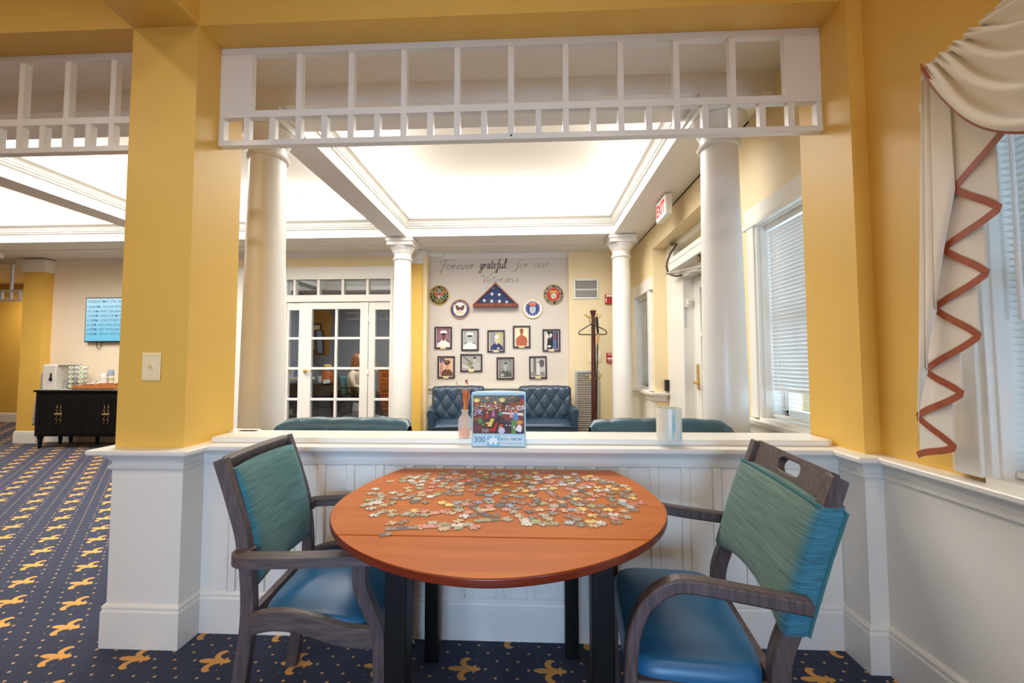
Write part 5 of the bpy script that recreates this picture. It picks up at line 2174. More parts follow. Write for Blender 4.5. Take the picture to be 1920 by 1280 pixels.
def inset(k):
    g = (A_ + B_ + C_) / 3
    return [g + (p - g) * k for p in (A_, B_, C_)]


I_ = inset(.86)
for (p, q, pi_, qi) in ((A_, C_, I_[0], I_[2]), (C_, B_, I_[2], I_[1]), (B_, A_, I_[1], I_[0])):
    m = MB(); m.prism([(p.x, p.z), (q.x, q.z), (qi.x, qi.z), (pi_.x, pi_.z)], (0, yf_, 0), (1, 0, 0), (0, 0, 1), (0, YP - yf_, 0)); m.build('frame_side', CHERRY, t, bevel=.002, fixn=True)
m = MB(); m.box(A_.x - .004, (A_.x + B_.x) / 2 - .002, yf_ - .012, YP, A_.z - .042, A_.z + .002); m.box((A_.x + B_.x) / 2 + .002, B_.x + .004, yf_ - .012, YP, A_.z - .042, A_.z + .002); m.build('base', CHERRY, t, bevel=.003)
m = MB(); m.prism([(p.x, p.z) for p in I_], (0, yf_ + .022, 0), (1, 0, 0), (0, 0, 1), (0, .04, 0)); m.build('flag', mat('navy_flag_cloth', (52, 66, 104), .8, bump=.3, bscale=120, var=.1, vscale=20), t, fixn=True)
p = Print((0, yf_ + .0215, 0), (1, 0, 0), (0, 0, 1), (0, -1, 0), None)
for (sx_, sy_, rr_) in ((922.4, 551, 4), (936, 552.3, 4), (908, 563, 4), (922, 564.3, 4), (936.5, 564.7, 4), (950, 566, 3.4), (924.5, 540, 1.6)):
    q = aY(sx_, sy_, yf_ + .02)
    p.star((240, 238, 232), q.x, q.z, rr_ * YP / F, .1 * (sx_ % 3 - 1))
p.build('stars', t)
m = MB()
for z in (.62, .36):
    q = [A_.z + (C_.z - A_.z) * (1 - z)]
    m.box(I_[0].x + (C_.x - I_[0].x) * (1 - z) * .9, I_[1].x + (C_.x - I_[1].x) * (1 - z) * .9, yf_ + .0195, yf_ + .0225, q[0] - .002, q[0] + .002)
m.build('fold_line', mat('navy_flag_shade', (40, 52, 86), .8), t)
m = MB(); m.prism([(p.x, p.z) for p in inset(.87)], (0, yf_ + .010, 0), (1, 0, 0), (0, 0, 1), (0, .003, 0)); m.build('glass', PGLASS, t, fixn=True)


# ---- framed portraits
def bust(p, bg, coat, skin, hat=None, hair=None, extra=None, s=1.0, cx=.5, cy=.56):
    s *= 1.14
    p.rect(bg, 0, 0, 1, 1)
    p.ell(tuple(min(255, v + 16) for v in bg), .5, .6, .42, .40)
    if extra:
        extra(p)
    p.poly(coat, [(cx - .42 * s, 0), (cx + .42 * s, 0), (cx + .40 * s, cy - .32 * s), (cx + .22 * s, cy - .20 * s), (cx + .08 * s, cy - .14 * s), (cx - .08 * s, cy - .14 * s), (cx - .22 * s, cy - .20 * s), (cx - .40 * s, cy - .32 * s)])
    p.poly(skin, [(cx - .07 * s, cy - .20 * s), (cx + .07 * s, cy - .20 * s), (cx + .07 * s, cy + .02), (cx - .07 * s, cy + .02)])
    if hair:
        p.ell(hair, cx, cy + .09 * s, .155 * s, .14 * s)
    p.ell(skin, cx, cy + .03 * s, .135 * s, .15 * s)
    dk = tuple(int(v * .55) for v in skin)
    for k in (-1, 1):
        p.ell(dk, cx + k * .05 * s, cy + .055 * s, .020 * s, .010 * s, 8)
    p.ell(dk, cx + .005, cy + .015 * s, .012 * s, .025 * s, 8)
    p.ell(dk, cx, cy - .050 * s, .05 * s, .012 * s, 10)
    if hat == 'officer':
        p.ell((244, 242, 236), cx, cy + .22 * s, .235 * s, .085 * s); p.poly((28, 26, 26), [(cx - .15 * s, cy + .12 * s), (cx + .15 * s, cy + .12 * s), (cx + .16 * s, cy + .17 * s), (cx - .16 * s, cy + .17 * s)]); p.ell((24, 22, 22), cx, cy + .115 * s, .15 * s, .032 * s); p.ell(GOLD, cx, cy + .20 * s, .04 * s, .035 * s)
    elif hat == 'sailor':
        p.ell((244, 242, 236), cx, cy + .16 * s, .15 * s, .06 * s); p.ell((230, 226, 214), cx, cy + .20 * s, .11 * s, .05 * s)
    elif hat == 'peaked':
        p.ell((88, 58, 40), cx, cy + .22 * s, .25 * s, .09 * s); p.poly((70, 44, 32), [(cx - .16 * s, cy + .10 * s), (cx + .16 * s, cy + .10 * s), (cx + .17 * s, cy + .18 * s), (cx - .17 * s, cy + .18 * s)]); p.ell((50, 32, 26), cx, cy + .105 * s, .17 * s, .035 * s); p.ell(GOLD, cx, cy + .22 * s, .035 * s, .035 * s)
    elif hat == 'cap':
        p.poly((70, 72, 70), [(cx - .12 * s, cy + .13 * s), (cx + .13 * s, cy + .15 * s), (cx + .05 * s, cy + .28 * s)])


def epaulettes(c):
    def f(p):
        pass
    return f


def buttons(p, c, cx=.5, n=3):
    for k in range(n):
        p.ell(c, cx, .30 - .11 * k, .014, .012, 8)


def portrait(label, x0, y0, x1, y1, plate, draw, tilt=0):
    a, b = wp(790 + x0 * .15104, 590 + y1 * .15104), wp(790 + x1 * .15104, 590 + y0 * .15104)
    t = thing('portrait_frame', label, 'framed photo', ((a.x + b.x) / 2, YP, a.z), 'framed portraits of veterans')
    fw = .024
    d = .022
    for nm, q in (('frame_side', (a.x, a.x + fw, a.z, b.z)), ('frame_side', (b.x - fw, b.x, a.z, b.z)), ('frame_rail', (a.x + fw, b.x - fw, a.z, a.z + fw)), ('frame_rail', (a.x + fw, b.x - fw, b.z - fw, b.z))):
        m = MB(); m.box(q[0], q[1], YP - d, YP, q[2], q[3]); m.build(nm, FRAMEW, t, bevel=.003)
    m = MB(); m.box(a.x + fw * .9, b.x - fw * .9, YP - .008, YP - .003, a.z + fw * .9, b.z - fw * .9); m.build('mount', flat((232, 226, 214)), t)
    mg = fw + .008
    p = Print((a.x + mg, YP - .0082, a.z + mg), (b.x - a.x - 2 * mg, 0, 0), (0, 0, b.z - a.z - 2 * mg), (0, -1, 0), None)
    draw(p)
    p.build('photo_print', t)
    if plate:
        m = MB(); m.box((a.x + b.x) / 2 - .040, (a.x + b.x) / 2 + .040, YP - d - .003, YP - d + .002, a.z + .000, a.z + .026); m.build('name_plate', flat((230, 206, 140)), t, bevel=.001)
    m = MB(); m.box(a.x + fw * .9, b.x - fw * .9, YP - .0125, YP - .0115, a.z + fw * .9, b.z - fw * .9); m.build('glass', PGLASS, t)
    if tilt:
        t.rotation_euler = (0, R(tilt), 0)
    return t


def d1(p):
    bust(p, (140, 96, 108), (238, 234, 228), (126, 78, 56), 'officer', cx=.52); buttons(p, GOLD, .52)
    for k in (-1, 1): p.poly((30, 28, 34), [(.52 + k * .18, .38), (.52 + k * .38, .28), (.52 + k * .36, .24), (.52 + k * .18, .34)][::k])


def d2(p):
    bust(p, (164, 164, 160), (236, 236, 232), (196, 192, 186), 'officer', cx=.48); buttons(p, (150, 150, 150), .48)
    for k in (-1, 1): p.poly((40, 40, 40), [(.48 + k * .18, .38), (.48 + k * .38, .28), (.48 + k * .36, .24), (.48 + k * .18, .34)][::k])


def d3(p):
    bust(p, (176, 168, 116), (44, 54, 104), (222, 206, 160), 'sailor', cx=.55, extra=lambda q: (q.rect((150, 148, 160), .1, 0, .45, 1), q.rect((196, 186, 130), .7, .1, .85, 1)))
    p.poly((200, 190, 160), [(.45, .42), (.55, .28), (.65, .42), (.62, .42), (.55, .33), (.48, .42)]); p.ell((222, 206, 160), .66, .10, .10, .05)


def d4(p):
    bust(p, (232, 214, 176), (184, 96, 60), (178, 96, 64), None, (90, 50, 40), s=.86, cx=.5, cy=.74)
    for k in (-1, 1): p.poly((174, 90, 56), [(.5 + k * .26, .50), (.5 + k * .46, .26), (.5 + k * .30, .06), (.5 + k * .26, .12), (.5 + k * .36, .26), (.5 + k * .22, .40)][::k])


def d5(p):
    p.rect((216, 210, 202), 0, 0, 1, 1); p.poly((20, 20, 24), [(.1, 1), (1, 1), (1, .0), (.62, 0), (.5, .5), (.3, .8)]); p.rect((90, 104, 150), .62, .0, .90, 1); p.rect((120, 70, 90), .66, .55, .88, .9)
    p.poly((24, 24, 28), [(.15, 0), (.58, 0), (.58, .58), (.46, .66), (.34, .66), (.22, .58)]); p.ell((30, 26, 26), .40, .86, .15, .10); p.ell((236, 214, 196), .46, .78, .10, .11); p.ell((236, 226, 214), .34, .16, .13, .06); p.poly((236, 232, 226), [(.40, .64), (.46, .64), (.43, .54)]); p.ell((60, 40, 36), .49, .80, .012, .01, 8)


def d6(p):
    p.rect((226, 184, 146), 0, 0, 1, 1)

    def fl(q):
        q.rect((226, 180, 140), 0, 0, 1, 1); q.poly((54, 56, 96), [(0, .72), (.38, .86), (.34, 1), (0, 1)])
        for k in range(4): q.poly((176, 60, 50) if k % 2 == 0 else (226, 206, 190), [(.0 + .07 * k, .1), (.07 + .07 * k, .1), (.16 + .06 * k, .76 + .02 * k), (.09 + .06 * k, .74 + .02 * k)])
        for a, b in ((.08, .9), (.2, .92), (.12, .82), (.26, .86)): q.star((236, 226, 210), a, b, .03)
    bust(p, (226, 184, 146), (104, 66, 48), (222, 158, 122), 'peaked', extra=fl, cx=.56, s=.95)
    p.poly((196, 170, 140), [(.50, .42), (.56, .24), (.62, .42)]); p.poly((70, 46, 36), [(.54, .38), (.58, .38), (.57, .2), (.55, .2)])


def d7(p):
    p.rect((168, 164, 150), 0, 0, 1, 1)
    p.poly((120, 116, 104), [(.02, .9), (.12, .95), (.62, .45), (.55, .36)]); p.poly((206, 202, 190), [(0, .45), (.5, .05), (.56, .0), (0, 0)]); p.ell((140, 130, 90), .42, .42, .12, .12); p.poly((96, 90, 84), [(0, .12), (.4, .02), (.4, 0), (0, .06)])
    p.poly((186, 182, 170), [(.48, 0), (1, 0), (1, .35), (.86, .58), (.64, .58), (.50, .2)]); p.ell((206, 198, 186), .70, .76, .09, .15); p.ell((60, 56, 54), .69, .86, .095, .09); p.ell((110, 100, 70), .55, .14, .08, .1)


def d8(p):
    bust(p, (128, 128, 122), (84, 84, 80), (186, 182, 176), 'cap', cx=.5); p.rect((96, 96, 92), .12, .22, .95, .27); p.ell((176, 172, 166), .26, .12, .17, .09); p.poly((170, 168, 160), [(.45, .42), (.5, .30), (.55, .42)])


def d9(p):
    p.rect((196, 192, 186), 0, 0, 1, 1); p.rect((110, 106, 102), .16, .25, .36, 1); p.ell((90, 88, 84), .78, .72, .20, .22); p.ell((150, 146, 140), .62, .62, .08, .08); p.rect((140, 136, 128), 0, 0, 1, .24)
    p.poly((220, 216, 206), [(.38, .10), (.62, .10), (.60, .72), (.44, .74)]); p.ell((170, 160, 150), .50, .80, .06, .065); p.ell((206, 202, 196), .50, .86, .07, .03); p.poly((230, 226, 220), [(.52, .3), (.62, .3), (.66, .05), (.58, .05)])


portrait('framed portrait of a smiling officer in white, mauve background, leftmost of the upper row', 165, 148, 382, 424, 1, d1)
portrait('framed grey portrait of an officer in a white peaked cap, no name plate', 497, 173, 714, 447, 0, d2)
portrait('framed portrait of a sailor in a blue jumper and white cap', 820, 190, 1037, 465, 1, d3)
portrait('framed faded orange photo of a man with hands on hips', 1137, 135, 1353, 411, 1, d4)
portrait('framed photo of a man in dark dress uniform beside a blue strip', 1505, 178, 1723, 454, 1, d5)
portrait('framed portrait of a soldier in a brown cap before a flag', 203, 512, 418, 787, 1, d6)
portrait('wide framed photo of an airman beside a propeller', 485, 485, 758, 706, 1, d7)
portrait('framed grey portrait of a seated soldier in a side cap', 935, 525, 1152, 801, 0, d8)
portrait('framed grey outdoor photo of a standing figure in pale clothes', 1340, 512, 1558, 790, 1, d9, -.6)

# ================================================================ RIGHT END WALL: vents, alarms, coat stand
YQ = YR - .001


def wr(px, py):
    return aY(px, py, YQ)


a, b = wr(1075.5, 560.5), wr(1122, 522.5)
t = thing('air_vent', 'square white ceiling-height air grille beside the portraits', 'vent', ((a.x + b.x) / 2, YQ, a.z))
m = MB(); m.box(a.x + .01, b.x - .01, YQ - .002, YQ, a.z + .01, b.z - .01); m.build('backing', DARKGAP, t)
for q in ((a.x, a.x + .028, a.z, b.z), (b.x - .028, b.x, a.z, b.z), (a.x + .028, b.x - .028, a.z, a.z + .028), (a.x + .028, b.x - .028, b.z - .028, b.z)):
    m = MB(); m.box(q[0], q[1], YQ - .012, YQ, q[2], q[3]); m.build('frame', WHITE, t, bevel=.002)
for k in range(1, 15):
    x = a.x + .028 + (b.x - a.x - .056) * k / 15
    m = MB(); m.box(x - .0022, x + .0022, YQ - .008, YQ - .004, a.z + .02, b.z - .02); m.build('slat', WHITE, t)
for k in range(1, 11):
    z = a.z + .028 + (b.z - a.z - .056) * k / 11
    m = MB(); m.box(a.x + .02, b.x - .02, YQ - .006, YQ - .002, z - .0022 * (1 if k != 5 else 4), z + .0022 * (1 if k != 5 else 4)); m.build('slat', WHITE, t)
a, b = wr(1079, 830), wr(1123, 694.5)
a.z = .06
t = thing('wall_louvre', 'tall grey metal louvre grille low on the wall behind the coat stand', 'louvre', ((a.x + b.x) / 2, YQ, a.z))
for q in ((a.x, a.x + .035, a.z, b.z), (b.x - .035, b.x, a.z, b.z), (a.x + .035, b.x - .035, b.z - .035, b.z), (a.x + .035, b.x - .035, a.z, a.z + .035)):
    m = MB(); m.box(q[0], q[1], YQ - .02, YQ, q[2], q[3]); m.build('frame', STEEL, t, bevel=.002)
m = MB(); m.box(a.x + .03, b.x - .03, YQ - .003, YQ, a.z + .03, b.z - .03); m.build('backing', mat('louvre_shadow', (92, 78, 62), .8), t)
zq = a.z + .055
me = None
while zq < b.z - .05:
    m = MB(); m.prism([(0, 0), (.016, .010), (.016, .0125), (0, .003)], (a.x + .034, YQ - .018, zq), (0, 1, 0), (0, 0, 1), (b.x - a.x - .068, 0, 0))
    if me is None:
        o = m.build('slat', mat('louvre_slat_paint', (206, 196, 180), .35), t, fixn=True)
        me, z_first = o.data, zq
    else:
        o = bpy.data.objects.new('slat', me); COL.objects.link(o); o.parent = t; o.location = (0, 0, zq - z_first)
    zq += .0255
REDP = mat('fire_alarm_red', (186, 36, 34), .4)
a, b = wr(1134, 570), wr(1151, 551.5)
t = thing('alarm_strobe', 'red fire alarm strobe on the wall beside the air grille', 'fire alarm', ((a.x + b.x) / 2, YQ, a.z))
m = MB(); m.box(a.x, b.x, YQ - .035, YQ, a.z, b.z); m.build('body', REDP, t, bevel=.004)
m = MB(); m.box(a.x + .015, b.x - .015, YQ - .05, YQ - .03, b.z - .045, b.z - .008); m.build('strobe_lens', mat('strobe_lens', (236, 226, 214), .2), t, bevel=.004)
m = MB(); m.box(a.x + .006, a.x + .02, YQ - .037, YQ - .034, a.z + .02, b.z - .06); m.build('speaker_slot', WHITE, t)
a, b = wr(1137, 680), wr(1150, 661.5)
t = thing('alarm_pull_station', 'red fire alarm pull station with white lettering below the strobe', 'fire alarm', ((a.x + b.x) / 2, YQ, a.z))
m = MB(); m.box(a.x, b.x, YQ - .03, YQ, a.z, b.z); m.build('body', REDP, t, bevel=.004)
m = MB(); m.box(a.x + .012, b.x - .012, YQ - .042, YQ - .028, a.z + .045, a.z + .075); m.build('pull_handle', WHITE, t, bevel=.003)
p = Print((a.x, YQ - .0305, a.z), (b.x - a.x, 0, 0), (0, 0, b.z - a.z), (0, -1, 0), None)
p.text((240, 236, 230), 'FIRE', .5, .78, .03, width=(b.x - a.x) * .6, bold=.02); p.text((240, 236, 230), 'PULL', .5, .14, .026, width=(b.x - a.x) * .5, bold=.02)
p.build('lettering', t)
a, b = wr(1103.5, 679), wr(1127, 658)
t = thing('wall_switch_plate', 'beige double switch plate on the wall half hidden by the coat stand', 'switch plate', ((a.x + b.x) / 2, YQ, a.z))
m = MB(); m.box(a.x, b.x, YQ - .008, YQ, a.z, b.z); m.build('plate', IVORY, t, bevel=.003)
for k in (.3, .7):
    x = a.x + (b.x - a.x) * k
    m = MB(); m.box(x - .022, x + .022, YQ - .014, YQ - .006, a.z + .03, b.z - .03); m.build('rocker', WHITE, t, bevel=.002)

# coat stand
yc = 5.72
top = aY(1112, 583, yc)
cx = top.x
t = thing('coat_stand', 'dark mahogany coat stand with brass hooks beside the wall louvre', 'coat stand', (cx, yc, 0))
zz = lambda py: aY(1112, py, yc).z
m = MB(); m.lathe([(.020, .06), (.036, .10), (.040, .4), (.036, 1.0), (.026, zz(600)), (.022, zz(594)), (.030, zz(590)), (.042, zz(584)), (.043, zz(582.5)), (.030, zz(581.5))], (cx, yc, 0), 20); m.build('pole', MAHOG, t, smooth=True, ang=40)
for k in range(4):
    a = k * math.pi / 2 + .5
    m = MB(); m.bar([(cx + .02 * math.cos(a), yc + .02 * math.sin(a), .16), (cx + .12 * math.cos(a), yc + .12 * math.sin(a), .10), (cx + .24 * math.cos(a), yc + .24 * math.sin(a), .018)], .03, .035); m.build('foot', MAHOG, t, bevel=.005)
for zc, rr_ in ((zz(594), .12), (zz(708), .115)):
    for k in range(4):
        a = k * math.pi / 2 + .35
        c, s_ = math.cos(a), math.sin(a)
        m = MB(); m.tube(curve([(cx + .03 * c, yc + .03 * s_, zc), (cx + .07 * c, yc + .07 * s_, zc - .012), (cx + .10 * c, yc + .10 * s_, zc + .005), (cx + rr_ * c, yc + rr_ * s_, zc + .03)], 4), .0065, 8); m.ball((cx + rr_ * c, yc + rr_ * s_, zc + .03), .010, 8, 6); m.build('hook', BRASS, t, smooth=True)
m = MB()
zh = zz(612)
m.tube(curve([(cx - .06, yc - .06, zz(598)), (cx - .055, yc - .07, zz(604)), (cx - .045, yc - .07, zz(607)), (cx - .05, yc - .07, zz(609))], 4), .004, 6)
m.tube(curve([(cx - .05, yc - .07, zz(609)), (cx - .12, yc - .07, zz(615)), (cx - .19, yc - .07, zz(621)), (cx - .205, yc - .07, zz(626)), (cx - .16, yc - .07, zz(627.5)), (cx + .12, yc - .07, zz(627.5)), (cx + .165, yc - .07, zz(626)), (cx + .15, yc - .07, zz(620)), (cx + .05, yc - .07, zz(613)), (cx - .05, yc - .07, zz(609))], 4), .007, 8)
m.build('coat_hanger', BLACKM, label='black plastic coat hanger on the coat stand', cat='hanger', smooth=True)
q = lambda px, py: aY(px, py, yc - .10)
t = thing('walking_pole', 'walking pole with tan grip hanging from the coat stand', 'walking stick', q(1120, 770))
m = MB(); m.tube([q(1121, 626), q(1121.5, 631), q(1120.5, 645)], [.014, .016, .013], 10); m.build('grip', mat('cork_grip', (190, 140, 86), .8), t, smooth=True)
m = MB(); m.tube([q(1120.5, 645), q(1119.5, 700), q(1119, 770)], [.008, .007, .005], 8); m.build('shaft', BLACKM, t, smooth=True)
for y0_, y1_ in ((648, 664), (676, 690)):
    m = MB(); m.tube([q(1120.3, y0_), q(1119.6, y1_)], .0095, 8); m.build('sleeve', mat('grey_sleeve', (170, 160, 150) if y0_ > 660 else (40, 38, 38), .5), t)
m = MB(); m.tube(curve([q(1121, 627), q(1119, 612), q(1117.5, 598), q(1119.5, 596), q(1121, 612), q(1121.5, 627)], 4), .011, 8, flat=(1, .35)); m.build('strap', BLACKM, t, smooth=True)
# ================================================================ RIGHT SIDE HARDWARE
# EXIT sign hung below the soffit, its lit face towards the lounge
xe0 = 1.30
n0, f0_ = aX(1248.5, 380, xe0).y, aX(1230.5, 398, xe0).y
ztop, zbot = ZS - .012, aX(1248.5, 401, xe0).z
LIT = mat('exit_sign_face', (250, 236, 226), .4, emit=.35)
t = thing('exit_sign', 'white exit sign with red letters hung under the soffit', 'exit sign', (xe0 + .03, (n0 + f0_) / 2, zbot))
m = MB(); m.box(xe0, xe0 + .06, n0, f0_, zbot, ztop); m.build('housing', WHITE, t, bevel=.004)
m = MB(); m.box(xe0 - .004, xe0, n0 + .012, f0_ - .012, zbot + .012, ztop - .012); m.build('face', LIT, t)
m = MB(); text(m, 'EXIT', (xe0 - .0055, (n0 + f0_) / 2, zbot + .045), (0, -1, 0), (0, 0, 1), (ztop - zbot) * .82, 'c', width=(f0_ - n0) * .80, bold=.03)
m.build('letters', mat('exit_red', (216, 36, 44), .5, emit=.5), t)
m = MB(); m.box(xe0 + .012, xe0 + .048, (n0 + f0_) / 2 - .05, (n0 + f0_) / 2 + .05, ztop - .002, ZS); m.build('canopy', WHITE, t)

# automatic door opener over the entrance door
t = thing('door_opener', 'long white automatic door opener with arm over the entrance door', 'door opener', (XD - .05, 3.9, 2.2))
m = MB(); m.box(XD - .10, XD - .002, 3.32, 4.60, 2.205, 2.345); m.build('housing', WHITE, t, bevel=.006)
m = MB(); m.box(XD - .102, XD - .099, 3.32, 4.60, 2.285, 2.290); m.build('seam', STEEL, t)
pa, pb, pc_ = aX(1318, 499, XD - .12), aX(1250, 512, 1.50), aX(1316, 507, XD - .02)
m = MB(); m.bar([pa, pb], .03, .014); m.bar([pb + Vector((0, 0, -.014)), pc_], .022, .010); m.build('arm', STEEL, t, bevel=.002)
m = MB(); m.lathe([(.03, 0), (.03, .05)], (XD - .05, aX(1314, 495, XD - .05).y, 2.15), 16); m.build('spindle', mat('bronze', (120, 100, 70), .4, metal=1), t)
m = MB(); m.tube(curve([(XD - .01, 4.82, aX(1276, 445, XD).z), aX(1268, 458, XD - .03), aX(1256, 477, XD - .06), aX(1250, 496, XD - .10), aX(1254, 512, XD - .08), aX(1266, 517, XD - .05), aX(1277, 516, XD - .02)], 5), .011, 8)
m.build('armored_cable', mat('cable_bronze', (86, 72, 62), .4, metal=.4), label='dark armoured cable looping down beside the door opener', cat='cable', smooth=True)
# small wall devices by the door
c = aX(1253, 722, XD)
m = MB(); m.box(XD - .045, XD, c.y - .05, c.y + .05, c.z - .065, c.z + .065); t = thing('card_reader', 'black card reader box on the white door post', 'card reader', (XD, c.y, c.z - .065)); m.build('body', BLACKM, t, bevel=.006)
m = MB(); m.box(XD - .05, XD - .02, c.y + .05, c.y + .06, c.z - .06, c.z + .06); m.build('bracket', STEEL, t)
c = aX(1291, 566, XD + .06)
t = thing('door_sensor', 'small white door sensor box on the inner door jamb', 'sensor', (XD + .06, 4.515, c.z))
m = MB(); m.box(XD + .05, XD + .10, 4.495, 4.519, c.z - .03, c.z + .03); m.build('body', WHITE, t, bevel=.004)
m = MB(); m.lathe([(.009, 0), (.009, .004)], (XD + .075, 4.495, c.z), 10, axis=(0, -1, 0)); m.build('lens', STEEL, t)
t = thing('door_latch_plate', 'small metal latch bracket on the inner door jamb below the sensor', 'latch', (XD + .05, 4.51, 1.75))
m = MB(); m.box(XD + .03, XD + .035, 4.512, 4.518, 1.58, 1.80); m.box(XD + .015, XD + .06, 4.512, 4.518, 1.785, 1.80); m.build('bracket', STEEL, t)
# dark seam between the lounge soffit and the right wall, gaps above the capitals
m = MB(); m.box(XR - .006, XR + .004, 2.8, 5.9, ZS - .010, ZS - .001)
struct('trim_soffit_seam', m, mat('seam_brown', (66, 44, 26), .9))

# ================================================================ LEFT SIDE: screen, cabinet and refreshments
YW = YT - .001
a, b = aY(157.5, 641.5, YT - .06), aY(226, 557.5, YT - .06)
tx0, tz0, tz1 = a.x, a.z, b.z
th = tz1 - tz0
tw = th * 1.72
t = thing('wall_screen', 'wall-mounted screen listing activities in blue letters above the black cabinet', 'television', (tx0 + tw / 2, YT, tz0))
m = MB(); m.box(tx0, tx0 + tw, YT - .06, YT - .03, tz0, tz1); m.build('housing', BLACKM, t, bevel=.004)
m = MB(); m.box(tx0 + .3, tx0 + .7, YT - .03, YT, tz0 + .2, tz0 + .4); m.build('wall_bracket', BLACKM, t)
ym = YT - .0605
m = MB(); m.add([(tx0 + .012, ym, tz0 + .018), (tx0 + tw - .012, ym, tz0 + .018), (tx0 + tw - .012, ym, tz1 - .012), (tx0 + .012, ym, tz1 - .012)], [(0, 1, 2, 3)])
sm = bpy.data.materials.new('screen_image')
sm.use_nodes = True
nt = sm.node_tree
b_ = nt.nodes['Principled BSDF']
tcn, grd, rmp = nt.nodes.new('ShaderNodeTexCoord'), nt.nodes.new('ShaderNodeSeparateXYZ'), nt.nodes.new('ShaderNodeValToRGB')
nt.links.new(tcn.outputs['Generated'], grd.inputs[0])
nt.links.new(grd.outputs[2], rmp.inputs[0])
rmp.color_ramp.elements[0].color = lin((120, 200, 228))
rmp.color_ramp.elements[1].color = lin((196, 232, 244))
nt.links.new(rmp.outputs[0], b_.inputs['Emission Color'])
b_.inputs['Base Color'].default_value = (0, 0, 0, 1)
b_.inputs['Emission Strength'].default_value = .85
b_.inputs['Roughness'].default_value = .15
m.build('picture', sm, t)
S_BLUE = mat('screen_letters', (24, 84, 128), .5, emit=.5)
lines = ['TUESDAY MAY 5TH, 202', '•10:45AM- TAI CHI WITH LE', '•10:15AM- WHO CAN BEAT', '•12:30PM- CINCO DE MAYO', '•1:30PM- LOVE STORY EP. 5', '•3:15PM- POPCORN SOCIAL', '•3:30PM- ART WITH IAN-C', '•5:45PM- TRIVIA WITH DEB']
ys_ = [567.5, 577, 585.5, 594, 602.5, 611, 619.5, 628]
for k, (ln, py) in enumerate(zip(lines, ys_)):
    z = aY(190, py, ym).z
    m = MB()
    text(m, ln, (tx0 + .028, ym - .001, z), (1, 0, 0), (0, 0, 1), .052 if k else .060, width=(.0255 if k else .0285) * len(ln), bold=.003)
    m.build('text_line', S_BLUE, t)
m = MB(); zc = tz0 - .04
m.tube(curve([(tx0 + .17, YT - .02, tz0), (tx0 + .16, YT - .02, tz0 - .05), (tx0 + .19, YT - .02, tz0 - .10), (tx0 + .23, YT - .02, tz0 - .08), (tx0 + .235, YT - .02, tz0 - .02), (tx0 + .26, YT - .02, tz0)], 5), .004, 6); m.build('cable', BLACKM, t, smooth=True)

# black cabinet with four doors
yf = 5.66
cx0 = aY(66, 775, yf).x
e_ = [aY(p, 775, yf).x for p in (66, 114.5, 160, 204)]
dw = (e_[3] - e_[1]) / 2
cx1 = e_[0] + 4 * dw + .03
zt_, zb_ = aY(100, 731, yf).z, aY(100, 818, yf).z
t = thing('cabinet', 'black four-door cabinet with brass handles under the wall screen', 'cabinet', ((cx0 + cx1) / 2, yf, 0))
m = MB(); m.box(cx0, cx1, yf, YT - .03, zb_, zt_ - .03); m.build('body', BLACKP, t, bevel=.004)
m = MB(); m.box(cx0 - .025, cx1 + .025, yf - .02, YT - .025, zt_ - .03, zt_); m.build('top', BLACKP, t, bevel=.006, seg=3)
m = MB(); m.box(cx0 + .02, cx1 - .02, yf + .02, YT - .06, zt_, zt_ + .005); m.build('runner', mat('grey_runner_cloth', (206, 204, 200), .8), t)
for k in range(4):
    x0 = cx0 + .02 + k * (cx1 - cx0 - .04) / 4 + .004
    x1 = cx0 + .02 + (k + 1) * (cx1 - cx0 - .04) / 4 - .004
    m = MB(); m.box(x0, x1, yf - .016, yf + .004, zb_ + .04, zt_ - .06); d_ = m.build('door', BLACKP, t, bevel=.003)
    q = .035
    z0, z1 = zb_ + .09, zt_ - .11
    w0, w1 = x0 + .05, x1 - .05
    pth = [(w0 + q, z0), (w1 - q, z0), (w1 - q * .8, z0 + q * .8), (w1, z0 + q), (w1, z1 - q), (w1 - q * .8, z1 - q * .8), (w1 - q, z1), (w0 + q, z1), (w0 + q * .8, z1 - q * .8), (w0, z1 - q), (w0, z0 + q), (w0 + q * .8, z0 + q * .8)]
    m = MB(); m.tube([(a, yf - .016, b) for a, b in pth], .006, 6, closed=True); m.build('panel_moulding', BLACKP, d_)
    hx = x1 - .024 if k % 2 == 0 else x0 + .024
    hz = aY(115, 776, yf).z
    m = MB()
    m.lathe([(.018, 0), (.012, .01), (.016, .025), (.008, .032)], (hx, yf - .016, hz), 12, axis=(0, -1, 0))
    for s_ in (-1, 1):
        pts = [(hx + .010 * math.sin(j * 1.3), yf - .020, hz + s_ * (.02 + j * .0115)) for j in range(9)]
        m.tube(pts, [.007, .005, .007, .005, .007, .005, .006, .004, .003], 6)
        m.ball((hx, yf - .02, hz + s_ * .125), .006, 8, 5)
    m.build('handle', mat('antique_brass', (150, 122, 80), .4, metal=.8), d_, smooth=True)
for x in (cx0 + .045, cx1 - .045):
    for y in (yf + .04, YT - .08):
        m = MB(); m.lathe([(.018, 0), (.024, .10), (.030, .115), (.022, .125), (.034, .14), (.034, zb_)], (x, y, 0), 16); m.build('leg', BLACKP, t, smooth=True, ang=40)
for x in (aY(117, 830, 6.05).x, aY(186, 832, 6.05).x):
    m = MB(); m.lathe([(.018, 0), (.03, zb_)], (x, 6.02, 0), 10); m.build('leg', BLACKP, t)
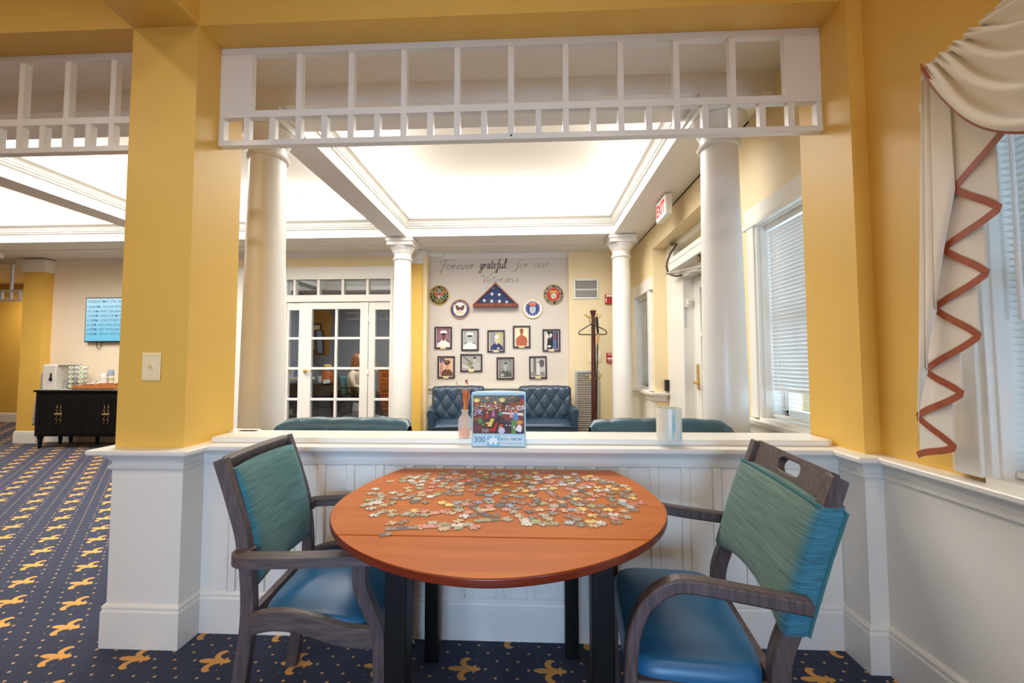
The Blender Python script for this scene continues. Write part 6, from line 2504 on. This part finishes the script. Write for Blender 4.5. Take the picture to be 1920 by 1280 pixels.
# grey throw hanging over the cabinet's end
m = MB()
m.grid(7, 16, lambda u, v: (cx0 - .028 - .010 * math.sin(v * 5) - .03 * (1 - v) ** 2, yf + .02 + .14 * u, zt_ + .004 - (zt_ - .32) * (1 - v) + .006 * math.sin(u * 9)))
m.build('towel', mat('grey_towel_cloth', (150, 148, 144), .9, bump=.4), label='grey fringed towel hanging at the end of the black cabinet', cat='towel', smooth=True, solid=.012)

ZC = zt_ + .0055
yo = 5.84


def kx(px):
    return aY(px, 700, yo).x


def kz(py):
    return aY(130, py, yo).z


t = thing('coffee_machine', 'silver beverage dispenser on the black cabinet', 'coffee machine', (kx(106), yo, ZC))
SILV = mat('silver_plastic', (206, 200, 190), .4)
x0, x1, z1 = kx(97), kx(122), kz(684)
m = MB(); m.box(x0, x1, yo - .12, yo + .17, ZC, z1); m.build('body', SILV, t, bevel=.012, seg=3)
m = MB(); m.box(x0 - .004, x1 + .08, yo - .10, yo + .17, z1 - .004, z1 + .012); m.build('lid', SILV, t, bevel=.004)
m = MB(); m.box(x1, x1 + .06, yo - .02, yo + .17, ZC, ZC + .14); m.build('tank', mat('grey_plastic', (150, 146, 140), .4), t, bevel=.006)
m = MB(); m.box(x0 - .03, x0 + .01, yo - .11, yo + .10, ZC, kz(698)); m.build('front_panel', mat('grey_plastic', (150, 146, 140), .4), t, bevel=.006)
m = MB(); m.lathe([(.036, 0), (.040, .02), (.036, .05)], (x0 - .012, yo - .05, kz(697)), 18); m.build('spout', CHROME, t, smooth=True)
xm = kx(113.5)
m = MB(); m.box(xm - .012, xm + .012, yo - .127, yo - .119, kz(710), kz(699)); m.lathe([(.024, 0), (.022, .014)], (xm, yo - .119, kz(710)), 16, axis=(0, -1, 0)); m.build('lever', BLACKM, t, bevel=.003)

t = thing('pod_carousel', 'wire carousel of drink pods with green lids beside the beverage dispenser', 'pod holder', (kx(147.5), yo, ZC))
pc = Vector((kx(147.5), yo, 0))
m = MB(); m.lathe([(.11, ZC), (.11, ZC + .008), (.02, ZC + .014)], pc, 24); m.tube([(pc.x, yo, ZC), (pc.x, yo, kz(685))], .005, 8); m.ball((pc.x, yo, kz(684.5)), .011, 8, 6); m.build('stand', CHROME, t, smooth=True, ang=40)
PODW, PODG = mat('pod_white', (226, 224, 218), .4), mat('pod_green_lid', (120, 190, 90), .4)
for r in range(5):
    zc = ZC + .04 + r * (kz(690) - ZC - .04) / 4
    for j in range(6):
        a = j * math.pi / 3 + math.pi / 6
        d = Vector((math.cos(a), math.sin(a), .12)).normalized()
        o_ = pc + Vector((math.cos(a) * .055, math.sin(a) * .055, zc))
        m = MB(); m.lathe([(.017, 0), (.023, .042)], o_, 12, axis=d); pd = m.build('pod', PODW, t, smooth=True, ang=40)
        m = MB(); m.lathe([(.025, .042), (.025, .044)], o_, 12, axis=d); m.k = 1; m.lathe([(.015, .0442), (.015, .0448)], o_, 12, axis=d); m.build('lid', [PODW, PODG], pd)
        m = MB(); m.tube([o_ + d * .03 + Vector((-math.sin(a) * .026 * math.cos(q), math.cos(a) * .026 * math.cos(q), .026 * math.sin(q))) for q in [k * math.pi / 4 for k in range(8)]], .002, 5, closed=True); m.build('wire_ring', CHROME, t)

t = thing('serving_tray', 'wooden serving tray with sloping sides holding cups on the black cabinet', 'tray', (kx(200), yo, ZC))
tx_a, tx_b = kx(158), kx(158) + .62
m = MB(); m.box(tx_a, tx_b, yo - .16, yo + .16, ZC, ZC + .012); m.build('base', TRAYW, t)
hh = kz(721) - ZC
for y in (yo - .16, yo + .15):
    m = MB(); m.prism([(tx_a, 0), (tx_b, 0), (tx_b, hh * 1.5), (tx_a + .40, hh * 1.5), (tx_a + .30, hh), (tx_a, hh)], (0, y, ZC), (1, 0, 0), (0, 0, 1), (0, .012, 0)); m.build('side', TRAYW, t, fixn=True)
for x in (tx_a, tx_b - .012):
    m = MB(); m.box(x, x + .012, yo - .148, yo + .15, ZC, ZC + hh); m.build('end', TRAYW, t)
CUPW = mat('paper_cup_white', (236, 232, 226), .5)


def cups(label, px, py0, py1, r, y, mtl, n):
    c = aY(px, 700, y)
    z0 = ZC + .0125
    z1 = aY(px, py1, y).z
    step = (z1 - z0 - .085) / max(1, n - 1)
    t = thing('cup_stack', label, 'cups', (c.x, y, z0), 'cups on the serving tray')
    for k in range(n):
        m = MB(); z = z0 + k * step
        m.lathe([(r, z), (r * 1.02, z + .004), (r * .80, z + .085), (r * .78, z + .085)] if 1 else [], (c.x, y, 0), 18)
        m.build('cup', mtl[k % len(mtl)], t, smooth=True, ang=40)
    return t


cups('stack of plain white paper cups on the serving tray', 195, 722, 699, .040, 5.84, [CUPW], 4)
cups('taller stack of striped paper cups behind the plain cups', 208, 722, 693, .042, 5.93, [CUPW, mat('paper_cup_blue', (150, 170, 190), .5), CUPW, mat('paper_cup_green', (190, 206, 140), .5)], 6)
c = aY(184, 714, 5.86)
m = MB(); m.lathe([(.05, ZC + .013), (.066, ZC + .085), (.060, ZC + .095), (.02, ZC + .10)], (c.x, 5.86, 0), 18); m.build('sugar_bowl', CUPW, label='small round white bowl on the serving tray left of the cups', cat='bowl', smooth=True)
c = aY(176, 718, 5.80)
t = thing('sachet_box', 'brown box of sachets with a black stirrer in the serving tray', 'box', (c.x, 5.78, ZC + .0125))
m = MB(); m.box(c.x - .10, c.x + .0, 5.76, 5.84, ZC + .0125, ZC + .075); m.build('box', mat('brown_card', (150, 88, 46), .6), t, bevel=.003)
m = MB(); m.tube([(c.x - .01, 5.80, ZC + .06), (c.x + .05, 5.80, ZC + .115)], .004, 6); m.build('stirrer', BLACKM, t)
m = MB(); m.box(c.x - .08, c.x - .02, 5.77, 5.82, ZC + .07, ZC + .085); m.build('sachet', CUPW, t)

# teal bag on a hook in the corridor
t = thing('hanging_bag', 'dark teal bag hanging on the yellow corridor wall at the far left', 'bag', aY(10, 708, 8.54))
p0, p1 = aY(4, 708, 8.5), aY(16, 688, 8.5)
m = MB(); m.prism([(p0.x, p0.z), (p1.x, p0.z), (p1.x, p1.z - .02), ((p0.x + p1.x) / 2 + .03, p1.z + .02), ((p0.x + p1.x) / 2 - .03, p1.z + .02), (p0.x, p1.z - .02)], (0, 8.47, 0), (1, 0, 0), (0, 0, 1), (0, .07, 0)); m.build('bag', mat('teal_bag_cloth', (28, 84, 78), .7), t, bevel=.01, fixn=True)
m = MB(); m.tube([((p0.x + p1.x) / 2 + q, 8.50, p1.z + zq_) for q, zq_ in ((-.03, .01), (-.015, .06), (.015, .06), (.03, .01))], .008, 6); m.build('strap', BLACKM, t)
# ================================================================ OFFICE SEEN THROUGH THE GLAZED DOORS
def ob(px, py, Y):
    return aY(px, py, Y)


# long dark desk running away from the doors along the left, drawers facing right
DX, DYA, DYB, dz_ = -4.20, 8.15, 9.72, .80
t = thing('desk', 'dark wooden desk with drawers and cubbies in the office behind the glazed doors', 'desk', (DX - .3, 8.9, 0))
m = MB(); m.box(DX - .66, DX, DYA, DYB, dz_ - .035, dz_); m.build('desk_top', DESKW, t, bevel=.004)
for y in (DYA + .01, DYB - .045):
    m = MB(); m.box(DX - .65, DX - .01, y, y + .035, .055, dz_ - .035); m.build('end_panel', DESKW, t)
m = MB(); m.box(DX - .65, DX - .62, DYA + .05, DYB - .05, .1, dz_ - .035); m.build('back_panel', DESKW, t)
for y0 in (DYA + .05, DYB - .50):
    for k in range(3):
        z0 = .08 + k * .225
        m = MB(); m.box(DX - .05, DX - .015, y0, y0 + .45, z0, z0 + .21); dr = m.build('drawer', DESKW, t, bevel=.004)
        m = MB(); m.tube([(DX + .004, y0 + .16, z0 + .11), (DX + .004, y0 + .29, z0 + .11)], .006, 8); m.build('handle', CHROME, dr)
m = MB(); m.box(DX - .05, DX - .02, DYA + .52, DYB - .52, .60, .76); m.build('apron', DESKW, t)
m = MB(); m.box(DX - .63, DX - .0, DYA - .01, DYA + .52, .006, .055); m.box(DX - .63, DX, DYB - .52, DYB + .01, .006, .055); m.build('plinth', DESKW, t)
# counter with brochures at the left
x0, x1 = -4.55, -4.0
t = thing('brochure_counter', 'pale counter carrying upright brochures at the left of the office', 'counter', (-4.3, 7.25, 0))
ztc = aY(545, 708, 7.15).z
m = MB(); m.box(-4.90, -3.96, 7.05, 7.5, ztc - .04, ztc); m.build('counter_top', WHITE, t, bevel=.004)
m = MB(); m.box(-4.88, -4.45, 7.1, 7.47, 0, ztc - .04); m.build('cabinet_body', mat('counter_grey', (170, 170, 172), .6), t)
m = MB(); m.box(-4.00, -3.97, 7.1, 7.47, 0, ztc - .04); m.build('end_panel', mat('counter_teal', (40, 84, 96), .6), t)
BC = [(206, 196, 190), (120, 140, 190), (190, 120, 110), (226, 210, 140), (110, 130, 120), (220, 220, 226)]
for k in range(9):
    x = -4.74 + k * .082
    m = MB(); m.prism([(0, 0), (.006, 0), (.046, .19), (.04, .19)], (x, 7.15, ztc + .001), (1, 0, 0), (0, 0, 1), (0, .13, 0))
    m.build('brochure', flat(BC[k % 6]), label='%s upright brochure from the left on the pale office counter' % ORD[k], cat='brochure', group='brochures on the office counter', fixn=True)
t = thing('computer_tower', 'black computer tower under the pale office counter', 'computer', (-4.22, 7.3, 0))
m = MB(); m.box(-4.36, -4.08, 7.13, 7.45, .007, .44); m.build('case', BLACKM, t, bevel=.006)
m = MB(); m.box(-4.32, -4.14, 7.126, 7.132, .30, .40); m.build('drive_bay', mat('grey_plastic', (150, 146, 140)), t)
for k, (dx1, c) in enumerate(((-.05, BLACKM), (.02, WHITE), (.06, BLACKM))):
    m = MB(); m.tube(curve([(-4.25 + dx1, 7.09, ztc - .06), (-4.36 + dx1 * 2, 7.07, .66 - .04 * k), (-4.44 + dx1, 7.08, .45), (-4.30 + dx1, 7.09, .30 + .05 * k), (-4.36, 7.1, .16)], 6), .006, 6)
    m.build('cable', c, label=['black cable looping under the office counter', 'white cable hanging under the office counter', 'thin black cable drooping beside the white cable'][k], cat='cable', smooth=True)
# things on the desk
zd_ = dz_ + .001


def onx(px, x=-4.36):
    return aX(px, 700, x).y


y_ = onx(598.5)
m = MB(); m.lathe([(.042, zd_), (.05, zd_ + .13), (.046, zd_ + .13), (.04, zd_ + .01)], (-4.36, y_, 0), 16); m.build('mug', mat('pale_mug', (190, 206, 206), .4), label='pale green tumbler on the office desk', cat='cup', smooth=True)
for k in range(4):
    m = MB(); m.prism([(0, 0), (.02, 0), (.05, .17), (.03, .17)], (-4.70 + k * .055, 8.20, zd_), (1, 0, 0), (0, 0, 1), (0, .14, 0))
    m.build('folder', flat([(70, 66, 70), (216, 206, 200), (140, 90, 70), (90, 100, 130)][k]), label='%s upright folder on the office desk beside the tumbler' % ['dark grey', 'pale', 'brown', 'blue grey'][k], cat='folder', group='folders on the office desk', fixn=True)
BAG = mat('tan_leather_bag', (170, 92, 40), .5, var=.15, vscale=20)
yb_ = onx(613.5)
xb = -4.36
t = thing('handbag', 'tan leather handbag with hanging strap on the office desk', 'bag', (xb, yb_, zd_))
m = MB()


def fn(u, v):
    a = 2 * math.pi * u
    k = (abs(math.cos(a)) ** 3 + abs(math.sin(a)) ** 3) ** (-1 / 3)
    return (xb + .15 * (1 - .35 * v) * k * math.cos(a), yb_ + .16 * (1 - .5 * v) * k * math.sin(a), zd_ + .24 * v + .02 * math.sin(3 * a) * v)


m.grid(28, 8, fn, wrap=True); m.build('body', BAG, t, smooth=True, ang=60)
m = MB(); m.tube(curve([(xb + .10, yb_ - .1, zd_ + .2), (DX + .02, yb_ - .10, zd_ + .06), (DX + .03, yb_ - .1, zd_ - .2), (DX + .03, yb_ - .08, zd_ - .52), (DX + .03, yb_ - .04, zd_ - .55), (DX + .03, yb_ - .02, zd_ - .2), (DX + .02, yb_, zd_ + .06), (xb + .12, yb_, zd_ + .16)], 5), .012, 6, flat=(1, .4)); m.build('strap', BAG, t, smooth=True)
m = MB()
for k in range(14):
    a = k * 1.1
    m.ball((xb + .08 * math.cos(a) * (k % 3) / 2, yb_ + .06 * math.sin(a), zd_ + .30 + .045 * ((k * 7) % 5) / 4), (.045, .04, .03), 10, 6)
m.build('scarf', mat('yellow_scarf_cloth', (214, 172, 96), .9, bump=.5), label='bundled yellow scarf lying on top of the tan handbag', cat='scarf', smooth=True)
yp_ = onx(634, -4.45)
t = thing('desk_phone', 'dark desk telephone at the far end of the office desk', 'telephone', (-4.45, yp_, zd_))
m = MB(); m.prism([(0, 0), (.2, 0), (.2, .09), (.02, .03)], (-4.55, yp_ - .1, zd_), (0, 1, 0), (0, 0, 1), (.2, 0, 0)); m.build('base', BLACKM, t, bevel=.006, fixn=True)
m = MB(); m.tube([(-4.50, yp_ - .08, zd_ + .07), (-4.50, yp_ + .02, zd_ + .115), (-4.50, yp_ + .09, zd_ + .12)], [.022, .016, .022], 10); m.build('handset', BLACKM, t, smooth=True)
a, b = aX(607, 719, DX + .006), aX(619, 711, DX + .006)
m = MB(); m.box(DX - .014, DX + .006, a.y, b.y, a.z, b.z); m.build('note', flat((226, 232, 236)), label='white paper note stuck on the office desk drawers', cat='paper')
# reflection in the door glass built as mirror and board; framed print beside it
yw_ = 10.28
t = thing('door_reflection', 'reflection in the glazed doors built as a dark framed mirror on a brown board', 'picture', aY(600, 660, yw_))
q0, q1, q2, q3 = [aY(px, py, 9.6) for px, py in ((585, 664), (614, 665), (622, 588), (585, 588))]
m = MB(); m.prism([(q0.x, q0.z), (q1.x, q1.z), (q2.x, q2.z), (q3.x, q3.z)], (0, 9.62, 0), (1, 0, 0), (0, 0, 1), (0, .03, 0)); m.build('board', mat('ochre_reflection_board', (150, 104, 44), .6), t, fixn=True)
fr4 = [aY(px, py, 9.55) for px, py in ((593, 662), (607, 663), (605, 619), (591, 619))]
m = MB()
for k in range(4):
    m.bar([fr4[k], fr4[(k + 1) % 4]], .03, .05, up=(0, 1, 0))
m.build('frame', FRAMEW, t)
m = MB(); m.poly([tuple(p + Vector((0, .01, 0))) for p in fr4]); m.build('mirror', mat('mirror_silver', (170, 190, 205), .08, metal=1), t)
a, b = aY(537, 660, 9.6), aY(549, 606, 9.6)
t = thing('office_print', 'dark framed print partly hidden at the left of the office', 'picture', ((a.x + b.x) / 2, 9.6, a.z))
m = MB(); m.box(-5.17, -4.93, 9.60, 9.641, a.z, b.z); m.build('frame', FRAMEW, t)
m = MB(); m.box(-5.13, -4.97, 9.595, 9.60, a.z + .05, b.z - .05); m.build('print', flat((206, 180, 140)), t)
m = MB(); m.box(-5.19, aY(617, 620, 9.64).x, 9.64, 9.66, 1.38, 2.5)  # solid panel added in place of the ochre reflection in the glass
struct('wall_reflection_panel', m, mat('ochre_reflection', (168, 118, 50), .6))
# orange cabinet with slatted door
a, b = aY(710, 757, 9.3), aY(731, 694, 9.3)
x0, z1 = a.x, b.z
t = thing('wooden_cabinet', 'orange wooden cabinet with cross-braced door in the office', 'cabinet', (x0 + .3, 9.5, 0))
m = MB(); m.box(x0, x0 + .60, 9.3, 9.72, .05, z1); m.build('body', ORANGEW, t, bevel=.006)
m = MB(); m.box(x0 - .02, x0 + .62, 9.28, 9.74, z1, z1 + .03); m.build('top', ORANGEW, t, bevel=.004)
m = MB(); m.box(x0 + .07, x0 + .55, 9.285, 9.30, .12, z1 - .06); d_ = m.build('door', mat('deep_orange_wood', (140, 62, 24), .5), t)
for k in range(9):
    z = .15 + k * (z1 - .28) / 9
    m = MB(); m.box(x0 + .075, x0 + .545, 9.280, 9.286, z, z + .05); m.build('slat', ORANGEW, d_)
m = MB(); m.bar([(x0 + .09, 9.276, .3), (x0 + .52, 9.276, z1 - .25)], .012, .05, up=(0, 0, 1)); m.bar([(x0 + .09, 9.275, .62), (x0 + .52, 9.275, .62)], .012, .04); m.build('brace', ORANGEW, d_)
m = MB(); m.box(x0 - .02, x0 + .62, 9.28, 9.74, .007, .05); m.build('plinth', DESKW, t)
a = aY(706, 695, 9.6)
t = thing('magazine_rack', 'small grey wire rack beside the orange office cabinet', 'rack', (a.x, 9.5, 0))
m = MB()
for k in range(4):
    m.tube([(a.x - .12, 9.45, .007 + .001), (a.x - .12, 9.45, 1.05)] if k == 0 else [(a.x + .02, 9.45, .008), (a.x + .02, 9.45, 1.05)] if k == 1 else [(a.x - .12, 9.45, 1.05), (a.x + .02, 9.45, 1.05)] if k == 2 else [(a.x - .12, 9.45, .55), (a.x + .02, 9.45, .55)], .008, 6)
m.build('wire_frame', STEEL, t)

# office armchair and the seated visitor (seen from behind, facing right)
px_, py_ = aY(668, 740, 8.75).x, 8.75
t = thing('office_chair', 'teal upholstered office armchair with black frame under the seated person', 'chair', (px_, py_, 0))
TEALO = mat('teal_office_fabric', (58, 122, 126), .8)
m = MB(); m.grid(9, 9, lambda u, v: (px_ - .20 - .05 * v, py_ - .23 + .46 * u, .52 + .40 * v)); m.build('backrest', TEALO, t, smooth=True, solid=.05)
cushion('seat', t, mat('teal_office_seat', (44, 100, 112), .6), px_ - .22, px_ + .26, py_ - .25, py_ + .25, .39, .455, .012)
for sx_ in (-.20, .24):
    for sy_ in (-.25, .25):
        m = MB(); m.tube(curve([(px_ + sx_ * .9, py_ + sy_, .42), (px_ + sx_ * 1.05, py_ + sy_, .2), (px_ + sx_ * 1.15, py_ + sy_, .007)], 4), [.018] * 9, 8); m.build('leg', BLACKM, t, smooth=True)
for sy_ in (-.27, .27):
    m = MB(); m.tube(curve([(px_ - .21, py_ + sy_ * .95, .70), (px_ - .10, py_ + sy_, .685), (px_ + .14, py_ + sy_, .68), (px_ + .22, py_ + sy_, .62), (px_ + .22, py_ + sy_ * .98, .42)], 4), .018, 8); m.build('arm', BLACKM, t, smooth=True)


def skin_chain(name, chains, mats_, parent, subd=2):
    """One continuous skinned body from connected joints: chains = lists of (x, y, z, radius)."""
    vs, es, rs = [], [], []
    idx = {}
    for ch in chains:
        prev = None
        for (x, y, z, r) in ch:
            key = (round(x, 4), round(y, 4), round(z, 4))
            if key not in idx:
                idx[key] = len(vs)
                vs.append((x, y, z)); rs.append(r)
            i = idx[key]
            if prev is not None and prev != i:
                es.append((prev, i))
            prev = i
    off = ORG[parent.name]
    me = bpy.data.meshes.new(name)
    me.from_pydata([(x - off.x, y - off.y, z - off.z) for x, y, z in vs], es, [])
    o = bpy.data.objects.new(name, me)
    COL.objects.link(o)
    o.parent = parent
    ORG[o.name] = off
    md = o.modifiers.new('skin', 'SKIN')
    md.use_smooth_shade = True
    if not me.skin_vertices:
        bm = bmesh.new(); bm.from_mesh(me); bm.verts.layers.skin.verify(); bm.to_mesh(me); bm.free()
    for i, sv in enumerate(me.skin_vertices[0].data):
        sv.radius = (rs[i], rs[i])
        sv.use_root = (i == 0)
    sb = o.modifiers.new('smooth', 'SUBSURF')
    sb.levels = sb.render_levels = subd
    me.materials.append(mats_)
    return o


SKIN = mat('skin', (214, 160, 128), .55)
JACK = mat('cream_jacket_cloth', (226, 206, 180), .8, bump=.3, bscale=60)
TROU = mat('dark_trousers', (34, 34, 40), .8)
HAIR = mat('auburn_hair', (140, 84, 46), .5, var=.3, vscale=30, stretch=(8, 8, 1))
pp = thing('person', 'person seated in cream jacket and dark trousers with long auburn hair raising one hand', 'person', (px_ + .02, py_, 0))
bx_, by_ = px_ - .02, py_
hip = (bx_, by_, .54, .155)
body = skin_chain('body', [
    [hip, (bx_ - .03, by_, .70, .150), (bx_ - .02, by_, .88, .165), (bx_ + .0, by_, 1.02, .120), (bx_ + .02, by_, 1.10, .062), (bx_ + .035, by_, 1.16, .055)],
    [(bx_ - .02, by_, .88, .165), (bx_ + .0, by_ - .18, .97, .075), (bx_ + .03, by_ - .235, .83, .062), (bx_ + .09, by_ - .235, .70, .052), (bx_ + .26, by_ - .16, .70, .042), (bx_ + .32, by_ - .13, .71, .034)],
    [(bx_ - .02, by_, .88, .165), (bx_ + .0, by_ + .18, .97, .075), (bx_ + .10, by_ + .23, .86, .060), (bx_ + .24, by_ + .22, .82, .050), (bx_ + .36, by_ + .18, .98, .040), (bx_ + .40, by_ + .16, 1.06, .030)],
], JACK, pp)
legs = skin_chain('trousers', [
    [(bx_ - .02, by_, .53, .150), (bx_ + .08, by_ - .09, .545, .105), (bx_ + .28, by_ - .10, .55, .085), (bx_ + .47, by_ - .10, .53, .068), (bx_ + .53, by_ - .10, .32, .058), (bx_ + .60, by_ - .10, .10, .050)],
    [(bx_ - .02, by_, .53, .150), (bx_ + .08, by_ + .09, .545, .105), (bx_ + .28, by_ + .10, .55, .085), (bx_ + .45, by_ + .10, .53, .068), (bx_ + .44, by_ + .10, .32, .058), (bx_ + .40, by_ + .10, .10, .050)],
], TROU, pp)
head = MB()
hc = Vector((bx_ + .05, by_, 1.27))


def hfn(u, v):
    a = 2 * math.pi * u
    th = math.pi * v
    r = math.sin(th) ** .9
    x = .098 * r * math.cos(a)
    y = .076 * r * math.sin(a)
    z = -.118 * math.cos(th)
    if x > 0 and z < 0:
        x *= 1 - .15 * (-z / .118)
    y *= 1 - .22 * max(0, -z / .118)
    x += .022 * math.exp(-((a if a < math.pi else a - 2 * math.pi) / .16) ** 2 - ((z + .015) / .025) ** 2)     # nose
    x -= .010 * sum(math.exp(-(((a if a < math.pi else a - 2 * math.pi) - k * .38) / .14) ** 2 - ((z - .012) / .014) ** 2) for k in (-1, 1))   # eye sockets
    return tuple(hc + Vector((x, y, z)))


head.grid(36, 24, hfn, wrap=True)
hd = head.build('head', SKIN, pp, smooth=True, ang=80)
for s_ in (-1, 1):
    m = MB(); m.ball(hc + Vector((.080, s_ * .032, .012)), (.010, .012, .010), 10, 6); m.build('eye', flat((60, 46, 40)), hd, smooth=True)
    m = MB(); m.ball(hc + Vector((-.005, s_ * .076, -.005)), (.018, .010, .030), 10, 6); m.build('ear', SKIN, hd, smooth=True)
m = MB(); m.ball(hc + Vector((.082, 0, -.058)), (.008, .024, .006), 10, 5); m.build('mouth', flat((176, 92, 84)), hd, smooth=True)
m = MB()


def hair(u, v):
    a = math.pi * .36 + u * math.pi * 1.28
    if v < .45:
        th = v / .45 * math.pi / 2
        r, z = math.sin(th), math.cos(th) * .128
    else:
        q = (v - .45) / .55
        r, z = 1.0 + .10 * math.sin(q * 3.0), -.34 * q
    w = .006 * math.sin(a * 14)
    return tuple(hc + Vector(((.110 + w) * r * math.cos(a) - .012 - .03 * max(0, -z), (.092 + w) * r * math.sin(a), z + .006)))


m.grid(60, 20, hair); m.build('hair', HAIR, pp, smooth=True, ang=80, solid=.016)


def hand(base, d, up_, side, curl, name):
    """Palm with five separate bent fingers, as one skinned chain set rooted at the wrist."""
    b, d, s_ = Vector(base), Vector(d).normalized(), Vector(side).normalized()
    u_ = d.cross(s_)
    ch = []
    w = tuple(b) + (.024,)
    pm = b + d * .05
    pmt = tuple(pm) + (.026,)
    ch.append([w, pmt])
    for k, (o_, L) in enumerate(((-.030, .068), (-.010, .078), (.010, .074), (.029, .058))):
        k0 = b + d * .088 + s_ * o_
        k1 = k0 + d * L * .55 + u_ * (-.10 * curl * L * 3)
        k2 = k1 + d * L * .45 * (1 - curl * .5) + u_ * (-.45 * curl * L)
        ch.append([pmt, tuple(k0) + (.0105,), tuple(k1) + (.009,), tuple(k2) + (.0075,)])
    t0 = b + d * .030 - s_ * .034
    ch.append([w, tuple(t0) + (.012,), tuple(t0 + d * .030 - s_ * .022) + (.0105,), tuple(t0 + d * .056 - s_ * .026) + (.0085,)])
    return skin_chain(name, ch, SKIN, pp, 1)


hand((bx_ + .405, by_ + .158, 1.07), (.12, -.02, 1), (0, 0, 1), (.2, -1, 0), .15, 'hand')
hand((bx_ + .325, by_ - .128, .71), (1, .35, .02), (0, 0, 1), (-.3, .9, .1), .5, 'hand')
SHOE = mat('white_trainer', (232, 230, 226), .5)
for (fx, fy, a) in ((bx_ + .60, by_ - .10, 0), (bx_ + .40, by_ + .10, 0)):
    m = MB()

    def sf(u, v, fx=fx, fy=fy):
        a = 2 * math.pi * u
        L = -.08 + .27 * v
        hgt = .095 * (1 - .55 * max(0, (v - .3) / .7)) * (1 if v > .02 else .6) * (1 if v < .98 else .5)
        wd_ = .045 * math.sin(math.pi * (.12 + .80 * v)) ** .4
        return (fx + L, fy + wd_ * math.cos(a), .008 + max(0, hgt * (.5 + .5 * math.sin(a))))
    m.grid(16, 12, sf, wrap=True); sh = m.build('shoe', SHOE, pp, smooth=True, ang=80)
    m = MB(); m.box(fx - .082, fx + .185, fy - .042, fy + .042, .0065, .028); m.build('sole', flat((200, 196, 190)), sh, bevel=.012)
    m = MB()
    for k in range(3):
        m.tube([(fx + .03 + .03 * k, fy - .028, .085 - .014 * k), (fx + .035 + .03 * k, fy + .028, .085 - .014 * k)], .004, 5)
    m.build('laces', flat((90, 90, 96)), sh)
